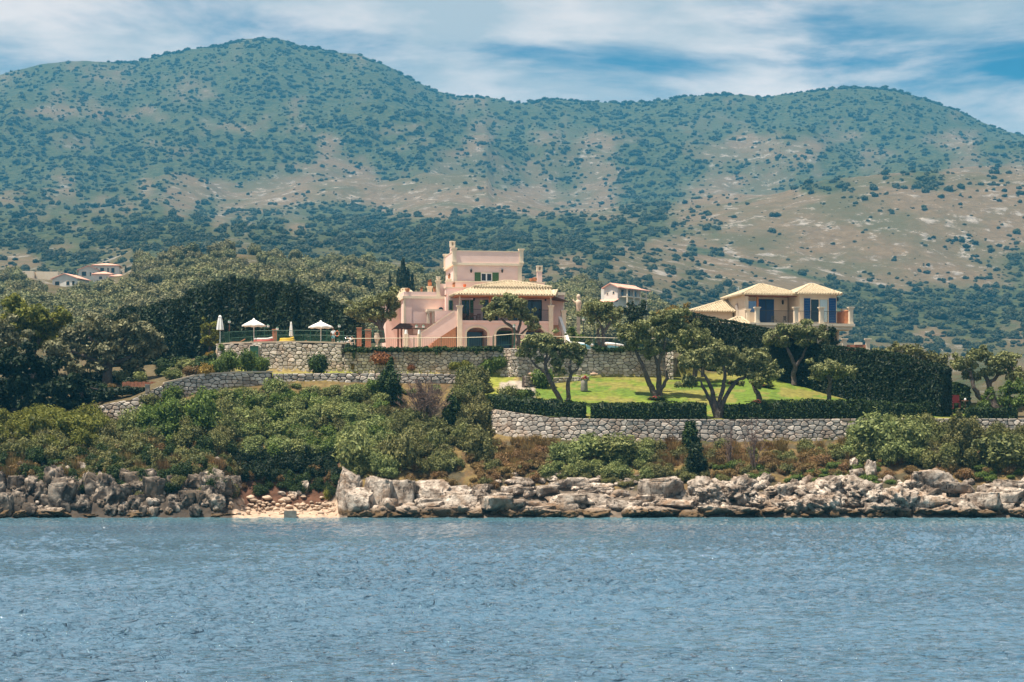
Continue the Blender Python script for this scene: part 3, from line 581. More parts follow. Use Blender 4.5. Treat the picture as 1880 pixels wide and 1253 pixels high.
# ------------------------------------------------------------------ stone walls, stone by stone
def clip(poly, n_, d):
    out = []
    for i in range(len(poly)):
        a_, b_ = poly[i], poly[(i+1)%len(poly)]; da = a_[0]*n_[0]+a_[1]*n_[1]-d; db = b_[0]*n_[0]+b_[1]*n_[1]-d
        if da <= 0: out.append(a_)
        if (da < 0 < db) or (db < 0 < da): t_ = da/(da-db); out.append((a_[0]+(b_[0]-a_[0])*t_, a_[1]+(b_[1]-a_[1])*t_))
    return out
def stone_wall(name, label, pts, sw=0.78, sh=0.5, seed=1, coping=None, thick=0.7, joint=0.045, sink=0.5, maxn=300, mat_='stone'):
    r = np.random.default_rng(seed); pts = np.array(pts, float)
    X = (pts[:,0]-940)*pts[:,1]/F; Y = pts[:,1]; zt = zpy(pts[:,2], Y); zb = zpy(pts[:,3], Y)-sink
    S = np.concatenate([[0], np.cumsum(np.hypot(np.diff(X), np.diff(Y)))]); Ltot = S[-1]
    tx = np.gradient(X, S); ty = np.gradient(Y, S); tl = np.hypot(tx, ty); tx /= tl; ty /= tl
    def fr(s): return (np.interp(s,S,X), np.interp(s,S,Y), np.interp(s,S,tx), np.interp(s,S,ty), np.interp(s,S,zt), np.interp(s,S,zb))
    root = thing(name, label, 'wall', (float(X[0]), float(Y[0]), float(zb[0]))); ox, oy, oz = X[0], Y[0], zb[0]
    n_ = max(8, int(Ltot/1.0)); ss = np.linspace(0, Ltot, n_); V = []
    for s in ss:
        x, y, a_, b_, t_, bo = fr(s); nx, ny = b_, -a_
        for o_, z in ((-0.02, bo), (-0.02, t_-0.03), (-thick, t_-0.03), (-thick, bo)): V.append((x+nx*o_-ox, y+ny*o_-oy, z-oz))
    Fc = [(4*i+k, 4*i+4+k, 4*i+4+(k+1)%4, 4*i+(k+1)%4) for i in range(n_-1) for k in range(4)]+[(0,1,2,3),(4*n_-1,4*n_-2,4*n_-3,4*n_-4)]
    me = bpy.data.meshes.new('core'); me.from_pydata(V, [], [f_[::-1] for f_ in Fc]); me.update(); add('core', me, M['mortar'], root)
    # seeds in a stretched plane so that the cells come out wider than high
    k_ = sw/sh; zmin, zmax = zb.min(), zt.max(); seeds = []; row = 0; z = zmin
    while z < zmax+sh:
        s = -sw*(0.25+0.5*(row%2))
        while s < Ltot+sw:
            seeds.append((s+r.uniform(-.34,.34)*sw, (z+r.uniform(-.32,.32)*sh)*k_)); s += sw*r.uniform(0.6,1.45)
        z += sh; row += 1
    seeds = np.array(seeds); cells = []
    for i, (s, zz) in enumerate(seeds):
        z0 = zz/k_
        if s < -0.1*sw or s > Ltot+0.1*sw: continue
        _,_,_,_,t_, bo = fr(np.clip(s,0,Ltot))
        if z0 > t_+0.2*sh or z0 < bo: continue
        poly = [(s-2*sw,zz-2*sw),(s+2*sw,zz-2*sw),(s+2*sw,zz+2*sw),(s-2*sw,zz+2*sw)]
        dd = seeds-seeds[i]; d2 = (dd**2).sum(1); nb = np.argsort(d2)[1:15]
        for j in nb: poly = clip(poly, dd[j], float(dd[j]@(seeds[i]+dd[j]/2)))
        poly = [(a_, b_/k_) for a_, b_ in poly]
        sl = (np.interp(s+.3,S,zt)-np.interp(s-.3,S,zt))/.6; poly = clip(poly, (-sl, 1.0), t_-sl*s)
        poly = clip(poly, (1,0), Ltot+0.01); poly = clip(poly, (-1,0), 0.01); poly = clip(poly, (0,-1), -bo)
        if len(poly) < 3: continue
        p = np.array(poly); ar = 0.5*abs(np.dot(p[:,0],np.roll(p[:,1],1))-np.dot(p[:,1],np.roll(p[:,0],1)))
        if ar < 0.02: continue
        cells.append((ar, p))
    cells.sort(key=lambda c: -c[0]); restV, restF = [], []
    for ci, (ar, p) in enumerate(cells):
        c = p.mean(0); d_ = p-c; ln = np.linalg.norm(d_, axis=1, keepdims=True); q = c+d_*np.maximum(0.3, 1-joint/np.maximum(ln,0.05))
        # cut the corners so that the stones look hewn
        q2 = []
        for i in range(len(q)):
            a_, b_ = q[i], q[(i+1)%len(q)]; q2 += [a_*0.86+b_*0.14, a_*0.14+b_*0.86]
        q = np.array(q2); m_ = len(q); o1 = r.uniform(0.05,0.10); o2 = o1+r.uniform(0.015,0.045); V = []
        tilt = r.normal(0,0.05,2)
        for sc_, o_ in ((1.0,-0.03),(0.97,o1),(0.72,o2)):
            for a_ in q:
                e = c+(a_-c)*sc_; x, y, ux, uy, _, _ = fr(np.clip(e[0],0,Ltot)); oo = o_+(tilt[0]*(e[0]-c[0])+tilt[1]*(e[1]-c[1]))*(o_ > 0)
                V.append((x+uy*oo-ox, y-ux*oo-oy, e[1]-oz))
        Fc = [(k*m_+i, k*m_+(i+1)%m_, (k+1)*m_+(i+1)%m_, (k+1)*m_+i) for k in range(2) for i in range(m_)]+[tuple(2*m_+i for i in range(m_))]
        ctr = (2*m_)
        # keep faces turned to the outside
        area2 = np.dot(q[:,0],np.roll(q[:,1],-1))-np.dot(q[:,1],np.roll(q[:,0],-1))
        if area2 < 0: Fc = [f_[::-1] for f_ in Fc]
        if ci < maxn:
            me = bpy.data.meshes.new('stone'); me.from_pydata(V, [], Fc); me.update(); add('stone', me, M[mat_], root)
        else:
            b0 = len(restV); restV += V; restF += [tuple(b0+i for i in f_) for f_ in Fc]
    if restF:
        me = bpy.data.meshes.new('small_stones'); me.from_pydata(restV, [], restF); me.update(); tag(add('small_stones', me, M[mat_], root), kind='stuff')
    if coping:
        mb = MB(); ss = np.linspace(0, Ltot, n_); Vt = []
        for s in ss:
            x, y, a_, b_, t_, _ = fr(s); nx, ny = b_, -a_
            for o_, z in ((0.12,t_+0.003),(0.12,t_+0.16),(-thick-0.02,t_+0.16),(-thick-0.02,t_+0.003)): Vt.append((x+nx*o_-ox, y+ny*o_-oy, z-oz))
        mb.quad_ids(Vt, [tuple(reversed((4*i+k, 4*i+4+k, 4*i+4+(k+1)%4, 4*i+(k+1)%4))) for i in range(n_-1) for k in range(4)]+[(3,2,1,0),(4*n_-4,4*n_-3,4*n_-2,4*n_-1)])
        mb.build('coping', M[coping], root)
    return root
stone_wall('retaining_wall', 'long pale stone retaining wall holding up the lawn above the rocky bank',
    [(891,240,748,786),(897,238.6,749,790),(905,237.5,751,794),(925,235.8,754,799),(950,234.5,758,804),(1000,233,764,809),(1060,232,768,813),(1150,231.5,770,816),(1300,231.5,770,816),(1450,231.5,770,814),(1560,231.5,769,809),(1700,231.5,768,801),(1880,231.5,769,796),(1990,231.5,769,796)], 0.70, 0.45, 1, joint=.035)
stone_wall('terrace_wall', 'high stone terrace wall with a rounded bay below the pink villa',
    [(632,258.4,642,686),(700,257.6,643,686),(760,257,643,686),(860,256,642,688),(915,255.3,641,691),(930,254.8,640,692),(940,254.2,640,692),(950,254.2,640,692),(958,254.8,640,691),(975,255.4,640,690),(1000,256,640,690),(1100,257.5,641,692),(1236,259,641,693)], 0.60, 0.38, 2, joint=.035)
stone_wall('pool_wall', 'pale stone wall with beige coping under the pool terrace',
    [(398,264,634,662),(408,262.4,633,664),(420,261,632,668),(470,259.5,630,684),(540,258.8,629,684),(600,258.5,630,686),(632,258.4,632,686)], 0.62, 0.42, 3, coping='coping', joint=.035)
stone_wall('garden_wall', 'stone garden wall stepping down the slope under the large olive',
    [(163,238,749,776),(190,237.6,743,772),(215,237.3,738,770),(240,237,734,768),(262,237,724,760),(280,237,715,756),(300,237.5,707,745)], 0.72, 0.42, 4)
stone_wall('stair_wall', 'sloping garden wall with pale coping above the green thicket',
    [(301,237.5,705,745),(330,238.2,698,733),(365,239,689,720),(400,240,687,716),(434,241,685,712),(500,243.3,684,705)], 0.72, 0.40, 5, coping='coping', thick=0.5)
stone_wall('low_wall', 'low stone wall edging the grass path above the thicket',
    [(501,243.5,686,704),(600,244,685,702),(700,244,685,702),(790,244.5,686,703),(868,245,687,706)], 0.75, 0.38, 6, thick=0.5)
stone_wall('lawn_border_wall', 'knee-high curved stone wall at the back edge of the lawn',
    [(963,248.5,690,705),(985,250.2,693,706),(1020,252.4,693,702),(1050,253.8,692,699),(1082,254.8,691,697)], 0.7, 0.36, 7, thick=0.4)
stone_wall('wall_pillar', 'square stone pillar ending the terrace wall by the olives', [(1222,257.2,638,694),(1237,257.2,638,694)], 0.55, 0.42, 8, thick=0.9)
# ------------------------------------------------------------------ houses
class Site:
    """a house frame: local x along the front, y into the depth; photo pixels give x and z on a chosen depth plane"""
    def __init__(s, px, Y, deg, zbase): s.o = Vector(((px-940)*Y/F, Y, zbase)); s.t = math.radians(deg); s.c = math.cos(s.t); s.s = math.sin(s.t)
    def x(s, px, v=0): k = (px-940)/F; return (k*(s.o.y+v*s.c)-s.o.x+v*s.s)/(s.c-k*s.s)
    def Y(s, x, v): return s.o.y+x*s.s+v*s.c
    def z(s, py, px=None, v=0): return H+(YH-py)*s.Y(s.x(px if px is not None else 940, v), v)/F-s.o.z
    def box(s, mb, p0, p1, pt, pb, v0, v1):
        x0, x1 = s.x(p0,v0), s.x(p1,v0); pm = (p0+p1)/2; return mb.box(x0, x1, v0, v1, s.z(pb,pm,v0), s.z(pt,pm,v0))
def tiles(A, B, Cc, D, pitch=0.34, rad=0.115):
    """roof face: eave A-B, top D-C (C=D for a hip triangle); slab plus rows of barrel tiles with stepped courses"""
    A, B, Cc, D = map(Vector, (A, B, Cc, D)); ex = (B-A).normalized(); nrm = (B-A).cross(D-A).normalized()
    if nrm.z < 0: nrm = -nrm
    ey = nrm.cross(ex)
    if ey.z < 0: ey = -ey
    mb = MB(); top = [A, B, Cc, D] if (Cc-D).length > 1e-3 else [A, B, Cc]
    mb.quad_ids([p-nrm*0.05 for p in top]+[p-nrm*0.16 for p in top], [tuple(range(len(top))), tuple(range(2*len(top)-1, len(top)-1, -1))]+[(i, len(top)+i, len(top)+(i+1)%len(top), (i+1)%len(top)) for i in range(len(top))])
    Lx = (B-A).dot(ex); dx_, dr = (D-A).dot(ex), (D-A).dot(ey); cx_, cr = (Cc-A).dot(ex), (Cc-A).dot(ey)
    n_ = max(2, int(Lx/pitch))
    for i in range(n_):
        s = (i+0.5)*Lx/n_
        m_ = min(dr, cr) if dx_ <= s <= cx_ else None
        if m_ is None:
            m_ = dr*s/dx_ if s < dx_ and dx_ > 1e-6 else (cr*(Lx-s)/(Lx-cx_) if Lx-cx_ > 1e-6 else max(dr, cr))
        if m_ < 0.25: continue
        q = 0.0
        while q < m_-0.05:
            e = min(q+0.42, m_)
            for rr_, qq in ((rad, q-0.03), ):
                b0 = len(mb.v)
                for (ra, t_) in ((rad*1.08, q-0.04), (rad*0.86, e)):
                    for k in range(5):
                        an = math.pi*k/4; p = A+ex*(s+ra*math.cos(an))+ey*t_+nrm*(ra*math.sin(an)+(0.02 if t_ == q-0.04 else 0)); mb.v.append(tuple(p))
                mb.f += [(b0+k, b0+k+1, b0+5+k+1, b0+5+k) for k in range(4)]+[(b0+4,b0+3,b0+2,b0+1,b0)]
            q = e
    return mb
def hip(parent, x0, x1, y0, y1, ze, zr, rx0, rx1, name='roof', mt='tile', ridge=None, ry=None):
    """hipped roof on a rectangle: eave ze, ridge zr from rx0 to rx1 at mid depth"""
    ym = (y0+y1)/2 if ry is None else ry; a, b, c, d = (x0,y0,ze),(x1,y0,ze),(x1,y1,ze),(x0,y1,ze); e, f = (rx0,ym,zr),(rx1,ym,zr)
    first = None
    for q in ((a,b,f,e),(b,c,f,f),(c,d,e,f),(d,a,e,e)):
        o = tiles(*q).build('roof_slope', M[mt], parent); tag(o, kind=None)
    mb = MB()
    for p, q in ((a,e),(b,f),(c,f),(d,e),(e,f)):
        if (Vector(p)-Vector(q)).length > 0.05: mb.tube([Vector(p)+Vector((0,0,0.06)), Vector(q)+Vector((0,0,0.06))], 0.11, 6)
    mb.build('ridge_tiles', M[mt], parent)
def window(parent, x0, x1, z0, z1, y, name='window', frame='white', leaves=2, pane='glass', depth=0.10, fw=0.09):
    mb = MB(); mb.box(x0,x0+fw,y-0.04,y+depth,z0,z1).box(x1-fw,x1,y-0.04,y+depth,z0,z1).box(x0+fw,x1-fw,y-0.04,y+depth,z1-fw,z1).box(x0+fw,x1-fw,y-0.04,y+depth,z0,z0+fw)
    for k in range(1, leaves):
        xm = x0+(x1-x0)*k/leaves; mb.box(xm-fw*0.8, xm+fw*0.8, y-0.035, y+depth, z0+fw, z1-fw)
    o = mb.build(name, M[frame], parent)
    for k in range(leaves):
        a = x0+(x1-x0)*k/leaves; b_ = x0+(x1-x0)*(k+1)/leaves
        MB().box(a+fw*0.8, b_-fw*0.8, y+0.045, y+0.065, z0+fw, z1-fw).build('pane', M[pane], o)
    return o
def shutter(parent, x0, x1, z0, z1, y, mt, n_=9):
    mb = MB(); fw = 0.07; mb.box(x0,x0+fw,y-0.07,y-0.01,z0,z1).box(x1-fw,x1,y-0.07,y-0.01,z0,z1).box(x0+fw,x1-fw,y-0.07,y-0.01,z1-fw,z1).box(x0+fw,x1-fw,y-0.07,y-0.01,z0,z0+fw)
    hh = (z1-z0-2*fw)/n_
    for k in range(n_): mb.box(x0+fw, x1-fw, y-0.05-0.012*(k%2), y-0.015, z0+fw+k*hh+0.008, z0+fw+(k+1)*hh-0.008)
    return mb.build('shutter', M[mt], parent)
def walled(parent, name, x0, x1, z0, z1, y0, y1, holes, mt):
    """wall panel with rectangular openings, one mesh"""
    xs_ = sorted({x0, x1}|{v for h in holes for v in h[:2]}); zs_ = sorted({z0, z1}|{v for h in holes for v in h[2:]}); mb = MB()
    for i in range(len(xs_)-1):
        for j in range(len(zs_)-1):
            cx_, cz_ = (xs_[i]+xs_[i+1])/2, (zs_[j]+zs_[j+1])/2
            if not any(h[0] < cx_ < h[1] and h[2] < cz_ < h[3] for h in holes): mb.box(xs_[i], xs_[i+1], y0, y1, zs_[j], zs_[j+1])
    return mb.build(name, M[mt], parent)
def pillar(mb, x, y, w_, z0, z1, cap=0.09):
    h_ = w_/2
    mb.box(x-h_,x+h_,y-h_,y+h_,z0,z1-0.34)
    for k, (e, a, b_) in enumerate(((0.03,0.34,0.24),(0.07,0.24,0.12),(cap+0.03,0.12,0.0))): mb.box(x-h_-e,x+h_+e,y-h_-e,y+h_+e,z1-a,z1-b_)
    mb.box(x-h_-0.05,x+h_+0.05,y-h_-0.05,y+h_+0.05,z0,z0+0.18); return mb
def lantern(parent, x, y, z, s=1.0):
    mb = MB(); mb.box(x-.03*s,x+.03*s,y-.18*s,y,z+.1*s,z+.16*s); mb.lathe([(0.04*s,-.22*s),(.10*s,-.16*s),(.13*s,.12*s),(.16*s,.13*s),(.03*s,.28*s)], (x,y-.22*s,z), 8)
    return mb.build('wall_lantern', M['iron'], parent)
def railing(parent, p0, p1, z0, z1, mt='iron', gap=0.14, name='railing', r_=0.014):
    p0, p1 = Vector(p0), Vector(p1); mb = MB(); d = p1-p0; n_ = max(2, int(d.length/gap))
    for zz, rr in ((z1,0.03),(z0+0.08,0.02)): mb.tube([(p0.x,p0.y,zz),(p1.x,p1.y,zz)], rr, 6)
    for k in range(1, n_): q = p0+d*(k/n_); mb.tube([(q.x,q.y,z0+0.08),(q.x,q.y,z1)], r_, 4, cap=False)
    return mb.build(name, M[mt], parent)

# ---- pink villa
V = Site(940, 268, 9, 18.8)
vil = thing('pink_villa', 'large pink villa with a tower block, arched ground floor and pale tiled porch roof', 'house', V.o, V.t)
X, Z = V.x, V.z
g0 = -0.3
# left wing
fv = 5.0
mb = MB(); x0, x1 = X(742,fv), X(826,fv); zt = Z(549,780,fv); mb.box(x0, x1, fv, fv+10, g0, zt); mb.build('left_wing_wall', M['pink'], vil)
mb = MB(); mb.box(x0-0.18, x1, fv-0.14, fv+10.1, zt, zt+0.34); mb.build('cornice', M['cream'], vil)
mb = MB(); zp = Z(536,770,fv); mb.box(x0-0.04, X(802,fv), fv-0.03, fv+0.25, zt+0.34, zp).box(x0-0.04, x0+0.22, fv+0.25, fv+10, zt+0.34, zp); mb.build('parapet', M['pink'], vil)
mb = MB(); mb.box(x0-0.06,x0+0.20,fv-0.06,fv+0.3,g0,zt); mb.build('corner_strip', M['cream'], vil)
mb = MB(); mb.box(x0+0.22,x0+0.95,fv-0.05,fv,g0,zt); mb.build('pilaster', M['pink'], vil)
# low extension further left, and its side
ex0 = X(708,9.0); mb = MB(); mb.box(ex0, x0-0.01, 9.0, 15.4, g0, Z(556,735,9)); mb.build('side_wing_wall', M['pink'], vil)
hip(vil, ex0-0.3, x0+3.0, 8.6, 15.8, Z(553,735,9), Z(528,775,9), x0+0.6, x0+1.2)
window(vil, X(723,9), X(731,9), Z(588,727,9), Z(566,727,9), 8.96, frame='cream')
# centre block behind the porch (upper storey wall with openings)
bv = 3.2; zf = Z(590,940,0); zc_ = Z(541,940,bv); xa, xb = X(822,bv), X(1014,bv)
doors = [(848,862),(887,897),(903,915),(934,950),(959,995)]
hl = [(X(a,bv), X(b_,bv), zf+0.02, Z(551,(a+b_)/2,bv)) for a, b_ in doors]
walled(vil, 'porch_wall', xa, xb, zf, zc_+0.4, bv, bv+0.35, hl, 'pink')
mb = MB(); mb.box(xa, xb, bv+0.36, bv+9, g0, zc_+0.1); mb.build('main_block', M['pink'], vil)
for i, h_ in enumerate(hl):
    window(vil, h_[0], h_[1], h_[2], h_[3], bv+0.1, 'glazed_door', 'iron' if i == 4 else 'green', 2 if i == 4 else (2 if i in (0,3) else 1), 'glass', 0.1, 0.07)
for a, b_ in ((863,869),(898,902)): shutter(vil, X(a,bv), X(b_,bv), zf+0.02, Z(551,a,bv), bv, 'green')
for px_ in (870, 1001): lantern(vil, X(px_,bv), bv, Z(550,px_,bv))
# balcony deck, its face with three arches
xl, xr = X(840,0), X(1015,0); zd = zf
mb = MB(); mb.box(xl, xr, 0.06, bv, zd-0.25, zd); mb.build('balcony_floor', M['concrete'], vil)
arches = [(857,895),(911,947),(965,1001)]; zspr = Z(614,940,0); pts_ = [(xl+0.5,g0)]
for a, b_ in arches:
    ca, cb = X(a,0), X(b_,0); m_ = (ca+cb)/2; rr = (cb-ca)/2; hh = Z(601.5,(a+b_)/2,0)-zspr
    pts_ += [(ca,g0),(ca,zspr)]+[(m_-rr*math.cos(math.pi*k/14), zspr+hh*math.sin(math.pi*k/14)) for k in range(1,14)]+[(cb,zspr),(cb,g0)]
pts_ += [(xr-0.5,g0),(xr-0.5,zd-0.26),(xl+0.5,zd-0.26)]
mb = MB(); mb.prism(pts_, 0.05, 0.5); mb.build('arcade_wall', M['pink'], vil)
mb = MB(); mb.box(xl-0.1, xr+0.1, -0.05, 0.055, zd-0.28, zd+0.04); mb.build('balcony_edge', M['pink'], vil)
for a, b_ in arches:
    ca, cb = X(a,0), X(b_,0); m_ = (ca+cb)/2; rr = (cb-ca)/2; hh = Z(601.5,(a+b_)/2,0)-zspr; ring = []
    for e in (0, 0.26):
        ring.append([(ca-e,g0),(ca-e,zspr)]+[(m_-(rr+e)*math.cos(math.pi*k/14), zspr+(hh+e)*math.sin(math.pi*k/14)) for k in range(1,14)]+[(cb+e,zspr),(cb+e,g0)])
    mb = MB(); mb.prism(ring[0]+ring[1][::-1], 0.0, 0.12); mb.build('arch_trim', M['cream'], vil)
    mb = MB(); mb.box(ca+.1, cb-.1, 2.6, 2.7, g0, zspr+hh*0.7); o_ = mb.build('garden_door', M['green'] if a == 911 else M['wood'], vil)
    MB().box(ca+.25, cb-.25, 2.57, 2.595, g0+1.0, zspr+hh*.5).build('pane', M['glass'], o_)
# porch columns and roof
ztop = Z(543,940,0)
for px_, v_ in ((844,0.1),(1011,0.1)):
    mb = MB(); pillar(mb, X(px_,v_), v_, 0.56, g0, Z(561,px_,v_)); mb.build('column', M['cream'], vil)
    mb = MB(); mb.tube([(X(px_,v_),v_,Z(561,px_,v_)),(X(px_,v_),v_,ztop+0.1)], 0.09, 8); mb.build('column_post', M['cream'], vil)
mb = MB(); pillar(mb, X(1034.5,1.8), 1.8, 0.56, g0, Z(570,1034,1.8)); mb.build('column', M['cream'], vil)
mb = MB(); mb.tube([(X(1034.5,1.8),1.8,Z(570,1034,1.8)),(X(1034.5,1.8),1.8,Z(556,1034,1.8))], 0.09, 8); mb.build('column_post', M['cream'], vil)
for px_ in (899.5, 955):
    mb = MB(); mb.box(X(px_,0.3)-.1, X(px_,0.3)+.1, 0.2, 0.4, zd, ztop+0.1); mb.build('column_post', M['soffit'], vil)
mb = MB(); mb.box(X(838,0.1), X(1017,0.1), -0.02, 0.22, ztop-0.12, ztop+0.16); mb.build('eave_beam', M['soffit'], vil)
ze = Z(541,940,-0.9)
ex0_, ex1_ = X(835,-0.9), X(1017,-0.9)
z2 = Z(527,930,1.2); u0, u1 = X(870,1.3), X(1013,1.3)
# lower skirt of the roof, then the upper hip
a,b_,c_,d_ = (ex0_,-0.9,ze),(ex1_,-0.9,ze),(u1+0.6,1.3,z2-0.18),(u0-0.5,1.3,z2-0.18)
tiles(a,b_,c_,d_).build('roof_slope', M['tile'], vil)
tiles((ex0_-0.25,6.5,ze),(ex0_,-0.9,ze),(u0-0.5,1.3,z2-0.18),(u0-0.5,6.4,z2-0.18)).build('roof_slope', M['tile'], vil)
tiles((ex1_,-0.9,ze),(ex1_+1.6,6.0,ze-0.25),(u1+0.6,6.0,z2-0.18),(u1+0.6,1.3,z2-0.18)).build('roof_slope', M['tile'], vil)
hip(vil, u0, u1, 1.15, 8.0, z2, Z(516.5,933,4.6), X(928,4.6), X(938,4.6))
mb = MB(); mb.slab([(ex0_+.1,-0.8,ze-0.13),(ex1_-.1,-0.8,ze-0.13),(ex1_+.4,bv-0.02,ze-0.13),(ex0_+.1,bv-0.02,ze-0.13)], 0.08); mb.build('soffit', M['soffit'], vil)
# brown eave on the right over the stair, cream slab above it
mb = MB(); q0 = X(1013,1.0); zz = Z(546,1020,1.0)
mb.slab([(q0,0.2,zz+0.1),(X(1043,1.6),1.6,Z(553,1043,1.6)),(X(1041,4.5),4.5,Z(553,1041,4.5)),(q0,4.5,zz+0.1)], 0.14); mb.build('stair_eave', M['darkwood'], vil)
mb = MB(); V.box(mb, 1012, 1038, 537, 542.5, 4.0, 8.0); mb.build('cornice', M['cream'], vil)
mb = MB(); mb.box(X(1012,4.2), X(1036,4.2), 4.2, 8, g0, Z(543,1020,4.2)); mb.build('right_wing_wall', M['pink'], vil)
# balcony railing
railing(vil, (X(849,.1),.1), (X(1007,.1),.1), zd+0.04, Z(569,940,.1))
# roof terrace parapets around the tower
tv = 5.6
mb = MB(); V.box(mb, 818.5, 1000, 518.5, 541, tv, tv+0.3); mb.build('parapet', M['pink'], vil)
mb = MB(); V.box(mb, 817.5, 1001, 517, 518.7, tv-0.06, tv+0.36); mb.build('parapet_cap', M['cream'], vil)
mb = MB(); V.box(mb, 819, 862, 529, 541, tv-2.1, tv-0.05); mb.build('parapet', M['pink'], vil)
mb = MB(); V.box(mb, 818, 863, 527.6, 529.2, tv-2.16, tv-0.05); mb.build('parapet_cap', M['cream'], vil)
mb = MB(); mb.box(X(806,fv+.3), X(819,fv+.3), fv+.3, fv+.6, zt+.34, Z(521.5,812,fv+.3)); mb.build('parapet', M['pink'], vil)
mb = MB(); pillar(mb, X(804.5,fv+.15), fv+.15, 0.44, zt+0.34, Z(515,804,fv)); mb.build('pillar', M['cream'], vil)
mb = MB(); pillar(mb, X(824.5,tv+.6), tv+.6, 0.42, zt, Z(512,824,tv)); mb.build('pillar', M['cream'], vil)
mb = MB(); pillar(mb, X(789,fv+2.5), fv+2.5, 0.5, zt, Z(526,789,fv+2.5)); mb.build('pillar', M['cream'], vil)
# tower block
tw = 6.6; ta, tb = X(834,tw), X(957,tw); zb_ = Z(541,900,tw); zc2 = Z(488,900,tw)
wx0, wx1, wz0, wz1 = X(883,tw), X(903.5,tw), Z(517,893,tw), Z(501.5,893,tw)
walled(vil, 'tower_front', ta, tb, zb_, zc2, tw, tw+0.35, [(wx0,wx1,wz0,wz1)], 'pink')
mb = MB(); mb.box(ta, tb, tw+0.352, tw+8.5, zb_, zc2); mb.build('tower_wall', M['pink'], vil)
mb = MB(); mb.box(ta-0.22, tb+0.22, tw-0.2, tw+8.7, zc2, Z(483.5,900,tw)); mb.build('cornice', M['cream'], vil)
zq = Z(483.5,900,tw); zr_ = Z(462.5,900,tw)
mb = MB(); mb.box(ta-.12,tb+.12,tw-.1,tw+.15,zq,zr_).box(ta-.12,ta+.13,tw+.15,tw+8.6,zq,zr_).box(tb-.13,tb+.12,tw+.15,tw+8.6,zq,zr_).box(ta+.13,tb-.13,tw+8.35,tw+8.6,zq,zr_); mb.build('parapet', M['pink'], vil)
mb = MB(); mb.box(ta-.17,tb+.17,tw-.15,tw+.2,zr_,zr_+.09).box(ta-.17,ta+.18,tw+.2,tw+8.65,zr_,zr_+.09).box(tb-.18,tb+.17,tw+.2,tw+8.65,zr_,zr_+.09); mb.build('parapet_cap', M['cream'], vil)
for xx, yy_ in ((ta,tw+.05),(tb,tw+.05),(ta,tw+8.4),(tb,tw+8.4)):
    mb = MB(); pillar(mb, xx, yy_, 0.5, zq+.01, zr_+0.42); mb.build('corner_post', M['cream'], vil)
for xx in (ta+0.16, tb-0.16):
    mb = MB(); mb.box(xx-.28,xx+.22,tw-.06,tw,zb_,zc2); mb.build('corner_strip', M['cream'], vil)
window(vil, wx0, wx1, wz0, wz1, tw+0.08, 'window', 'white', 2, 'glass', 0.1, 0.1)
shutter(vil, X(871.5,tw), X(882.5,tw), wz0-.05, wz1+.05, tw, 'green'); shutter(vil, X(904,tw), X(915.5,tw), wz0-.05, wz1+.05, tw, 'green')
mb = MB(); V.box(mb, 870, 917, 500, 501.2, tw-.06, tw); mb.build('lintel', M['cream'], vil)
for px_ in (864.5, 921.5): lantern(vil, X(px_,tw), tw, Z(498,px_,tw), 1.1)
def chimney(x, y, w_, z0, z1, mt='pink'):
    mb = MB(); mb.box(x-w_/2,x+w_/2,y,y+w_,z0,z1-0.75); o = mb.build('chimney', M[mt], vil); h_ = w_/2+.05
    mb = MB(); mb.box(x-h_,x-h_*.28,y-.05,y+w_+.05,z1-.75,z1-.14).box(x+h_*.28,x+h_,y-.05,y+w_+.05,z1-.75,z1-.14).box(x-h_*.28,x+h_*.28,y-.05,y+w_+.05,z1-.75,z1-.58).box(x-h_*.28,x+h_*.28,y+w_*.5,y+w_+.05,z1-.58,z1-.14).box(x-h_-.03,x+h_+.03,y-.08,y+w_+.08,z1-.14,z1); mb.build('chimney_cap', M['cream'], o)
chimney(X(831,tw+4.5), tw+4.5, 0.55, zq, Z(443,831,tw+4.5)); chimney(X(991,tw+1), tw+1, 0.6, zb_, Z(488,991,tw+1))
# left bay, small porch and arched window beside the stairs
mb = MB(); mb.box(X(819,3.4), xa-0.01, 3.4, 5.2, zf, Z(545,822,3.4)); mb.build('bay_wall', M['pink'], vil)
window(vil, X(824,3.1), X(831,3.1), Z(570,828,3.1), Z(552,828,3.1), 3.05, 'window', 'green', 1)
for px_ in (786.5, 795): 
    mb = MB(); pillar(mb, X(px_,3.6), 3.6, 0.34, g0, Z(571,px_,3.6), 0.06); mb.build('porch_column', M['cream'], vil)
mb = MB(); V.box(mb, 784, 812, 568, 572, 3.3, 5.0); mb.build('porch_lintel', M['cream'], vil)
mb = MB(); xm = X(809.5,4.93); zz = Z(569,809,4.93); mb.prism([(xm-.3,zz)]+[(xm-.3*math.cos(math.pi*k/8), zz+.32*math.sin(math.pi*k/8)) for k in range(9)][1:], 4.93, 4.99); mb.build('arched_window', M['glass'], vil)
# outer stairs on the left: sloping parapet, steps, wall beneath
sv = 0.3; p_t = [(770.5,614),(835,572),(840,571)]; p_b = [(840,599),(776,637)]
poly = [(X(px_,sv), Z(py_,px_,sv)) for px_, py_ in [(776,640),(840,599),(840,571),(834,571),(771,613),(771,640)]]
mb = MB(); mb.prism(poly, sv, sv+0.25); mb.build('stair_parapet', M['pink'], vil)
mb = MB(); c0 = [(X(px_,sv), Z(py_,px_,sv)) for px_, py_ in [(770,614.5),(834,571.5),(834,570),(770,613)]]; mb.prism(c0, sv-.05, sv+.3); mb.build('stair_coping', M['cream'], vil)
mb = MB(); mb.prism([(X(px_,sv+1.2), Z(py_,px_,sv+1.2)) for px_, py_ in [(775,642),(840,642),(840,594)]], sv+1.2, sv+1.4); mb.build('stair_wall', M['pink'], vil)
mb = MB(); V.box(mb, 799, 840, 571, 592, sv+1.45, sv+1.7); mb.build('landing_wall', M['pink'], vil)
mb = MB(); nst = 16; xs0, xs1 = X(774,sv), X(838,sv)
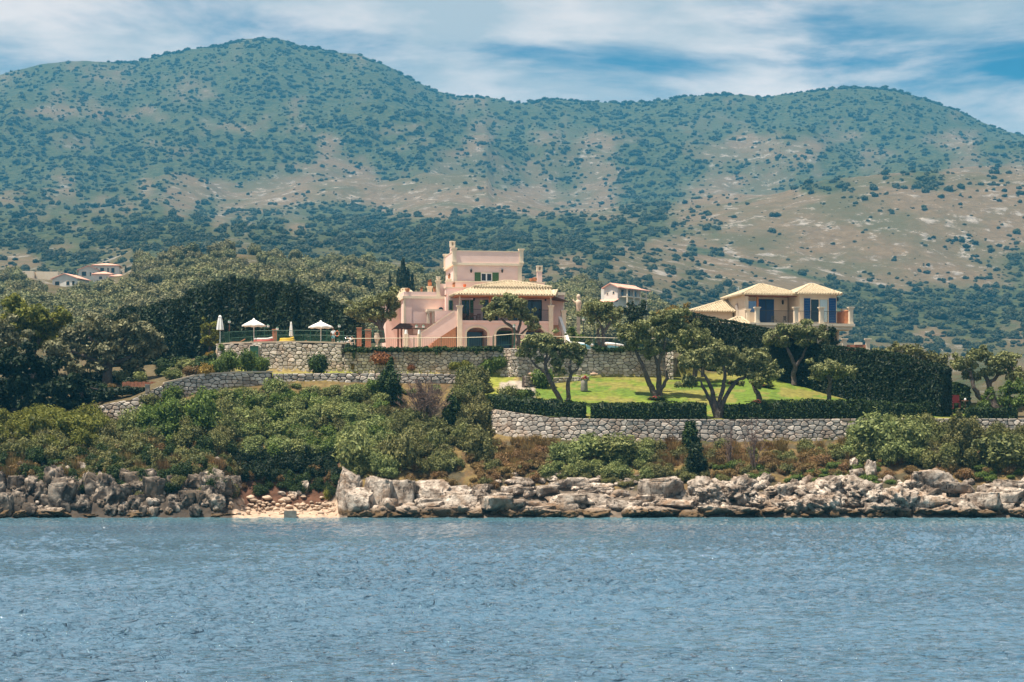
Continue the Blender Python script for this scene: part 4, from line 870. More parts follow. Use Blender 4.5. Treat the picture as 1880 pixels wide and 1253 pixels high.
for k in range(nst): mb.box(xs0+(xs1-xs0)*k/nst, xs0+(xs1-xs0)*(k+1)/nst-.004, sv+.26, sv+1.19, g0, g0+(zf-g0)*(k+1)/nst)
mb.build('steps', M['step'], vil)
for px_ in (745.5, 770):
    mb = MB(); xx = X(px_,-1.5); mb.box(xx-.24,xx+.24,-1.74,-1.26,g0,Z(614,px_,-1.5)); o_ = mb.build('gate_post', M['cream'], vil)
    MB().lathe([(.2,0),(.22,.05),(.16,.5),(.13,.52)], (xx,-1.5,Z(614,px_,-1.5)), 10).build('post_lamp', M['white'], o_)
mb = MB(); mb.box(X(750,-1.4),X(767,-1.4),-1.45,-1.3,g0,Z(616,758,-1.4)); mb.build('low_wall', M['pink'], vil)
# pergola roof
mb = MB(); xp0, xp1, xp2 = X(723,2.2), X(735,2.8), X(797,2.8); zq0, zq1 = Z(603,730,2.2), Z(593.5,760,2.8)
mb.slab([(xp0,2.0,zq0),(xp2,2.0,zq0),(xp2,3.4,zq1),(xp1,3.4,zq1)], 0.12).slab([(xp0,2.0,zq0),(xp1,3.4,zq1),(xp1,4.9,zq1),(xp0,4.9,zq0)], 0.12).slab([(xp1,3.4,zq1),(xp2,3.4,zq1),(xp2,4.9,zq1),(xp1,4.9,zq1)], .12); mb.build('pergola_roof', M['darkwood'], vil)
for px_ in (731, 737.5, 790): mb = MB(); xx = X(px_,2.3); mb.box(xx-.1,xx+.1,2.2,2.4,g0,zq0+.02); mb.build('pergola_post', M['wood'], vil)
# right stairs coming down towards the sea
mb = MB(); nst = 14
for k in range(nst): mb.box(X(1014,1.2), X(1026,1.2), 1.6-4.0*(k+1)/nst, 1.6-4.0*k/nst-.004, g0, zf-(zf-g0)*(k+1)/nst)
mb.build('steps', M['step'], vil)
sx0 = X(1026.3,1.2); mb = MB()
mb.quad_ids([(sx0,1.6,zf-.3),(sx0+.35,1.6,zf-.3),(sx0+1.05,-2.4,g0),(sx0+.7,-2.4,g0),(sx0,1.6,zf+.75),(sx0+.35,1.6,zf+.75),(sx0+1.05,-2.4,g0+1.0),(sx0+.7,-2.4,g0+1.0)], [(4,7,6,5),(0,3,7,4),(1,5,6,2),(3,2,6,7),(0,4,5,1)]); mb.build('stair_parapet', M['white'], vil)
# things on the balcony and the roof terrace
def garden_chair(p, rz, mt, label, group=None):
    t_ = thing('garden_chair', label, 'chair', p, rz, group)
    MB().box(-.24,.24,-.24,.24,.42,.47).build('seat', M[mt], t_); mb = MB()
    for k in range(4): mb.box(-.22+.12*k,-.16+.12*k,.2,.24,.47,.95)
    mb.box(-.24,.24,.19,.25,.9,.98); mb.build('backrest', M[mt], t_)
    for a in (-.21,.21):
        for c in (-.21,.21): MB().box(a-.025,a+.025,c-.025,c+.025,0,.419).build('leg', M[mt], t_)
    return t_
VM = Matrix.Translation(V.o) @ Matrix.Rotation(V.t, 4, 'Z')
def vp(px, v, z): return VM @ Vector((X(px,v), v, z))
for k, (px_, v_, rz_, lb) in enumerate(((855,1.6,.3,'brown wooden chair at the left end of the villa balcony'),(866,0.9,2.9,'brown wooden chair before the balcony table with its back to the sea'),(878,1.7,-.5,'brown wooden chair right of the balcony table'))): garden_chair(vp(px_,v_,zd+.002), V.t+rz_, 'wood', lb, 'balcony chairs')
garden_chair(vp(989,1.3,zd+.002), V.t+.2, 'iron', 'dark chair at the right end of the villa balcony')
t_ = thing('balcony_table', 'brown wooden table on the left half of the villa balcony', 'table', vp(867,1.7,zd+.002), V.t); MB().box(-.6,.6,-.4,.4,.7,.75).build('tabletop', M['wood'], t_)
for a in (-.52,.52):
    for c in (-.32,.32): MB().box(a-.03,a+.03,c-.03,c+.03,0,.699).build('leg', M['wood'], t_)
def pot(p, s, label, mt='terracotta', plant=None, fat=1.0, seed=0):
    t_ = thing('plant_pot', label, 'pot', p); s *= .78
    MB().lathe([(.16*fat*s,0),(.24*fat*s,.15*s),(.28*fat*s,.34*s),(.24*fat*s,.48*s),(.29*fat*s,.52*s),(.29*fat*s,.58*s),(.22*fat*s,.57*s)], n=14).build('pot_body', M[mt], t_, True)
    if plant: add('plant', crown_mesh('plant', [((0,0,.72*s),(.3*s,.3*s,.26*s)),((.1*s,0,.92*s),(.2*s,.2*s,.2*s))], 120, .09*s, 900+seed, core=.6), M[plant], t_)
    return t_
pz = lambda px, py, v: vp(px, v, Z(py,px,v))
pot(pz(748,536,fv+.1), .9, 'fat terracotta pot on the left corner of the villa parapet', fat=1.5)
pot(pz(774,536,fv+.1), .7, 'small terracotta pot with a plant on the left villa parapet', plant='redleaf', seed=1)
pot(pz(797.5,536,fv+.1), .8, 'terracotta pot with a dark plant beside the parapet pillar', plant='redleaf', seed=2)
pot(pz(789,526,fv+2.5), 1.05, 'round terracotta pot on the pillar behind the left parapet', plant='redleaf', fat=1.1, seed=3)
pot(pz(804.5,515,fv+.15), 1.0, 'wide cream urn on top of the parapet pillar', 'cream', fat=1.3)
pot(pz(824.5,512,tv+.6), .8, 'terracotta urn with a plant on the pillar at the foot of the tower', plant='redleaf', seed=4)
pot(pz(833,528,tv-1), .8, 'dark terracotta pot with a plant on the terrace ledge below the tower', plant='redleaf', seed=5)
pot(pz(853,528,tv-1), .85, 'bright orange terracotta jar on the terrace ledge above the porch roof', 'orange', fat=1.1)
pot(pz(976,517,tv+.15), .8, 'squat terracotta pot on the right parapet behind the porch roof', fat=1.6)
pot(pz(982,517,tv+.15), 1.0, 'taller terracotta pot on the right parapet beside the chimney', fat=1.3)
pot(vp(1041,-2.0,g0+.3), 1.1, 'dark pot at the foot of the right villa stairs', 'concrete', plant='green1', seed=6)

# ---- villa with blue shutters
W = Site(1460, 280, 12, 15.5); blu = thing('cream_villa', 'cream villa with blue shutters, two pale hipped roofs and a wide balcony', 'house', W.o, W.t)
X, Z = W.x, W.z; g1 = -1
zf2 = Z(592,1460,0); rv = 1.5
a0, a1 = X(1368,rv), X(1467,rv); ze2 = Z(541,1415,rv)
# left pavilion: side wall, recessed loggia
mb = MB(); mb.box(a0, a0+.45, rv, rv+8, g1, ze2).box(a0+.45, a1-.5, rv+3, rv+3.3, zf2, ze2); mb.build('loggia_wall', M['cream2'], blu)
mb = MB(); mb.box(a0+.45, a1-.5, rv+3.31, rv+8, g1, ze2-.02); mb.build('left_block', M['cream2'], blu)
mb = MB(); mb.box(a0, a1+.05, rv-.05, rv+.2, ze2-.28, ze2-.003); mb.build('eave_beam', M['wood'], blu)
mb = MB(); V_ = X(1391,rv+.3); mb.box(V_-.12,V_+.12,rv+.3,rv+.5,zf2,ze2-.3); mb.build('post', M['soffit'], blu)
mb = MB(); mb.box(a0+.46, a1-.51, rv+.25, rv+2.95, ze2-.16, ze2-.06); mb.build('loggia_ceiling', M['wood'], blu)
hip(blu, a0-.6, a1+.2, rv-.6, rv+8.6, ze2, Z(523,1396,rv+4), X(1394,rv+4), X(1401,rv+4))
o_ = MB().box(X(1392.5,rv+2.9), X(1421,rv+2.9), rv+2.88, rv+2.98, zf2+.03, Z(550,1406,rv+2.9)).build('blue_door', M['blue'], blu)
MB().box(X(1405.5,rv+2.9), X(1406.5,rv+2.9), rv+2.84, rv+2.879, zf2+.1, Z(551,1406,rv+2.9)).build('door_edge', M['iron'], o_)
o_ = MB().box(X(1372,rv+.1), X(1388.5,rv+.1), rv+.12, rv+.16, Z(573,1380,rv), Z(553,1380,rv)).build('wind_screen', M['bluedoor_glass'], blu)
lantern(blu, X(1436,rv+3), rv+3, Z(556,1436,rv+3), 1.2)
# right pavilion with window and shutters
r0, r1 = X(1468,0.4), X(1536,0.4); ze3 = Z(540,1500,.4)
hb = (X(1488,.4), X(1521,.4), zf2+.02, Z(549,1505,.4))
walled(blu, 'right_front', r0, r1, zf2, ze3, .4, .75, [hb], 'cream2'); mb = MB(); mb.box(r0, r1, .752, 8.4, g1, ze3-.01); mb.build('right_block', M['cream2'], blu)
window(blu, *hb, .5, 'window', 'cream', 2, 'glass', .1, .08)
xm = (hb[0]+hb[1])/2; mb = MB()
for k in range(9): mb.box(xm+.12+k*(hb[1]-xm-.25)/9, xm+.12+(k+.94)*(hb[1]-xm-.25)/9, .50-.02*(k%2), .54, hb[2]+.1, hb[3]-.1)
mb.build('curtain', M['curtain'], blu)
shutter(blu, X(1476,.4), X(1487.5,.4), zf2+.02, Z(548,1482,.4), .4, 'blue', 14); shutter(blu, X(1521.5,.4), X(1534.5,.4), zf2+.02, Z(548,1528,.4), .4, 'blue', 14)
hip(blu, r0-.75, r1+.55, -.2, 9.0, ze3, Z(522,1491,4), X(1488,4), X(1495,4))
mb = MB(); V_ = X(1536.7,.6); mb.box(V_,V_+.18,.55,.8,Z(553,1537,.6),Z(546,1537,.6)); mb.build('alarm_box', M['iron'], blu)
# balcony
fb = -2.2; b0, b1 = X(1377,fb), X(1570,fb)
mb = MB(); zsl = Z(593.5,1470,fb); mb.box(b0, b1, fb, .38, zsl-.35, zsl).box(b0+.25, b1-.3, fb+.25, .38, zsl-.75, zsl-.352); mb.build('balcony_slab', M['cream'], blu)
mb = MB(); mb.box(a0, a1, .39, rv+2.99, zsl-.6, zsl); mb.build('loggia_floor', M['cream'], blu)
for px_ in (1390, 1461, 1508, 1562): mb = MB(); pillar(mb, X(px_,fb+.35), fb+.35, .5, zsl, Z(564,px_,fb+.35), .12); mb.build('balcony_pillar', M['cream'], blu)
for p0_, p1_ in ((1394,1457),(1465,1504),(1512,1558)): railing(blu, (X(p0_,fb+.35),fb+.35), (X(p1_,fb+.35),fb+.35), zsl, Z(571.5,1470,fb+.35), 'iron')
for px_, v_ in ((1373,rv-.3),(1549,1.2)): mb = MB(); pillar(mb, X(px_,v_), v_, .42, zsl-.35, Z(567.5,px_,v_), .1); mb.build('balcony_pillar', M['cream'], blu)
mb = MB(); mb.box(X(1375,rv-.3), X(1388,rv-.3), rv-.4, rv-.2, zsl, Z(574,1380,rv-.3)); mb.build('balcony_wall', M['cream2'], blu)
mb = MB(); q0, q1 = Vector((X(1537,2.4),2.4)), Vector((X(1559,fb+.5),fb+.5)); zr0 = Z(572,1550,0)
for k in range(15):
    q = q0+(q1-q0)*(k/14); mb.box(q.x-.05,q.x+.05,q.y-.05,q.y+.05,zsl-.3,zr0-.1)
mb.tube([(q0.x,q0.y,zr0),(q1.x,q1.y,zr0)], .09, 6); mb.build('balustrade', M['terracotta'], blu)
mb = MB(); mb.box(X(1377,.5),X(1540,.5),.6,1.0,g1,zsl-.76).box(X(1537,.3),X(1540,.3),.2,.55,g1,zsl-.76); mb.build('ground_floor_wall', M['cream2'], blu)
# lower roofs to the left
tv2 = 6; mb = MB(); mb.box(X(1283,tv2), X(1345,tv2), tv2, tv2+6, g1, Z(572,1310,tv2)); mb.build('annex_wall', M['cream2'], blu)
hip(blu, X(1268,tv2-.6), X(1352,tv2-.6), tv2-.6, tv2+6.6, Z(571.5,1310,tv2-.6), Z(553,1327,tv2+3), X(1325,tv2+3), X(1332,tv2+3))
hip(blu, X(1331,-1.5), X(1377,-1.5), -1.5, 2.6, Z(595,1350,-1.5), Z(583,1357,.5), X(1353,.5), X(1361,.5))
mb = MB(); V_ = X(1352,rv+3); mb.tube([(X(1356,rv+2),rv+2,ze2),(X(1356,rv+2),rv+2,Z(527,1356,rv+2))], .03, 6).tube([(X(1351,rv+2),rv+2,Z(529,1351,rv+2)),(X(1358,rv+2),rv+2,Z(533,1358,rv+2))], .025, 5).tube([(X(1352,rv+1.8),rv+1.6,Z(531,1352,rv+2)),(X(1352,rv+2),rv+2.4,Z(531,1352,rv+2))], .02, 5); mb.build('antenna', M['steel'], blu)
mb = MB(); c_ = (X(1355.5,rv+3.0), rv+3.05, Z(565,1355,rv+3)); 
for k in range(12): pass
mb.lathe([(.02,0),(.3,.06),(.5,.2),(.52,.22),(.49,.2)], (0,0,0), 14); me_ = mb.mesh('dish'); me_.transform(Matrix.Translation(c_) @ Matrix.Rotation(math.radians(75),4,'X')); add('satellite_dish', me_, M['dishgrey'], blu)
BM_ = Matrix.Translation(W.o) @ Matrix.Rotation(W.t, 4, 'Z')
for px_, v_, lb in ((1421,-.6,'dark chair on the balcony in front of the blue door'),(1443,-.4,'dark chair on the balcony beside the second pillar')): garden_chair(BM_ @ Vector((X(px_,v_),v_,zsl+.002)), W.t+.4, 'iron', lb, 'cream villa chairs')
# lower terrace of the blue-shuttered villa
lt = thing('terrace_balustrade', 'two cream pillars and terracotta balustrade right below the blue-shuttered villa', 'balustrade', P(1550,645,272))
o0 = Vector(lt.location)
for px_ in (1550.5, 1593): mb = MB(); q = P(px_,622,272)-o0; pillar(mb, q.x, q.y, .5, -2.5, q.z, .12); mb.build('pillar', M['cream'], lt)
mb = MB(); q0, q1 = P(1554,629,272)-o0, P(1589,629,272)-o0; mb.box(q0.x,q1.x,-.08,.08,-2.5,q0.z-.3); mb.build('panel', M['brick'], lt); MB().box(q0.x+1,q1.x-.4,-.14,.14,q0.z-.297,q0.z).build('top_rail', M['cream'], lt)

# ---- distant houses
def far_house(name, label, px0, px1, pe, pr, pb, Y, deg, depth, wall='whitewall', roof='redtile', gable=False, wins=(), extra=None):
    """box house; eave pe, ridge pr, base pb in photo rows; windows given as fractions of the front"""
    S_ = Site((px0+px1)/2, Y, deg, zpy(pb+6, Y)); t_ = thing(name, label, 'house', S_.o, S_.t); x0, x1 = S_.x(px0), S_.x(px1); pm = (px0+px1)/2; ze_, zr_, zb_ = S_.z(pe,pm), S_.z(pr,pm), S_.z(pb+8,pm)
    zb_ = min(zb_, float(far_arr(np.array([S_.o.x]), np.array([Y]))[0])-S_.o.z-1.0)
    zw_ = S_.z(pb+8,pm); MB().box(x0,x1,0,depth,zb_,ze_).build('wall', M[wall], t_); e = .5
    if gable:
        xm_ = (x0+x1)/2; MB().prism([(x0,ze_),(x1,ze_),(xm_,zr_)], 0, depth).build('gable', M[wall], t_)
        for q in (((xm_,-e,zr_+.12),(x0-e,-e,ze_-.1),(x0-e,depth+e,ze_-.1),(xm_,depth+e,zr_+.12)), ((x1+e,-e,ze_-.1),(xm_,-e,zr_+.12),(xm_,depth+e,zr_+.12),(x1+e,depth+e,ze_-.1))): MB().slab(q, .25).build('roof_slope', M[roof], t_)
    elif pr < pe:
        ri = min(depth/2, (x1-x0)/2-.2); a,b_,c_,d_ = (x0-e,-e,ze_),(x1+e,-e,ze_),(x1+e,depth+e,ze_),(x0-e,depth+e,ze_); p_, q_ = (x0+ri,depth/2,zr_),(x1-ri,depth/2,zr_)
        for q in ((a,b_,q_,p_),(b_,c_,q_),(c_,d_,p_,q_),(d_,a,p_)): MB().slab(q, .25).build('roof_slope', M[roof], t_)
    for fx0, fx1, fz0, fz1 in wins:
        o = MB().box(x0+(x1-x0)*fx0, x0+(x1-x0)*fx1, -.05, .02, zw_+(ze_-zw_)*fz0, zw_+(ze_-zw_)*fz1).build('window', M['cream'], t_)
        MB().box(x0+(x1-x0)*fx0+.12, x0+(x1-x0)*fx1-.12, -.07, -.052, zw_+(ze_-zw_)*fz0+.12, zw_+(ze_-zw_)*fz1-.12).build('pane', M['glass'], o)
    return t_, S_, x0, x1, ze_, zw_, depth
far_house('far_villa', 'low pale house with pink gable roof, lowest on the far left hillside', 96, 142, 511, 502.5, 524, 720, -14, 9, gable=True, wins=((.1,.3,.35,.75),(.55,.7,.35,.75),(.78,.9,.35,.75)))
far_house('far_villa', 'pale gabled house with a dark blue window in the far left hamlet', 144, 181, 495.5, 488, 508, 745, 10, 10, gable=True, wins=((.15,.4,.4,.85),(.55,.64,.4,.8),(.72,.82,.4,.8)))
far_house('far_villa', 'highest house of the far left hamlet, long with a pink hipped roof', 170, 218, 487, 481.5, 502, 762, 6, 9, wins=((.12,.2,.35,.8),(.28,.45,.35,.8),(.55,.63,.35,.8),(.7,.85,.35,.8)))
far_house('far_villa', 'low house almost all pink roof below the far left hamlet', 171, 205, 503, 497, 510, 728, 4, 8, wins=((.3,.5,.3,.7),))
far_house('far_villa', 'small tiled outbuilding at the right end of the far left hamlet', 203, 229, 507, 502.5, 511, 722, 0, 6, wins=((.4,.6,.3,.7),))
far_house('far_villa', 'long flat-roofed cream building left of the far hamlet', 39, 62, 498, 498, 507, 750, 0, 8, 'cream'); far_house('far_villa', 'low cream wall-like building between the flat roof and the hamlet', 66, 106, 499, 499, 506, 752, 0, 5, 'cream')
t_, S_, x0, x1, ze_, zb_, dp = far_house('white_house', 'white two-storey house with pinkish roof on the hill between the villas', 1109, 1134, 527.5, 520.5, 558, 560, -36, 11, gable=True, wins=((.18,.32,.62,.76),(.62,.78,.65,.8),(.38,.52,.3,.42),(.62,.78,.31,.44)))
MB().box(x1+.01, x1+2.6, .6, dp-.5, zb_+2.7, zb_+2.95).build('balcony', M['cream'], t_); MB().slab([(x1,.2,ze_+.2),(x1+3.2,.2,ze_-.5),(x1+3.2,dp,ze_-.5),(x1,dp,ze_+.2)], .25).build('veranda_roof', M['redtile'], t_)
for k in range(4): MB().box(x1+2.3, x1+2.6, .6+k*3, .9+k*3, zb_, ze_-.45).build('veranda_post', M['cream'], t_)
for k in range(3): o = MB().box(x1+.01, x1+.06, 1.4+k*3, 2.8+k*3, zb_+3.1, ze_-.6).build('window', M['cream'], t_); MB().box(x1+.062, x1+.08, 1.5+k*3, 2.7+k*3, zb_+3.2, ze_-.7).build('pane', M['glass'], o)
MB().box(x0-1.6, x0-.01, 1, 6, zb_, zb_+5.2).build('side_wing', M['whitewall'], t_)
MB().slab([(x0-1.0,-2.2,zb_+1.5),(x1+.4,-2.2,zb_+1.5),(x1+.4,0,zb_+2.3),(x0-1.0,0,zb_+2.3)], .2).build('lean_to_roof', M['redtile'], t_)
MB().box(x0-.8, x1, -2.0, -.02, zb_, zb_+1.45).build('lean_to_wall', M['whitewall'], t_)
# ------------------------------------------------------------------ pool terrace
ZD = 19.74+0.16
def deck(px, Y): return Vector(((px-940)*Y/F, Y, 19.72))
def open_umbrella(px, pt, pr, half, Y, label):
    b_ = deck(px, Y); t_ = thing('parasol', label, 'parasol', b_); zt_ = zpy(pt, Y)-b_.z; zr_ = zpy(pr, Y)-b_.z; hw = half*Y/F
    MB().tube([(0,0,0),(0,0,zt_-.05)], .05, 8).build('pole', M['white'], t_)
    MB().lathe([(.32,0),(.32,.08),(.08,.12),(.06,.3)], n=12).build('base', M['concrete'], t_)
    mb = MB(); n_ = 8
    for k in range(n_):
        a_, c_ = 2*math.pi*k/n_+.2, 2*math.pi*(k+1)/n_+.2; m_ = (a_+c_)/2
        e0, e1, em = (hw*math.cos(a_),hw*math.sin(a_),zr_+.05), (hw*math.cos(c_),hw*math.sin(c_),zr_+.05), (hw*.93*math.cos(m_),hw*.93*math.sin(m_),zr_+.12)
        mid = (hw*.5*math.cos(m_),hw*.5*math.sin(m_),zr_+(zt_-zr_)*.5); ap = (0,0,zt_)
        q = [ap,e0,em,e1,mid]; mb.quad_ids(q, [(0,1,4),(1,2,4),(2,3,4),(3,0,4)]); lo = lambda p: (p[0],p[1],p[2]-.16); mb.quad_ids([e0,em,e1,lo(e1),lo(em),lo(e0)], [(0,5,4,1),(1,4,3,2)])
    mb.build('canopy', M['canvas'], t_); MB().lathe([(.10,0),(.16,.04),(.05,.14)], (0,0,zt_-.05), 8).build('vent_cap', M['canvas'], t_)
    mb = MB()
    for k in range(n_): a_ = 2*math.pi*k/n_+.2; mb.tube([(0,0,zt_-.75),(hw*.55*math.cos(a_),hw*.55*math.sin(a_),zr_+(zt_-zr_)*.40)], .018, 4)
    mb.build('struts', M['white'], t_)
def closed_umbrella(px, pt, pb, half, Y, label):
    b_ = deck(px, Y); t_ = thing('parasol', label, 'parasol', b_); zt_, zb_ = zpy(pt,Y)-b_.z, zpy(pb,Y)-b_.z; hw = half*Y/F; hh = zt_-zb_
    MB().tube([(0,0,0),(0,0,zt_-.1)], .05, 8).build('pole', M['white'], t_); MB().lathe([(.32,0),(.32,.08),(.08,.12),(.06,.3)], n=12).build('base', M['concrete'], t_)
    mb = MB(); n_ = 16; prof = [(1.0,0),(.86,.3),(.66,.62),(.46,.84),(.34,.855)]; b0 = len(mb.v)
    for q, z in prof:
        for k in range(n_): rr = hw*q*(1.0 if k%2 else .72); a_ = 2*math.pi*k/n_; mb.v.append((rr*math.cos(a_),rr*math.sin(a_),zb_+hh*z))
    for i in range(len(prof)-1):
        for k in range(n_): mb.f.append((i*n_+k, i*n_+(k+1)%n_, (i+1)*n_+(k+1)%n_, (i+1)*n_+k))
    mb.f.append(tuple(range(n_))[::-1]); mb.build('folded_canopy', M['canvas'], t_)
    MB().lathe([(hw*.42,0),(hw*.46,hh*.03),(hw*.28,hh*.12),(.03,hh*.15)], (0,0,zb_+hh*.845), 10).build('cap', M['canvas'], t_)
closed_umbrella(404, 579, 606, 7.2, 262.6, 'closed white parasol at the left end of the pool terrace')
open_umbrella(466, 586, 598.5, 22, 266, 'open white parasol on the left half of the pool terrace')
closed_umbrella(534.5, 591, 617.5, 3.9, 262, 'slim closed white parasol between the two open ones')
open_umbrella(589, 590, 601.5, 23, 264, 'open white parasol beside the standing person')
# pool fence
def fence(name, label, pts, h_, mt='greenmetal', gap=.15, rail=None, post=2.3, railmat=None, cat='fence', pr=.035):
    pts = [Vector(p) for p in pts]; t_ = thing(name, label, cat, pts[0]); o0 = pts[0]; mb = MB(); rl = MB(); acc = 0
    for a_, b_ in zip(pts[:-1], pts[1:]):
        d = b_-a_; n_ = max(1, round(d.length/post))
        for k in range(n_+(b_ is pts[-1])): q = a_+d*(k/n_)-o0; MB().box(q.x-pr,q.x+pr,q.y-pr,q.y+pr,q.z,q.z+h_+.08).build('post', M[mt], t_)
        m_ = int(d.length/gap)
        for k in range(m_): q = a_+d*((k+.5)/m_)-o0; mb.tube([q+Vector((0,0,.1)), q+Vector((0,0,h_))], .011, 4, cap=False)
        rl.tube([a_-o0+Vector((0,0,h_)), b_-o0+Vector((0,0,h_))], .028 if not rail else rail, 6); mb.tube([a_-o0+Vector((0,0,.1)), b_-o0+Vector((0,0,.1))], .018, 5)
    tag(mb.build('pickets', M[mt], t_), kind='stuff'); rl.build('top_rail', M[railmat or mt], t_); return t_
def wtop(px, Y, z): return ((px-940)*Y/F, Y, z)
fence('pool_fence', 'green metal picket fence along the front of the pool terrace', [wtop(403,263.6,zpy(634,264)+.16), wtop(421,261.25,zpy(632,261)+.16), wtop(470,259.75,zpy(630,259.5)+.16), wtop(540,259.05,zpy(629,258.8)+.16), wtop(600,258.75,zpy(630,258.5)+.16), wtop(631,258.7,zpy(632,258.4)+.16)], 1.3, gap=.14, post=2.6)
fence('pool_fence', 'green metal fence behind the pool in front of the dark cypresses', [wtop(424,274,19.9), wtop(500,275,20.35), wtop(560,275,20.35), wtop(652,274,20.2)], 1.25, post=3.0)
fence('garden_fence', 'short grey-green railing by the brick posts left of the villa', [wtop(664,266,20.3), wtop(704,266,20.2)], 1.35, post=1.6, gap=.16)
fence('terrace_fence', 'wire fence with a pale top rail along the villa terrace wall', [wtop(634,258.0,18.9), wtop(700,257.3,18.9), wtop(760,256.7,18.9), wtop(860,255.7,18.9), wtop(905,255.2,18.95)], 1.25, gap=.22, rail=.04, railmat='cream', post=3.3)
fence('terrace_fence', 'wire fence with a pale rail on the rounded bay and right terrace wall', [wtop(906,255.2,19.05), wtop(945,254.0,19.15), wtop(975,255.1,19.05), wtop(1050,256.5,18.95), wtop(1130,257.6,18.9), wtop(1220,258.6,18.9)], 1.3, gap=.22, rail=.04, railmat='cream', post=3.4)
# deck furniture
def lounger(px, Y, rz, mt, cm, label):
    t_ = thing('sun_lounger', label, 'sun lounger', deck(px,Y), rz); MB().box(-.95,.95,-.33,.33,.28,.36).build('frame', M['white'], t_)
    for a_ in (-.8,.8):
        for c_ in (-.28,.28): MB().box(a_-.03,a_+.03,c_-.03,c_+.03,0,.279).build('leg', M['white'], t_)
    mb = MB(); mb.prism([(-.93,.365),(.3,.365),(.95,.75),(.93,.86),(.27,.49),(-.93,.47)], -.3, .3); mb.build('cushion', M[cm], t_); return t_
def inflatable(px, Y, label, m1, m2, Lx=.85):
    t_ = thing('inflatable_boat', label, 'inflatable', deck(px,Y)+Vector((0,0,.0)), .1); path = [(Lx*math.cos(a_), .5*math.sin(a_), .3+.18*max(0,math.cos(a_))**3) for a_ in np.linspace(0,2*math.pi,21)]
    MB().tube([(x,y,z-.06) for x,y,z in path], .22, 8).build('tube_lower', M[m1], t_, True); MB().tube([(x,y,z+.22) for x,y,z in path], .13, 8).build('tube_upper', M[m2], t_, True)
    MB().box(-Lx*.8,Lx*.8,-.42,.42,.1,.16).build('floor', M[m2], t_)
inflatable(484, 260.8, 'red and white inflatable boat lying on the pool edge', 'red', 'white', 1.0)
inflatable(527, 260.7, 'yellow inflatable float lying beneath the slim closed parasol', 'yellow', 'yellow', .75)
lounger(436, 265, .15, 'white', 'step', 'low terracotta-coloured lounger left of the pool boat'); lounger(449, 269, .1, 'white', 'coping', 'beige lounger under the left open parasol')
lounger(515, 268, 0, 'white', 'brick', 'dark red lounger left of the slim closed parasol'); lounger(549, 268, .1, 'white', 'brick', 'dark red lounger right of the slim closed parasol')
lounger(634, 264, .3, 'white', 'canvas', 'pale lounger by the pool ladder')
t_ = thing('pool_ladder', 'bright steel pool ladder rails right of the standing person', 'ladder', deck(640,262.5))
for dx_ in (-.28,.28): MB().tube([(dx_,-.5,.0),(dx_-.1,-.35,.75),(dx_+.1,-.1,.95),(dx_+.35,.25,.7),(dx_+.45,.4,0)], .045, 8).build('rail', M['steel'], t_, True)
def lamp_post(px, Y, z0, py_top, label, heads=2, mt='greenmetal'):
    b_ = Vector(wtop(px,Y,z0)); t_ = thing('lamp_post', label, 'lamp post', b_); h_ = zpy(py_top,Y)-z0
    mb = MB(); mb.lathe([(.12,0),(.09,.3),(.05,.35),(.04,h_-.35)], n=8)
    if heads == 2: mb.tube([(-.42,0,h_-.42),(0,0,h_-.32),(.42,0,h_-.42)], .025, 6)
    mb.build('pole', M[mt], t_)
    for dx_ in ((-.42,.42) if heads == 2 else (0,)):
        hd = MB().lathe([(.05,-.38),(.13,-.30),(.17,-.05),(.19,-.04),(.06,.09)], (dx_,0,h_), 8).build('lamp_head', M['greenmetal'], t_)
        MB().lathe([(.06,-.29),(.145,-.28),(.18,-.07),(.06,-.06)], (dx_,-.012,h_), 8).build('lamp_glass', M['white'], hd)
lamp_post(771, 263, 18.9, 598, 'green double-headed lamp post before the villa stairs')
lamp_post(944, 257.5, 18.9, 597, 'green lamp post in front of the middle arch', 1)
lamp_post(486, 269, 19.72, 597, 'double lamp post behind the left open parasol'); lamp_post(509, 264, 19.72, 602, 'single white-headed lamp by the brick post', 1)
lamp_post(623, 261, 19.72, 597, 'single lamp right of the standing person', 1); lamp_post(421, 264.5, 19.72, 589, 'leaning shower post lamp at the left end of the terrace', 1, 'wood')
lamp_post(1091, 262, 18.9, 590, 'slim dark lamp post left of the terrace olive', 1); lamp_post(1071, 280, 16, 585, 'tall thin pole between the villa and the terrace olive', 1, 'iron')
for px, Y, pt, pb, wd, lb in ((504,266,606,632,.5,'red brick post behind the pool'),(659.5,262.5,603,634,.55,'red brick pillar at the right end of the pool'),(676,267,606,634,.7,'red brick barbecue wall under the olive beside the villa')):
    t_ = thing('brick_post', lb, 'post', Vector(wtop(px,Y,19.5))); h_ = zpy(pt,Y)-19.5; nrow = 9; hh = h_/nrow
    for k in range(nrow): MB().box(-wd/2-.01*(k%2),wd/2+.01*(k%2),-wd/2,wd/2,k*hh+.006,(k+1)*hh-.006).build('brick_course', M['brick'], t_)
    MB().box(-wd/2-.05,wd/2+.05,-wd/2-.05,wd/2+.05,h_,h_+.08).build('cap', M['step'], t_)
t_ = thing('store_door', 'flat green metal door in the pool wall behind the shrubs', 'door', P(467,684,259.3)); hh = 48*259.3/F
MB().box(-.48,.48,-.16,-.02,0,hh).build('door_leaf', M['greenmetal'], t_); MB().box(-.55,-.481,-.18,0,0,hh+.07).box(.481,.55,-.18,0,0,hh+.07).box(-.48,.48,-.18,0,hh+.001,hh+.07).build('door_frame', M['concrete'], t_); MB().lathe([(.03,0),(.05,.03),(.03,.06)], (.36,-.19,hh*.45), 8).build('handle', M['steel'], t_)
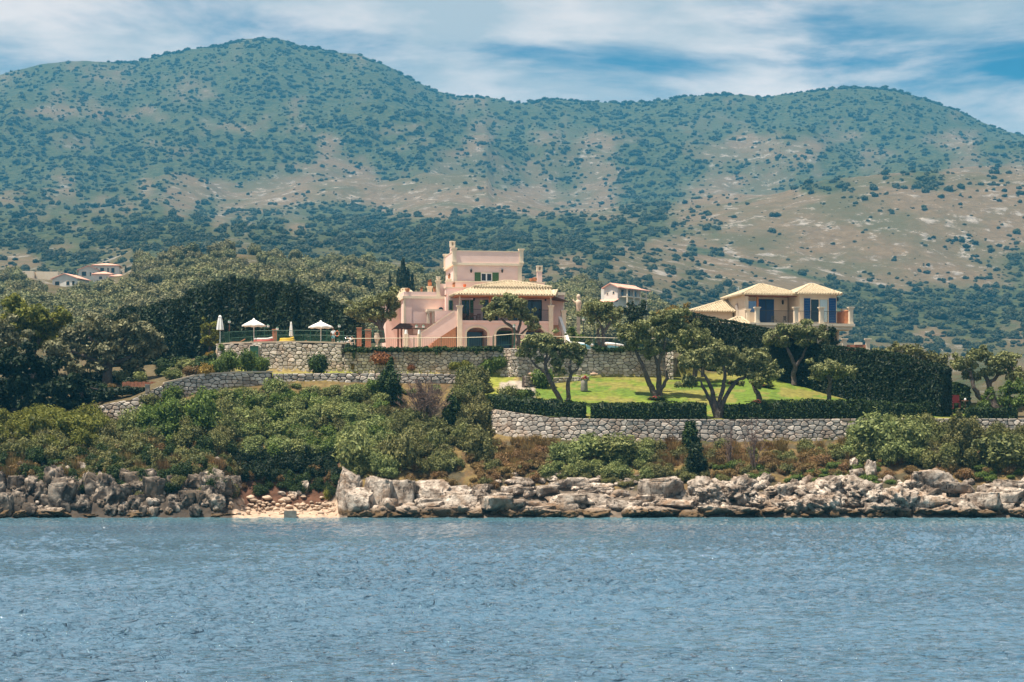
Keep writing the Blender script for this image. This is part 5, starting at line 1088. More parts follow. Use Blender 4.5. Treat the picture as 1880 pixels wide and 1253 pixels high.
for px, Y, lb, sx in ((1068,259.5,'white and blue inflatable pool on the terrace right of the villa',1.35),(1128,260.5,'flat white tub cover on the terrace under the olives',1.0)):
    t_ = thing('paddling_pool', lb, 'paddling pool', Vector(wtop(px,Y,18.95))); ring = [(sx*math.cos(a_),.8*math.sin(a_),.62-.14*math.cos(a_)) for a_ in np.linspace(0,2*math.pi,25)]
    MB().tube(ring, .17, 8).build('rim', M['white'], t_, True); MB().lathe([(sx*.8,0),(sx*.85,.4),(sx*.8,.6),(sx*.3,.61)], n=20).build('liner', M['poolblue'], t_)
# life ring next to the person
t_ = thing('life_ring', 'orange life ring hung on the fence right of the person', 'life ring', Vector(wtop(619,259.0,20.35))); MB().tube([(.24*math.cos(a_),0,.45+.3*math.sin(a_)) for a_ in np.linspace(0,2*math.pi,21)], .055, 8).build('ring', M['orange'], t_, True)
for k in range(4): a_ = math.pi/4+k*math.pi/2; MB().lathe([(.065,-.04),(.065,.04)], (.24*math.cos(a_),0,.45+.3*math.sin(a_)), 8).build('band', M['white'], t_)
# two garden sculptures seen through the fence and on the right edge of the terrace
t_ = thing('stone_statue', 'pale stone statue figure on a plinth right of the villa', 'statue', Vector(wtop(1062,285,17.5))); hh = zpy(540,285)-17.5
MB().box(-.22,.22,-.22,.22,0,hh-2.05).build('plinth', M['concrete'], t_); MB().lathe([(.30,0),(.26,.5),(.34,1.1),(.42,1.5),(.30,1.75),(.16,1.85),(.24,2.05),(.27,2.25),(.18,2.5),(.03,2.58)], (0,0,hh-2.6), 12).tube([(-.05,0,hh-.95),(-.5,-.1,hh-1.1),(-.75,-.1,hh-.75)], [.14,.11,.08], 8).build('figure', M['coping'], t_, True)
t_ = thing('stone_urn', 'pale garden urn behind the railing left of the villa', 'urn', Vector(wtop(692,263,19.4))); MB().lathe([(.22,0),(.2,.1),(.08,.3),(.1,.5),(.3,.9),(.34,1.3),(.24,1.6),(.3,1.7),(.2,1.72)], n=12).build('urn_body', M['coping'], t_, True)
# lawn ornaments
b_ = ray_ground(1072.5, 719); t_ = thing('planter', 'tall stone planter with red flowers standing on the lawn', 'planter', b_); s = F/b_.y
MB().lathe([(.40,0),(.42,.1),(.38,.9),(.40,1.3),(.33,1.32),(.30,1.2)], n=12).build('planter_body', M['concrete'], t_, True)
add('flowers', crown_mesh('fl', [((0,0,1.42),(.34,.34,.2)),((.08,0,1.62),(.2,.2,.16))], 90, .11, 61, core=.6), M['flower'], t_); add('leaves', crown_mesh('flv', [((0,0,1.36),(.42,.42,.2))], 120, .11, 62, core=.7), M['green1'], t_)
for px, py, ln, lb in ((1089,691,.58,'terracotta amphora lying at the foot of the terrace wall'),(974,688,.5,'pale terracotta jar lying in the corner of the terrace wall')):
    b_ = ray_ground(px, py); b_.y -= .6; b_.z = ground(b_.x, b_.y); t_ = thing('amphora', lb, 'amphora', b_, .15); mb = MB(); mb.lathe([(.06,0),(.22,.15),(.36,.6),(.36,1.0),(.2,1.3),(.17,1.5),(.25,1.55),(.18,1.56)], n=14); me_ = mb.mesh('am', True); me_.transform(Matrix.Translation((-.7*ln,0,.38)) @ Matrix.Rotation(math.radians(90),4,'Y') @ Matrix.Scale(ln,4)); add('amphora_body', me_, M['palepot'], t_)
# red chair and table by the right hedge
b_ = at(1755.5, 243); t_ = thing('red_chair', 'dark red chair in the gap of the hedge at the right', 'chair', Vector((b_.x,b_.y,zpy(746,243)))); 
MB().box(-.4,.4,-.35,.35,.35,.45).build('seat', M['darkred'], t_); MB().box(-.4,.4,.28,.36,.45,1.25).build('backrest', M['darkred'], t_)
for a_ in (-.36,.36):
    MB().box(a_-.04,a_+.04,-.35,.35,.62,.68).build('armrest', M['darkred'], t_)
    for c_ in (-.3,.3): MB().box(a_-.04,a_+.04,c_-.04,c_+.04,-.3,.349).build('leg', M['darkred'], t_)
t_ = thing('garden_table', 'small dark table with a pale ornament beside the red chair', 'table', Vector((b_.x+1.0,b_.y,zpy(746,243)))); MB().lathe([(.4,.55),(.42,.58),(.4,.61)], n=14).build('tabletop', M['wood'], t_); MB().lathe([(.2,-.3),(.05,-.2),(.05,.549)], n=10).build('leg', M['wood'], t_); MB().lathe([(.1,.611),(.14,.75),(.05,.88)], n=10).build('ornament', M['white'], t_)
# wooden planter fence by the large olive
b_ = ray_ground(258, 712); t_ = thing('board_fence', 'low reddish board fence beside the trunk of the large olive', 'fence', b_, .08); s = b_.y/F
for k in range(9): MB().box((-33+k*7.2)*s, (-26.6+k*7.2)*s, -.04, .04, 0, .62+.05*(k%2)).build('board', M['brick'], t_)
MB().box(-34*s, 33*s, .045, .12, .4, .5).build('rail', M['wood'], t_)
b_ = ray_ground(271, 722); t_ = thing('stone_post', 'small pale stone post at the foot of the garden steps', 'post', b_); MB().box(-.22,.22,-.22,.22,-.2,.75).box(-.27,.27,-.27,.27,.751,.85).build('shaft', M['concrete'], t_)
b_ = Vector(((533-940)*215.4/F, 215.4, -.3)); t_ = thing('concrete_block', 'square concrete block at the water edge of the small beach', 'block', b_, .1); bmx = bmesh.new(); bmesh.ops.create_cube(bmx, size=1); bmesh.ops.scale(bmx, vec=(1.25,.9,.95), verts=bmx.verts); bmesh.ops.bevel(bmx, geom=bmx.edges[:], offset=.06, segments=2, affect='EDGES'); me_ = bpy.data.meshes.new('blk'); bmx.to_mesh(me_); bmx.free(); add('block_body', me_, M['concrete'], t_, (0,0,.47))

# ------------------------------------------------------------------ the person by the pool
def skin_mesh(name, verts, edges, radii, m_, parent, sub=2, root=0):
    me = bpy.data.meshes.new(name); me.from_pydata(verts, edges, []); o = add(name, me, m_, parent); md = o.modifiers.new('skin', 'SKIN'); md.use_smooth_shade = True
    for i, rr in enumerate(radii): me.skin_vertices[0].data[i].radius = (rr, rr) if not hasattr(rr, '__len__') else rr
    me.skin_vertices[0].data[root].use_root = True; sm = o.modifiers.new('sub', 'SUBSURF'); sm.levels = sub; sm.render_levels = sub; return o
b_ = deck(612, 260.1); b_.z += .0; per = thing('person', 'person in a white shirt and teal shorts standing on the pool terrace', 'person', b_, 2.9)
vs_ = [(0,0,.95),(0,0,1.15),(0,0,1.38),(0,0,1.50),(0,-.01,1.56),(0,-.02,1.66),(0,-.015,1.75), (-.11,0,.90),(-.12,-.01,.50),(-.12,.02,.09),(-.12,-.14,.04), (.11,0,.90),(.13,-.01,.50),(.14,.02,.09),(.15,-.14,.04),
       (-.19,0,1.42),(-.27,.03,1.14),(-.20,-.18,1.05),(-.14,-.25,1.06), (.19,0,1.42),(.29,.05,1.16),(.34,-.10,.98),(.35,-.15,.90)]
ed_ = [(0,1),(1,2),(2,3),(3,4),(4,5),(5,6),(0,7),(7,8),(8,9),(9,10),(0,11),(11,12),(12,13),(13,14),(2,15),(15,16),(16,17),(17,18),(2,19),(19,20),(20,21),(21,22)]
ra_ = [(.16,.11),(.15,.10),(.17,.11),(.07,.07),(.055,.055),(.085,.10),(.06,.07),.085,.06,.042,.035,.085,.06,.042,.035,.06,.045,.035,.03,.06,.045,.035,.03]
fi = len(vs_)
for wr_, dv in ((18,Vector((.35,-.85,.1))),(22,Vector((.1,-.35,-.9)))):                       # fingers and thumb
    side = Vector((.3,.1,.9)) if wr_ == 18 else Vector((.2,.9,-.2))
    for k in range(5):
        o_ = Vector(vs_[wr_])+side*(.016*(k-2)); ln = (.07,.085,.09,.08,.06)[k]; d2 = dv.normalized() if k < 4 else (dv.normalized()+side*1.1).normalized()
        m_ = o_+d2*ln*.6; e_ = m_+(d2*.7+Vector((.2,-.1,-.3))).normalized()*ln*.5; vs_ += [tuple(m_), tuple(e_)]; ed_ += [(wr_, fi), (fi, fi+1)]; ra_ += [.010,.008]; fi += 2
skin_mesh('body', vs_, ed_, ra_, M['skin'], per)
skin_mesh('shirt', [(0,0,1.0),(0,0,1.2),(0,0,1.40),(0,0,1.47),(-.19,0,1.43),(-.26,.03,1.20),(.19,0,1.43),(.28,.05,1.22)], [(0,1),(1,2),(2,3),(2,4),(4,5),(2,6),(6,7)], [(.20,.15),(.19,.14),(.20,.14),(.10,.09),.085,.075,.085,.075], M['shirt'], per)
skin_mesh('shorts', [(0,0,1.02),(0,0,.93),(-.11,0,.86),(-.125,-.01,.52),(.11,0,.86),(.135,-.01,.52)], [(0,1),(1,2),(2,3),(1,4),(4,5)], [(.19,.14),(.18,.14),.115,.105,.115,.105], M['shorts'], per)
hv = ICO2[0]*np.array([.095,.11,.10])+np.array([0,-.005,1.715]); ky = (ICO2[0][:,2] > -.15) | (ICO2[0][:,1] > .25); keep = [f_ for f_ in ICO2[1] if all(ky[i] for i in f_)]
add('hair', np_mesh('hair', hv, [np.array(keep)], smooth=True), M['hair'], per)
fm = MB()
for sx in (-1,1): fm.lathe([(.004,-.006),(.012,0),(.004,.006)], (sx*.033,-.112,1.67), 8); fm.lathe([(.01,-.03),(.022,0),(.01,.03)], (sx*.09,-.01,1.66), 8)
fm.lathe([(.018,0),(.012,.03),(.005,.06)], (0,-.118,1.625), 8); fm.box(-.03,.03,-.112,-.10,1.595,1.606); fm.build('face_features', M['skin'], per)
# ------------------------------------------------------------------ olive trees (skeletons and crowns measured in photo pixels around the trunk foot)
def px_tree(name, label, base, Y, trunks, blobs, mt='olive', seed=0, dens=60, lsize=.155, cat='tree', group=None, bark='bark', dspread=.55, core=.42, zb=None, flat=.9, lump=.32, upb=.35, aspect=.5):
    """base: photo pixel of the trunk foot; trunks: polylines of (px,py,radius px[,depth m]); blobs: (px,py,rx,ry[,depth m])"""
    if Y is None: b_ = ray_ground(*base)
    else: b_ = at(base[0], Y)
    if zb is not None: b_.z = zb
    Y = b_.y; s = Y/F; r = np.random.default_rng(seed+100); off = zpy(base[1], Y)-b_.z
    t_ = thing(name, label, cat, b_, 0, group)
    cv = lambda px, py, d=0: Vector(((px-base[0])*s, d, max(-.3, (base[1]-py)*s+off)))
    cen = np.mean([q[0] for q in blobs]); mb = MB()
    for tr in trunks:
        pth, rad = [], []
        for i, q in enumerate(tr): pth.append(cv(q[0], q[1], q[3] if len(q) > 3 else (0 if i == 0 else r.uniform(-.15,.15)*i))); rad.append(q[2]*s)
        # crooked: add bent midpoints
        P2, R2 = [pth[0]], [rad[0]]
        for i in range(len(pth)-1):
            ln = (pth[i+1]-pth[i]).length
            for k in (1,2): f_ = k/3; P2.append(pth[i].lerp(pth[i+1], f_)+Vector(r.normal(0,.035*ln,3))); R2.append((rad[i]*(1-f_)+rad[i+1]*f_)*r.uniform(.9,1.12))
            P2.append(pth[i+1]); R2.append(rad[i+1])
        mb.tube(P2, R2, 7)
    for q in blobs:                                                     # twigs into the clumps
        e = cv(q[0], q[1], 0); near = min((Vector(v_) for v_ in mb.v), key=lambda v_: (v_-e).length); mb.tube([near, near.lerp(e,.5)+Vector((0,0,.1)), e], [.06,.045,.02], 5)
    mb.build('trunk', M[bark], t_)
    B = []
    for q in blobs:
        dpt = q[4] if len(q) > 4 else r.uniform(-dspread, dspread)*q[2]*s*1.6
        rx, ry = q[2]*s, q[3]*s; c = cv(q[0], q[1], dpt); B.append((tuple(c), (rx*.86, rx*.82, ry*flat*.86)))
        for k in range(4): B.append(((c.x+r.normal(0,.75)*rx, c.y+r.normal(0,.6)*rx, c.z+r.normal(0,.6)*ry), (rx*r.uniform(.28,.55),rx*r.uniform(.28,.55),ry*r.uniform(.28,.5))))
    add('crown', crown_mesh('crown', B, dens, lsize, seed, core=core, lump=lump, upb=upb, aspect=aspect), M[mt], t_)
    return t_
px_tree('olive_tree', 'left of two leaning olives at the left end of the lawn', (1031,744), None, [[(1031,744,5),(1022,722,4.6),(1010,700,4),(1003,685,3.6),(1001,668,3),(1003,648,2)],[(1004,686,3),(985,674,2.2),(974,660,1.4)],[(1002,668,2.4),(1012,654,1.8),(1019,640,1.2)]],
    [(980,627,17,11),(1000,620,16,11),(1018,629,15,12),(1003,641,16,10),(974,648,13,11),(964,635,9,8),(990,660,9,7),(1025,664,12,13),(1016,650,10,9),(1030,680,8,7)], seed=1)
px_tree('olive_tree', 'right of two leaning olives at the left end of the lawn', (1041,744), None, [[(1041,744,4.6),(1043,722,4),(1043,702,3.6),(1049,686,3),(1045,672,2.4),(1049,658,1.6)],[(1050,685,2.2),(1061,678,1.6),(1064,668,1)]],
    [(1035,642,11,11),(1050,636,13,11),(1062,641,12,11),(1072,646,8,9),(1055,655,12,8),(1041,652,9,8),(1064,661,8,8)], seed=2)
px_tree('olive_tree', 'big forked olive in the middle of the lawn with its shade on the grass', (1207,728), None, [[(1206,730,7),(1198,718,6),(1190,700,5),(1180,675,4),(1172,655,3),(1166,640,2)],[(1210,730,7.5),(1211,715,6.5),(1210,695,5),(1208,670,4),(1214,652,3.2),(1221,630,2.2)],[(1213,714,4),(1226,695,3),(1224,680,2)],[(1209,675,3.4),(1202,655,2.6),(1200,640,2)]],
    [(1150,605,17,14),(1165,620,19,15),(1176,600,17,14),(1160,636,13,9),(1144,616,11,11),(1186,618,12,11),(1200,642,13,13),(1215,610,19,16),(1235,600,20,16),(1251,616,18,15),(1225,581,20,14),(1205,586,17,13),(1240,576,17,11),(1261,606,14,13),(1226,636,15,11),(1190,650,9,8)], seed=3)
px_tree('olive_tree', 'wide many-stemmed olive standing in the front hedge of the lawn', (1320,768), None, [[(1318,770,8),(1310,748,5),(1300,730,3.6),(1290,712,2.6),(1286,700,1.6)],[(1319,768,7),(1312,738,4.6),(1307,715,3.8),(1299,700,3),(1292,688,2)],[(1320,768,7),(1320,740,4.4),(1328,710,4),(1331,690,3.2),(1328,668,2.4)],[(1322,768,7),(1327,742,4.6),(1340,715,4),(1350,702,3.4),(1371,690,3),(1388,672,2)]],
    [(1262,666,18,14),(1268,702,14,12),(1300,650,18,16),(1315,640,17,15),(1325,661,17,13),(1345,650,17,15),(1350,676,17,14),(1365,660,14,13),(1385,655,18,15),(1396,671,13,14),(1376,690,11,9),(1283,668,12,10)], seed=4)
px_tree('olive_tree', 'short dense olive ringed by red flowers right of the many-stemmed one', (1395,737), None, [[(1395,737,5.2),(1391,722,4.6),(1384,708,3.6),(1392,690,2.6)]],
    [(1405,670,18,16),(1415,690,14,13),(1390,700,16,11),(1400,656,14,11),(1419,676,11,12),(1386,685,11,10)], seed=5)
px_tree('olive_tree', 'tall olive before the dark hedge under the blue-shuttered villa', (1458,708), None, [[(1458,708,6),(1457,692,5),(1460,672,4.2),(1450,652,3),(1444,638,2)],[(1460,674,3.4),(1474,656,2.6),(1481,638,1.8)]],
    [(1425,615,20,15),(1445,606,20,14),(1465,606,20,14),(1490,612,20,14),(1510,616,13,13),(1440,630,16,9),(1475,630,16,9),(1412,626,11,10)], seed=6)
px_tree('olive_tree', 'small round-headed olive on the right side of the lawn', (1521,737), None, [[(1521,737,4.4),(1521,718,4),(1524,700,3.4),(1518,688,2.4)]],
    [(1505,679,18,14),(1525,673,18,12),(1541,685,14,11),(1560,681,13,11),(1500,691,11,9)], seed=7)
px_tree('olive_tree', 'leaning dark-trunked olive at the far right beyond the hedge', (1828,749), None, [[(1830,750,9),(1812,738,6.5),(1795,726,5),(1786,712,4),(1783,695,3.4),(1779,682,2.4)],[(1826,748,7),(1816,712,5),(1812,694,4),(1800,682,2.6)],[(1816,708,4),(1831,690,3),(1841,678,2)]],
    [(1765,670,16,14),(1785,655,16,14),(1800,650,16,12),(1820,664,14,12),(1840,660,18,13),(1856,668,14,13),(1780,684,12,11),(1815,684,12,9),(1862,688,13,12),(1832,679,12,10),(1796,690,9,10)], seed=8)
px_tree('olive_tree', 'olive on the villa terrace right of the pink villa', (1106,636), 262, [[(1108,636,4.5),(1108,618,3.8),(1106,604,3),(1098,590,2),(1092,575,1.4)],[(1109,610,3),(1118,596,2.4),(1123,582,1.6)],[(1101,634,3.4),(1098,612,2.8),(1100,600,2)]],
    [(1080,571,15,13),(1095,563,17,12),(1112,563,15,11),(1125,575,14,11),(1085,590,9,11),(1105,580,13,8),(1135,580,9,10),(1120,590,9,8)], seed=9, zb=18.85)
px_tree('olive_tree', 'olive tree directly in front of the pink villa balcony', (953,636), 260.5, [[(953,638,5),(950,616,3.8),(942,602,3),(928,593,2.4),(917,582,1.6)],[(949,614,3),(955,596,2.6),(958,580,2),(954,566,1.4)],[(952,618,2.4),(965,606,1.8),(976,598,1.2)]],
    [(905,565,15,13),(920,555,16,13),(935,551,16,12),(950,560,14,13),(899,580,11,11),(925,575,14,11),(945,575,12,11),(970,585,13,11),(978,600,11,11),(962,572,9,9)], seed=10, zb=18.85)
px_tree('olive_tree', 'olive with spreading crown against the left side of the pink villa', (702,625), 268, [[(702,630,6),(700,605,5),(694,588,3.6),(686,570,2.4)],[(700,602,3.6),(708,582,2.6),(712,565,1.8)],[(698,598,3),(676,585,2.2),(662,575,1.4)]],
    [(646,573,15,11),(662,566,18,14),(685,556,20,16),(708,549,20,15),(721,560,13,15),(690,579,16,11),(714,580,11,10),(665,585,13,9)], seed=11, zb=19.0)
px_tree('olive_tree', 'large grey olive spreading over the garden at the left', (198,710), None, [[(198,712,10),(197,690,9),(199,668,8),(185,640,5),(165,620,3)],[(199,672,7),(215,645,5),(232,620,3)],[(198,676,6),(170,660,4),(130,645,2.4)],[(200,672,5),(240,655,3.4),(270,635,2)]],
    [(105,640,23,18),(130,615,26,18),(160,606,27,19),(195,606,27,21),(230,602,26,19),(260,606,26,19),(284,621,15,16),(120,660,23,16),(160,645,26,18),(205,640,26,18),(250,640,26,18),(279,648,16,12),(140,680,20,11),(240,668,22,11),(180,670,22,11)], 'oliveG', seed=12, dens=26, lsize=.26)
# trees at the left edge
px_tree('broadleaf_tree', 'yellow-green leafy tree at the left edge behind the olive', (60,720), 254, [[(60,720,8),(58,660,6),(50,600,4)],[(58,660,4),(80,610,3)]], [(30,562,24,18),(55,580,32,22),(86,592,28,22),(18,590,24,20),(112,577,16,16),(60,610,36,20),(20,625,30,22),(95,625,26,18)], 'bright', seed=13, dens=28, lsize=.24)
px_tree('broadleaf_tree', 'grey-leaved tree cut by the left edge of the picture', (-10,720), 250, [[(-10,720,8),(-6,650,5)]], [(0,600,24,16),(18,620,22,18),(-20,620,26,22),(10,645,26,18)], 'oliveG', seed=14, dens=28, lsize=.22)
px_tree('broadleaf_tree', 'dense dark green tree filling the lower left edge', (30,765), 240, [[(30,765,9),(30,700,6)]], [(0,670,34,26),(45,668,34,26),(85,672,28,24),(20,710,40,26),(70,710,36,24),(110,715,28,22),(0,740,36,22),(60,740,40,20),(110,742,28,14)], 'darkleaf', seed=15, dens=24, lsize=.26)
px_tree('broadleaf_tree', 'dark green shrubby tree in the shade under the large olive', (150,745), 241, [[(150,745,5),(150,720,3)]], [(130,712,24,16),(165,712,26,16),(200,722,24,12),(150,732,28,12),(110,735,24,12),(190,735,22,9)], 'darkleaf', seed=16, dens=26, lsize=.22)
px_tree('young_tree', 'bright yellow-green young tree beside the closed parasol', (386,648), 266, [[(386,650,3),(386,620,2),(384,600,1.4)]], [(378,600,9,10),(392,600,10,12),(383,615,12,11),(396,612,8,10),(388,628,12,9),(377,625,8,8)], 'bright', seed=17, dens=46, zb=18.5)
# mixed trees on the right of the terrace
px_tree('cypress_like_tree', 'dense dark evergreen behind the forked olive', (1166,640), 268, [[(1166,645,4),(1166,600,3)]], [(1160,572,14,14),(1175,570,14,13),(1166,592,20,16),(1168,612,22,16)], 'darkleaf', seed=18, dens=46, zb=18.5)
px_tree('orange_leaved_bush', 'bush with golden orange tips between the dark evergreen and the hedge', (1245,640), 266, [[(1245,645,4),(1243,600,3)]], [(1215,580,14,14),(1235,572,15,12),(1255,574,13,12),(1245,590,18,13),(1222,598,16,12)], 'yellowleaf', seed=19, dens=40, zb=18)
px_tree('broadleaf_tree', 'olive-green tree behind the forked olive at the hedge corner', (1275,690), 258, [[(1275,692,5),(1276,650,4)]], [(1262,612,20,15),(1285,615,20,15),(1270,635,22,14),(1300,628,16,12),(1250,630,16,13)], 'olive', seed=20, dens=40)
px_tree('broadleaf_tree', 'loose green bush rising behind the hedge right of the balustrade', (1640,690), 258, [[(1640,695,4),(1640,665,3)]], [(1610,648,18,10),(1640,645,20,10),(1670,650,20,11),(1700,655,20,12),(1725,660,14,12),(1655,662,26,10)], 'scrub', seed=21, dens=40)
px_tree('conifer', 'slim dark evergreen between the hedges under the cream villa', (1527,640), 264, [[(1527,645,3),(1527,620,2)]], [(1527,605,7,9),(1526,617,9,10),(1528,630,10,10)], 'darkleaf', seed=22, dens=60, zb=15.5)
px_tree('round_bush', 'leafy green bush at the right edge under the leaning olive', (1862,765), 236, [[(1862,768,3),(1862,745,2)]], [(1850,715,16,14),(1872,712,16,14),(1845,735,16,13),(1868,738,18,14),(1885,728,14,16),(1820,722,12,12),(1806,742,12,10)], 'green1', seed=23, dens=40)
px_tree('broadleaf_tree', 'dark trees closing the view beyond the right edge', (1895,700), 262, [[(1895,705,3),(1895,680,2)]], [(1880,690,16,14),(1900,685,20,18),(1930,690,26,20)], 'scrub', seed=24, dens=34)
px_tree('round_bush', 'green shrub below the fence right of the villa stairs', (1056,640), 262, [[(1056,642,3),(1056,630,2)]], [(1050,608,7,8),(1055,618,10,9),(1062,622,9,8)], 'green1', seed=25, dens=60, zb=18.8)
px_tree('broadleaf_tree', 'olive-green foliage above the upper wall right of the stone pillar', (1290,690), 254, [[(1290,692,4),(1290,660,3)]], [(1285,650,16,12),(1300,668,16,12),(1262,655,14,10),(1325,675,14,9)], 'olive', seed=26, dens=40)

# tall cypress row behind the pool
cy = [cone_crown('cypress_crown', 1, .22, 3800, .028, 70+k, sharp=.30, base=.0) for k in range(3)]
topc = icurve((196,582),(240,566),(290,556),(330,545),(370,530),(400,518),(440,512),(480,514),(520,519),(560,530),(600,545),(630,560),(660,575))
r = np.random.default_rng(9); trunk_m = MB().tube([(0,0,-.05),(0,0,.6)], [.02,.01], 6).mesh('cy_trunk')
for k, px in enumerate(np.arange(204, 656, 17.0)):
    Y = 281+r.uniform(-1,1); b_ = at(px+r.uniform(-3,3), Y); b_.z = min(b_.z, 18.5); hh = zpy(topc(px)+r.uniform(-4,5), Y)-b_.z
    t_ = thing('cypress_tree', 'tall dark cypress in the close-planted row behind the pool terrace', 'tree', b_, 0, 'cypress row behind the pool'); wd = 1.95/.22*r.uniform(.9,1.12)
    o = add('crown', cy[k%3], M['darkleaf'], t_, scale=(wd,wd,hh)); o.rotation_euler = (0,0,r.uniform(0,6)); o = add('trunk', trunk_m, M['bark'], t_, scale=(8,8,hh))

# ------------------------------------------------------------------ clipped hedges
def hedge(name, label, pts, width, mt='hedge', seed=0, dens=85, lsize=.13, rough=.24, zlow=None):
    """pts: (px, Y, py_top, py_bottom)"""
    r = np.random.default_rng(seed+300); pts = np.array(pts, float); X_ = (pts[:,0]-940)*pts[:,1]/F; Y_ = pts[:,1]; zt = zpy(pts[:,2],Y_); zb = zpy(pts[:,3],Y_); S = np.concatenate([[0],np.cumsum(np.hypot(np.diff(X_),np.diff(Y_)))])
    o0 = Vector((X_[0],Y_[0],zb[0])); t_ = thing(name, label, 'hedge', o0); Lt = S[-1]; hm = (zt-zb).mean()
    tx = np.gradient(X_,S); ty = np.gradient(Y_,S); tl = np.hypot(tx,ty); tx /= tl; ty /= tl
    def pos(s, o_, q):
        x = np.interp(s,S,X_); y = np.interp(s,S,Y_); a_ = np.interp(s,S,tx); c_ = np.interp(s,S,ty); b0 = np.interp(s,S,zb); t1 = np.interp(s,S,zt)
        wob = (vfbm(s*.7+seed,q*1.5+o_,3)-.5)*2*rough*1.6
        return np.stack([x+c_*(o_)-o0.x, y-a_*(o_)-o0.y, b0+(t1-b0)*q+wob*(q > .9)-o0.z], -1), np.stack([c_,-a_,0*a_],-1)
    C_, N_ = [], []
    hw = width/2
    for side, n_ in (('f',int(Lt*hm*dens)),('t',int(Lt*width*dens)),('b',int(Lt*hm*dens*.4)),('e0',int(hm*width*dens)),('e1',int(hm*width*dens))):
        u = r.random(n_); v = r.random(n_); s = u*Lt
        if side == 'f': p, nn = pos(s, hw*(1+.18*(vfbm(s*.9,v*3+seed,3)-.5)*2)+r.normal(0,.06,n_), v); 
        elif side == 'b': p, nn = pos(s, -hw+r.normal(0,.06,n_), v); nn = -nn
        elif side == 't': p, nn = pos(s, (v*2-1)*hw, 1+r.normal(0,.05,n_)*.6/hm); nn = nn*0+np.array([0,0,1.])
        else:
            s = np.full(n_, 0. if side == 'e0' else Lt)+r.normal(0,.06,n_); p, nn = pos(s, (u*2-1)*hw, v); nn = np.stack([nn[:,1],-nn[:,0],nn[:,2]],-1)*(1 if side == 'e0' else -1); 
        C_.append(p); N_.append(nn)
    c = np.concatenate(C_); nn = unit(np.concatenate(N_)+.7*r.normal(size=c.shape)+np.array([0,0,.3])); Vv, Fq = quads(c, nn, lsize*r.uniform(.6,1.5,len(c)), .42, r)
    ns = max(6,int(Lt/.6)); ss = np.linspace(.04,Lt-.04,ns); core = []
    for s in ss:
        for o_, q in ((hw*.88,-.15),(hw*.88,.95),(-hw*.88,.95),(-hw*.88,-.15)): core.append(pos(np.array([s]), o_, np.array([q]))[0][0])
    cf = np.array([(4*i+k,4*i+(k+1)%4,4*i+4+(k+1)%4,4*i+4+k) for i in range(ns-1) for k in range(4)]+[(0,3,2,1),(4*ns-4,4*ns-3,4*ns-2,4*ns-1)])
    add('foliage', np_mesh('hedge', np.concatenate([Vv,np.array(core)]), [np.concatenate([Fq,cf+len(Vv)])], np.concatenate([r.beta(1.5,2.4,len(Fq)),np.full(len(cf),.15)])), M[mt], t_)
    mb = MB()
    for s in np.arange(.4, Lt, 1.1): q = pos(np.array([s]),0,np.array([0.]))[0][0]; mb.tube([Vector(q)-Vector((0,0,.5)),Vector(q)+Vector((0,0,.4))], .05, 5)
    mb.build('stems', M['bark'], t_); return t_
hedge('clipped_hedge', 'low clipped hedge on the curved left end of the lawn wall', [(903,239.2,722,748),(925,237.3,727,755),(950,236,730,759),(1000,234.5,735,765),(1074,233.3,741,770)], 1.3, seed=1)
hedge('clipped_hedge', 'low clipped hedge between the leaning olives and the many-stemmed olive', [(1085,233,742,771),(1150,232.8,741,771),(1220,232.8,740,771),(1296,232.8,741,771)], 1.2, seed=2)
hedge('clipped_hedge', 'longest low clipped hedge on the right half of the lawn wall', [(1330,232.8,745,771),(1400,232.8,742,771),(1480,232.8,735,771),(1560,232.8,735,771),(1640,232.8,740,771),(1706,232.8,742,771)], 1.2, seed=3)
hedge('clipped_hedge', 'low thin hedge with reddish base at the right end of the lawn wall', [(1772,232.8,750,770),(1820,232.8,749,770),(1866,232.8,753,770)], 1.1, 'hedge', seed=4)
hedge('tall_hedge', 'tall dark clipped hedge sloping down below the cream villa', [(1262,270,574,690),(1310,266,586,690),(1376,263,596,690),(1412,260.5,606,692),(1440,259.5,618,700),(1500,257.5,632,715)], 2.0, 'darkleaf', 5, 70, .16, .15)
hedge('tall_hedge', 'tall dark clipped hedge along the right side of the lawn', [(1503,257,634,718),(1560,253,640,732),(1620,249,646,742),(1668,246,655,750)], 2.2, 'darkleaf', 6, 75, .16, .15)
hedge('tall_hedge', 'high square-cut dark hedge block ending at the right of the lawn', [(1655,241,662,760),(1700,239,664,768),(1738,237.5,676,772)], 2.6, 'darkleaf', 7, 75, .16, .12)
hedge('tall_hedge', 'lower rounded hedge block behind the red chair', [(1736,246,703,756),(1758,245.5,704,756),(1778,245,712,756)], 2.0, 'hedge', 8, 80, .16, .15)
hedge('dark_border_hedge', 'low dark hedge below the board fence on the left slope', [(182,240,716,727),(225,240,712,724),(268,240.3,712,722)], 1.0, 'darkleaf', 9)
def creeper(label, pts, seed):
    r = np.random.default_rng(seed+500); B = []
    for (p0, Y0, a0), (p1, Y1, a1) in zip(pts[:-1], pts[1:]):
        n_ = int(abs(p1-p0)/7)
        for k in range(n_):
            f_ = (k+r.random())/n_; Y = Y0+(Y1-Y0)*f_; s = Y/F; px = p0+(p1-p0)*f_; py = a0+(a1-a0)*f_+r.normal(0,.7); q = P(px,py,Y-.1); B.append((tuple(q),(r.uniform(.35,.55),.42,r.uniform(.20,.34))))
            if r.random() < .13: B.append(((q.x,q.y-.35,q.z-.45),(.22,.16,r.uniform(.3,.65))))
    o0 = Vector(B[0][0]); B = [((c[0]-o0.x,c[1]-o0.y,c[2]-o0.z),rr) for c, rr in B]; t_ = thing('creeper', label, 'creeper', o0); add('foliage', crown_mesh('creeper', B, 70, .12, seed, core=.7), M['green1' if seed == 1 else 'hedge'], t_)
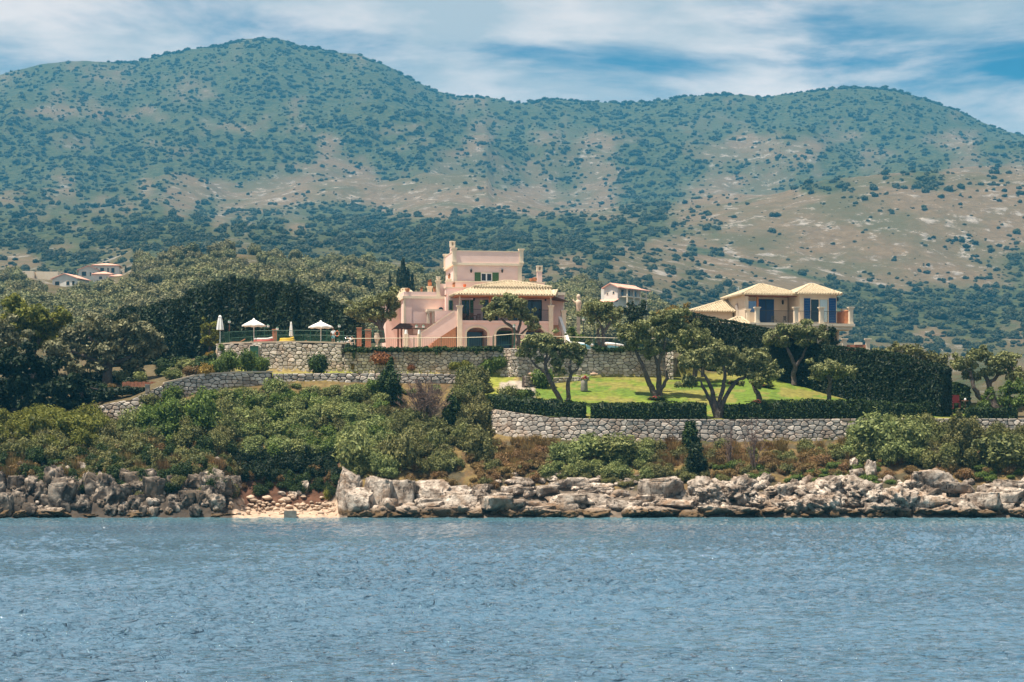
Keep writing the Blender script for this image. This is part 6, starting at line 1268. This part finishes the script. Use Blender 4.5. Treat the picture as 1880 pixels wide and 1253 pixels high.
creeper('green creeper trailing over the terrace wall left of the rounded bay', [(634,258.3,643),(760,256.9,642),(860,255.9,641),(925,255.0,640)], 2)
creeper('creeper hanging over the right half of the terrace wall', [(1090,257.3,640),(1120,257.7,643),(1150,258,641),(1212,258.7,641)], 3)

# ------------------------------------------------------------------ shrubs
def bush_proto(n_, rz, seed, dens=48, ls=.118, br=(.34,.55), core=.7, **k): return crown_mesh('shrub', rblobs(n_,1,rz,seed,br), dens, ls, seed, core=core, **k)
PB = {k: [bush_proto(12,1.5,110+i, lump=.4) for i in range(3)] for k in ('a',)}
PB['big'] = [bush_proto(22,1.5,160+i,105,.078,(.22,.42),.6,lump=.5) for i in range(3)]
PB['tall'] = [bush_proto(10,2.4,130+i,50,.12) for i in range(2)]
PB['fine'] = [bush_proto(12,1.4,140+i,80,.085,core=.5,lump=.45) for i in range(3)]
def tuft_mesh(seed, n_=260):
    r = np.random.default_rng(seed); a_ = r.uniform(0,2*math.pi,n_); q = np.sqrt(r.random(n_))*.8; base = np.stack([q*np.cos(a_),q*np.sin(a_),0*a_],1); tip = base*1.35+np.stack([r.normal(0,.22,n_),r.normal(0,.22,n_),r.uniform(.5,1.25,n_)],1); sd = unit(np.cross(tip-base,r.normal(size=(n_,3))))*.035
    V_ = np.stack([base-sd,base+sd,tip+sd*.4,tip-sd*.4],1).reshape(-1,3); return np_mesh('tuft',V_,[np.arange(4*n_).reshape(-1,4)],r.beta(1.5,1.8,n_))
PB['tuft'] = [tuft_mesh(150+i) for i in range(3)]
_mc = {}
def inst_mesh(kind, i, mt):
    k = (kind, i%len(PB[kind]), mt)
    if k not in _mc:
        me_ = PB[kind][k[1]].copy(); me_.materials.clear(); me_.materials.append(M[mt]); _mc[k] = me_
    return _mc[k]
bn = [0]
def shrub(px, py, w_, h_, mt, label, kind='a', Y=None, name='shrub', group=None, stem=False, zb=None):
    """w_, h_ in photo pixels; py is the foot"""
    b_ = ray_ground(px,py) if Y is None else at(px,Y)
    if zb is not None: b_.z = zb
    s = b_.y/F; i = bn[0]; bn[0] += 1; kind = 'big' if kind == 'a' and w_ > 38 else kind; rz = {'a':1.5,'big':1.5,'tall':2.4,'fine':1.4,'tuft':1.0}[kind]; top = zpy(py-h_,b_.y)-b_.z if zb is None and Y is None else h_*s
    o = add(name, inst_mesh(kind,i,mt), None, None, b_, (i*2.399)%6.28, (w_*s/1.75,w_*s/1.75,max(.2,h_*s)/rz*.93)); return tag(o, label, 'shrub', group)
G = 'garden shrubs below the pool wall'
for a_ in ((421,684,40,44,'green1','large green oleander left of the pool-wall door','a'),(449,683,42,46,'green1','green oleander with pale flowers beside the pool-wall door','a'),(397,688,30,34,'green1','medium oleander on the left of the two large ones','a'),
    (376,691,30,24,'yellowleaf','golden shrub at the top of the garden steps','fine'),(352,690,30,22,'dry','orange-tinged low shrub beside the garden steps coping','fine'),(338,684,34,28,'bramble','whitish-green flowering shrub left of the golden one','a'),(316,697,36,22,'bramble','low pale shrub above the stair wall','fine'),
    (300,690,28,18,'green1','small clipped green bush near the cypress foot','a'),(258,706,26,26,'bramble','little round-headed shrub right of the olive trunk','tall'),(229,704,30,24,'bramble','pale round shrub behind the board fence','a'),(205,716,16,14,'dry','dry grassy tuft at the olive trunk','fine'),
    (481,684,29,33,'green1','compact green shrub right of the pool-wall door','a'),(388,662,18,14,'yellowleaf','small yellowish shrub below the young tree','fine'),(410,655,30,18,'green1','green shrub directly under the closed parasol','a'),
    (838,686,24,19,'bright','yellow-green shrub at the foot of the terrace wall','a'),(857,686,20,24,'bright','taller bright shrub next to the yellow-green one','a'),(893,690,32,34,'green1','round green shrub left of the rounded bay','a'),(916,690,28,29,'green1','second round green shrub touching the rounded bay','a'),
    (756,687,14,13,'redleaf','little red-leaved bush against the terrace wall','fine'),(646,686,10,15,'yellowleaf','tiny yellow shrub against the terrace wall','tall'),
    (995,712,34,40,'green1','leafy shrub at the lawn corner by the low curved wall','a'),(965,735,44,22,'green1','low green shrub at the left tip of the lawn','a'),(934,735,36,34,'scrub','grey-green shrub beside the cobbled slope','fine')):
    shrub(*a_[:5], a_[5], a_[6])
shrub(580,686,37,41,'hedge','solitary dome-shaped dark shrub before the pool wall','a'); shrub(698,668,44,22,'redleaf','rust-red shrub hanging on the terrace wall below the creeper','fine',Y=256.6,zb=zpy(668,256.6))
for px, py, lb in ((1207,735,'pink flowers ringing the trunk of the forked olive'),(1394,742,'red flowers ringing the trunk of the short dense olive'),(1345,706,'dark red flower bed at the back of the lawn'),(1405,712,'red flower clump behind the short olive')):
    b_ = ray_ground(px,py); o = add('flower_bed', inst_mesh('fine',bn[0],'hedge'), None, None, b_, bn[0], (1.15,.9,.34)); bn[0] += 1; tag(o, lb, 'flowers')
    add('flowers', crown_mesh('fl', rblobs(8,1.02,1.5,bn[0]+400,(.3,.5)), 9, .10, bn[0]+40, core=0), M['flower'], o)
# conifers and single bushes on the bank
def conifer(px, py, w_, h_, mt, label, seed, sharp=.6, n_=0):
    """feathery upright shrub: stacked ragged clumps narrowing to the tip"""
    b_ = ray_ground(px,py); s = b_.y/F; t_ = thing('conifer', label, 'conifer', b_); r = np.random.default_rng(seed+620); B = []; hh = h_*s; ww = w_*s*.5
    for k in range(26):
        q = (k+r.random())/26; wid = ww*min(1,(1-q)*1.5+.12)**sharp; a_ = r.uniform(0,6.28); d = wid*.6*math.sqrt(r.random()); rr = max(.16,wid*r.uniform(.32,.5)); B.append(((d*math.cos(a_),d*math.sin(a_),hh*(.05+.9*q)),(rr,rr,rr*r.uniform(1.1,1.6))))
    add('crown', crown_mesh('con', B, 60, .17, seed, core=.6, lump=.5, aspect=.35), M[mt], t_); MB().tube([(0,0,-.3),(0,0,hh*.5)], [.12,.05], 6).build('trunk', M['bark'], t_)
conifer(718,738,50,84,'hedge','pointed green conifer growing up past the low wall',1,.7); conifer(829,782,38,58,'hedge','dark small conifer beside the bare purple bush',2,.5); conifer(1267,834,36,62,'hedge','column-shaped bush against the lawn wall',3,.35); conifer(1760,850,60,98,'scrub','feathery tall shrub before the right end of the lawn wall',4,.6)
conifer(1278,874,48,58,'darkleaf','dark shrub hanging below the column-shaped bush',5,.4)
b_ = ray_ground(785,790)
def bare_shrub(px, py, w_, h_, label, seed, n_=60, mt='drybark', dens=1):
    b_ = ray_ground(px,py); s = b_.y/F; r = np.random.default_rng(seed); mb = MB()
    for k in range(n_):
        a_ = r.uniform(0,6.28); sp = r.uniform(.1,1)*w_*s*.5; hh = h_*s*r.uniform(.55,1)*(1-.35*(sp/(w_*s*.5))**2); p0 = Vector((r.normal(0,.05*w_*s),r.normal(0,.05*w_*s),-.1)); p3 = Vector((sp*math.cos(a_),sp*math.sin(a_),hh)); p1 = p0.lerp(p3,.4)+Vector((0,0,hh*.15)); mb.tube([p0,p1,p3],[.035,.026,.012],4,cap=False)
        for j in range(5*dens): q = p1.lerp(p3,r.random()); d = Vector((r.normal(0,.3),r.normal(0,.3),r.uniform(.1,.5))); mb.tube([q,q+d*.6,q+d*1.1+Vector((r.normal(0,.1),r.normal(0,.1),0))],[.022,.018,.01],3,cap=False)
    tag(mb.build('bare_shrub', M[mt], None), label, 'shrub').location = b_
bare_shrub(780,782,108,92,'leafless purplish-grey bush in the middle of the bank',1,90,dens=3); bare_shrub(1385,868,58,112,'tall bare twiggy shrub standing before the lawn wall',2,22); bare_shrub(1340,866,44,96,'thinner bare shrub left of the tall twiggy one',3,14); bare_shrub(1715,858,40,34,'small grey leafless shrub on the right bank',4,26)
# bank thickets: what grows as one tangle is one mass, single bushes stand alone
def thicket(name, label, specs, seed, kinds):
    """specs: polygons-as-boxes (px0,px1,py0,py1,count,wmin,wmax,aspect,kind,mat)"""
    r = np.random.default_rng(seed); pts, scl, rot, idx, pr, key = [], [], [], [], [], {}
    for x0,x1,y0,y1,n_,w0,w1,asp,kd,mt in specs:
        for k in range(n_):
            kd = 'big' if kd == 'a' and w1 > 38 else kd; px, py = r.uniform(x0,x1), r.uniform(y0,y1); b_ = ray_ground(px,py); s = b_.y/F; w_ = r.uniform(w0,w1)*s; j = int(r.integers(len(PB[kd]))); kk = (kd,j,mt)
            if kk not in key: key[kk] = len(pr); pr.append(bpy.data.objects.new('thicket_proto', inst_mesh(kd,j,mt)))
            pts.append((b_.x,b_.y,b_.z-.1)); rz = {'a':1.5,'big':1.5,'tall':2.4,'fine':1.4,'tuft':1.0}[kd]; scl.append((w_/1.75,w_/1.75,w_*asp*r.uniform(.75,1.25)/rz)); rot.append(r.uniform(0,6.28)); idx.append(key[kk])
    return tag(gn_scatter(name, pts, scl, rot, idx, pr), label, 'thicket', kind='stuff')
thicket('bramble_thicket', 'pale green bramble thicket covering the bank below the pool wall', [(438,720,726,850,110,26,48,.68,'a','bramble'),(640,720,790,880,34,22,40,.8,'fine','bramble'),(500,640,800,862,14,26,44,.8,'a','green1'),(440,700,730,830,40,22,40,.75,'a','green1'),(440,720,740,850,24,22,38,.8,'fine','scrub'),(440,900,710,726,26,16,26,.4,'fine','bramble')], 1, None)
thicket('bank_scrub', 'mixed green and rust scrub on the middle of the bank', [(720,905,770,872,60,22,42,.8,'fine','scrub'),(840,900,700,790,26,22,40,.9,'fine','scrub'),(720,1000,840,900,46,14,26,.7,'fine','dry'),(900,1010,815,880,26,16,30,.6,'fine','dry'),(1000,1190,828,880,46,22,40,.75,'a','bramble'),(1190,1330,836,888,30,16,30,.7,'fine','scrub'),(890,1560,815,860,150,12,24,.7,'tuft','dry'),(1190,1560,825,875,40,16,30,.7,'fine','scrub'),(890,1300,850,890,40,14,26,.6,'fine','scrub'),(1300,1560,835,880,60,16,28,.6,'fine','dry'),(1300,1640,858,892,46,14,26,.6,'a','green1'),(1100,1300,868,895,20,14,24,.6,'fine','scrub')], 2, None)
thicket('right_bank_scrub', 'dense yellow-green bushes under the right end of the lawn wall', [(1560,1700,800,856,34,30,52,.85,'a','bramble'),(1690,2150,800,868,100,26,46,.9,'a','scrub'),(1560,2150,846,884,70,16,28,.6,'fine','dry'),(1660,1900,862,884,24,14,24,.6,'a','green1')], 3, None)
thicket('left_bank_scrub', 'yellow-green and brown scrub on the left bank above the dark cliff', [(-260,190,778,826,90,26,44,.9,'a','bright'),(-260,200,800,850,70,24,40,.8,'fine','scrub'),(190,440,785,870,30,18,34,.7,'fine','dry'),(190,440,790,875,50,18,34,.8,'a','scrub'),(200,300,775,840,24,20,36,.8,'fine','scrub'),(270,440,745,830,20,30,50,.85,'a','green1'),(270,440,750,835,26,26,46,.85,'a','scrub'),(270,440,790,850,20,24,40,.8,'fine','hedge'),(340,440,745,780,16,26,42,.7,'a','bramble'),(0,440,850,890,40,14,26,.7,'fine','scrub'),(-20,440,832,888,30,14,30,.7,'fine','dry'),(-20,430,840,905,90,16,32,.8,'fine','hedge'),(150,430,850,915,40,14,28,.8,'fine','scrub'),(-20,440,820,880,60,12,22,.9,'tuft','dry'),(100,430,850,900,20,12,22,.6,'a','green1')], 4, None)
thicket('garden_undergrowth', 'dark undergrowth in the shade around the large olive', [(90,262,690,722,30,20,34,.55,'a','darkleaf'),(290,400,662,682,14,18,30,.55,'a','hedge')], 6, None)
thicket('shade_scrub', 'dark undergrowth in the hollow behind the small beach', [(430,620,838,885,60,22,40,.8,'fine','darkleaf'),(432,622,885,912,26,14,26,.8,'fine','hedge'),(440,640,870,900,16,12,22,.8,'fine','dry')], 5, None)
for px, py, w_, h_, mt, kd, lb in ((236,802,44,54,'bramble','fine','round feathery shrub alone below the garden wall'),(310,800,62,72,'green1','a','big leafy bush below the stair wall'),(375,800,64,80,'green1','a','tallest leafy bush on the left bank'),(415,752,50,40,'bramble','a','bush at the upper left of the bramble thicket'),(655,868,70,80,'bramble','fine','tall yellow-green shrub above the pale cliff block'),(735,860,60,80,'scrub','fine','grey-green shrub at the left of the middle bank'),
    (880,840,56,60,'scrub','fine','grey-green shrub below the left end of the lawn wall'),(1075,850,70,48,'bramble','a','flowering bush in the centre of the bank below the lawn wall'),(1135,850,84,58,'bramble','a','largest bush on the bank below the lawn wall'),(1030,850,56,40,'bramble','a','low bush left of the flowering one'),(1605,838,92,84,'bramble','a','big round bush covering part of the lawn wall'),(1665,840,80,72,'bramble','a','second big bush right of the round one'),(1830,862,90,72,'scrub','a','broad bush near the right edge of the bank'),(1880,862,70,68,'scrub','a','bush cut by the right edge of the bank'),
    (1105,718,1,1,'green1','fine',''),(60,815,70,62,'bright','a','bright bush at the left end of the bank'),(130,815,70,60,'bright','a','bright bush near the left end of the garden wall'),(175,812,50,52,'bright','a','bright bush directly under the end of the garden wall'),(765,930,1,1,'green1','a',''),(606,918,22,26,'bright','fine','fresh green weed beside the pale cliff block'),(575,832,44,30,'green1','a','overhanging green bush above the small beach')):
    if lb: shrub(px,py,w_,h_,mt,lb,kd)
# ------------------------------------------------------------------ rocks
m = bpy.data.materials.new('limestone'); m.use_nodes = True; t = m.node_tree; n = t.nodes; l = t.links.new; M['rock'] = m
b = n['Principled BSDF']; b.inputs['Roughness'].default_value = .92; b.inputs['Specular IOR Level'].default_value = .2; g = n.new('ShaderNodeNewGeometry')
def rn(s, d=6, rgh=.6, sc3=(1,1,1)):
    mp_ = n.new('ShaderNodeMapping'); mp_.inputs['Scale'].default_value = sc3; l(g.outputs['Position'], mp_.inputs[0]); q = n.new('ShaderNodeTexNoise'); q.inputs['Scale'].default_value = s; q.inputs['Detail'].default_value = d; q.inputs['Roughness'].default_value = rgh; l(mp_.outputs[0], q.inputs['Vector']); return q.outputs['Fac']
a1_, a2_, a3_ = rn(.9,7,.65), rn(2.6,6,.65,(1,1,.35)), rn(.35,5)
c_ = mixc(ramp(a1_,.40,.60), (.20,.15,.115), (.64,.54,.45)); c_ = mixc(ramp(a2_,.54,.64), c_, (.085,.062,.048)); c_ = mixc(ramp(a3_,.55,.7), c_, (.34,.22,.14))
sp = n.new('ShaderNodeSeparateXYZ'); l(g.outputs['Position'], sp.inputs[0]); ad = n.new('ShaderNodeMath'); ad.operation = 'MULTIPLY_ADD'; l(a1_, ad.inputs[0]); ad.inputs[1].default_value = -1.7; l(sp.outputs['Z'], ad.inputs[2])
tide = n.new('ShaderNodeMapRange'); tide.inputs['From Min'].default_value = -.35; tide.inputs['From Max'].default_value = .15; l(ad.outputs[0], tide.inputs['Value'])     # ochre weed line of the tide
c_ = mixc(tide.outputs[0], (.13,.082,.042), c_); t3 = n.new('ShaderNodeMapRange'); t3.inputs['From Min'].default_value = -.95; t3.inputs['From Max'].default_value = -.65; l(ad.outputs[0], t3.inputs['Value']); c_ = mixc(t3.outputs[0], (.035,.03,.022), c_)
oi_ = n.new('ShaderNodeObjectInfo'); rv_ = n.new('ShaderNodeMapRange'); rv_.inputs['To Min'].default_value = .75; rv_.inputs['To Max'].default_value = 1.25; l(oi_.outputs['Random'], rv_.inputs['Value']); hv_ = n.new('ShaderNodeHueSaturation'); l(rv_.outputs[0], hv_.inputs['Value']); l(c_, hv_.inputs['Color']); l(hv_.outputs[0], b.inputs['Base Color']); bp = n.new('ShaderNodeBump'); bp.inputs['Strength'].default_value = .9; bp.inputs['Distance'].default_value = .5; l(rn(2.2,8,.7), bp.inputs['Height']); l(bp.outputs[0], b.inputs['Normal'])
def rock_mesh(seed, boxy=0.0, rough=.16, sub=4, cuts=9):
    r = np.random.default_rng(seed+800); V_, F_ = ico(sub) if sub > 3 else (ICO3 if sub == 3 else ICO2); V_ = V_.copy()
    if boxy: V_ = np.sign(V_)*np.abs(V_)**(1-.72*boxy); V_ = V_/np.abs(V_).max(0)
    for k in range(cuts):
        d = unit(r.normal(size=3)); d_ = r.uniform(.55,.85)*(1.25 if boxy else 1); pr = V_@d; V_ = V_-np.maximum(0,pr-d_)[:,None]*d*.92
    ph = r.uniform(0,90); u_ = unit(V_); nz1 = vfbm(V_[:,0]*2.6+ph,V_[:,1]*2.6+V_[:,2]*2.2+ph,6,.6)-.5; nz2 = np.abs(vfbm(V_[:,0]*5.5+ph,V_[:,2]*2.5-V_[:,1]*4+ph,5,.6)-.5)
    return np_mesh('rock', V_+u_*(nz1*rough*2.6-nz2*rough*1.8)[:,None], [F_])
RK = [rock_mesh(k, 0, .28) for k in range(8)]; RB = [rock_mesh(20+k, 1, .24, 4, 5) for k in range(6)]; RC = [rock_mesh(40+k, 0, .55, 4, 5) for k in range(5)]; RS = [rock_mesh(60+k,0,.2,2) for k in range(4)]
for q in RK+RB+RC+RS: q.materials.append(M['rock'])
M['pebble'] = mat('pale_pebble', (.50,.38,.28), .9, (.36,.26,.19), 1.5, rand=.3)
RP = [rock_mesh(80+k,0,.2,2) for k in range(4)]
for q in RP: q.materials.append(M['pebble'])
M['darkrock'] = mat('shade_blackened_limestone', (.045,.036,.030), .95, (.36,.29,.23), 1.1, detail=9, bump=1.0, bscale=2.0, lo=.44, hi=.62, rand=.3, third=(.10,.075,.055))  # stained limestone, with the left cliff's shade also put into its colour
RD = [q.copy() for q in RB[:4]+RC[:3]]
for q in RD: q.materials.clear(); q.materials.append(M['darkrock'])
rk = np.random.default_rng(77)
def rock(px, pyt, pyb, w_, label, kind='k', Y=None, dep=None, group=None, tilt=.2, i=None, rz=None):
    """boulder spanning photo rows pyt..pyb"""
    if Y is None: Y = ray_ground(px, min(pyb, 946)).y
    s = Y/F; hh = (pyb-pyt)*s; c = P(px,(pyt+pyb)/2,Y+.3); me_ = {'k':RK,'b':RB,'c':RC,'s':RS,'d':RD}[kind]; i = int(rk.integers(len(me_))) if i is None else i%len(me_)
    o = add('rock', me_[i], None, None, c); f_ = {'k':1.22,'b':1.1,'c':1.12,'s':1.2,'d':1.1}[kind]; o.scale = (w_*s/2*f_, (dep or w_*s*.8)/2*f_, hh/2*f_); o.rotation_euler = (rk.normal(0,tilt*.4),rk.normal(0,tilt*.4), (rk.uniform(-.35,.35) if kind in 'bd' else rk.uniform(0,6.28)) if rz is None else rz)
    return tag(o, label, 'rock', group)
# the pale cliff block right of the beach and its sloping slab
for a_ in ((642,866,952,46,'pale upright limestone block, tallest at the right end of the beach','b',218.2,3.0),(652,898,955,58,'dark-fronted limestone block at the water right of the beach','b',216.6,2.6),(695,873,950,52,'split limestone block in the middle of the pale cliff','b',218.4,3.4),(735,877,948,58,'grooved limestone block with flat pale top in the pale cliff','b',218.8,3.4),(790,886,945,66,'limestone block where the pale cliff slopes down','b',219.2,3.2),(835,896,944,60,'low end block of the pale sloping cliff','b',219.4,3.0),
    (710,918,953,44,'rounded rock at the foot of the pale cliff','k',216.4,2),(670,930,956,40,'brown weedy rock under the dark-fronted block','k',216,2)): rock(a_[0],a_[1],a_[2],a_[3],a_[4],a_[5],a_[6],a_[7],tilt=.08,rz=-.12)
rock(845,907,932,62,'flat white-topped slab on the shore in the middle of the picture','b',217.8,2.4,tilt=.1,rz=.1); rock(1000,922,944,120,'long low pale ledge at the water in the middle of the shore','b',217.4,2.6,tilt=.03,rz=.03); rock(1215,880,920,70,'overhanging ledge rock on the shore below the column bush','b',219.6,3,tilt=.06); rock(1230,915,935,90,'second lower ledge under the overhanging one','b',218.2,2.6,tilt=.05)
for a_ in ((1567,840,866,18,'grey rock perched on top of the crags'),(1600,845,880,26,'pointed standing rock on top of the right crags'),(1575,860,884,34,'slanted rock below the perched one'),(1790,922,945,50,'smooth pale wedge rock at the water near the right edge')): rock(a_[0],a_[1],a_[2],a_[3],a_[4],'k',None if a_[0] < 1700 else 216.8)
for a_ in ((150,848,868,16,'small white-topped rock on the left bank'),(205,842,858,12,'little white rock among scrub on the left bank'),(560,885,912,14,'upright brown rock at the back of the beach')): rock(*a_,'b')
# left cliff: columns of blocks; beach stones; crags on the right; a fringe of boulders at the water
def fringe(x0,x1,y0,y1,n_,w0,w1,asp,kind,label,group,Yr=None):
    for k in range(n_):
        px = rk.uniform(x0,x1); pb = rk.uniform(y0,y1); w_ = rk.uniform(w0,w1); Y = None if Yr is None else rk.uniform(*Yr); rock(px,pb-w_*asp*rk.uniform(.7,1.3),pb,w_,label,kind,Y,group=group)
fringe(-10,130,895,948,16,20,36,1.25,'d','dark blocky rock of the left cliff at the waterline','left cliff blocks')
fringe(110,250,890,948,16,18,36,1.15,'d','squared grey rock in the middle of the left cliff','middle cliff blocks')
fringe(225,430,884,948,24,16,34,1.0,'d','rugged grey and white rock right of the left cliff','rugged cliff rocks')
fringe(-10,440,946,954,12,26,50,.3,'k','low rounded rock at the water under the left cliff','left shoreline rocks',(215.4,216.6))
fringe(500,600,905,926,6,10,20,.8,'k','brown stone at the back of the small beach','beach back stones')
fringe(690,1000,930,952,24,26,60,.36,'b','craggy shoreline rock between the pale cliff and the long ledge','central shoreline rocks',(216,218.6))
fringe(640,1280,945,955,24,26,60,.34,'k','brown weed-covered rock at the waterline','weedy waterline rocks',(215.5,216.6))
fringe(860,1180,885,915,22,20,44,.36,'b','dark bedded rock in the shaded face of the bank','shaded bedded rocks')
fringe(1000,1300,922,946,18,30,70,.3,'b','craggy shore rock below the shaded face','lower shore rocks',(217,219.5))
fringe(1280,1540,906,946,36,28,64,.46,'c','jagged pale rock of the crags right of centre','crags right of centre')
fringe(1500,1720,896,946,32,28,64,.5,'c','jagged pale rock of the high crags near the right','high crags')
fringe(1690,2100,898,942,34,34,76,.34,'b','tilted pale slab of the shore at the right edge','tilted right slabs')
fringe(1290,2100,942,952,28,30,64,.34,'k','brown shoreline rock under the right crags','right shoreline rocks',(215.5,216.6))
# the countless smaller stones between the big ones
def rubble(name, label, specs, seed, src=None):
    r = np.random.default_rng(seed); pts, scl, rot, idx = [], [], [], []; pr = [bpy.data.objects.new('rubble_proto', q) for q in (src or RS+RC[:2])]
    for x0,x1,y0,y1,n_,w0,w1,asp in specs:
        for k in range(n_):
            b_ = ray_ground(r.uniform(x0,x1), r.uniform(y0,y1)); w_ = w0*(w1/w0)**r.random()*b_.y/F*.6; pts.append((b_.x,b_.y-.1,b_.z+w_*asp*.15)); scl.append((w_*r.uniform(.8,1.3),w_,w_*asp*r.uniform(.7,1.3))); rot.append(r.uniform(0,6.28)); idx.append(int(r.integers(len(pr))))
    return tag(gn_scatter(name, pts, scl, rot, idx, pr), label, 'stones', kind='stuff')
rubble('cliff_rubble', 'small stones and broken rock in the cracks of the left cliff', [(-260,430,890,948,80,5,18,.9),(180,420,842,890,50,4,14,.9),(0,180,850,890,24,5,14,1.0)], 1)
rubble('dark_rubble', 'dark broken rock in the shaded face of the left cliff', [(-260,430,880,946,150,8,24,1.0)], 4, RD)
rubble('beach_stones', 'loose pale stones and pebbles of the small beach', [(436,618,925,946,120,3,12,.6),(440,612,914,932,16,7,18,.6)], 2, RP)
rubble('shore_rubble', 'broken rock filling the shore between the boulders', [(640,1300,905,950,170,6,24,.7),(1280,2150,882,950,380,6,26,.8),(860,1180,870,915,60,6,18,.5)], 3)

# ------------------------------------------------------------------ the air: thin blue haze over everything
hz = MB().box(-9000, 9000, -4200, 7200, -6, 715).mesh('haze'); hm = bpy.data.materials.new('haze_air'); hm.use_nodes = True; t = hm.node_tree; t.nodes.clear()
pv = t.nodes.new('ShaderNodeVolumePrincipled'); pv.inputs['Density'].default_value = .000125; pv.inputs['Color'].default_value = (.11,.58,1.0,1); pv.inputs['Anisotropy'].default_value = 0.0
ou = t.nodes.new('ShaderNodeOutputMaterial'); t.links.new(pv.outputs[0], ou.inputs['Volume'])
tag(add('haze', hz, hm), kind='stuff')
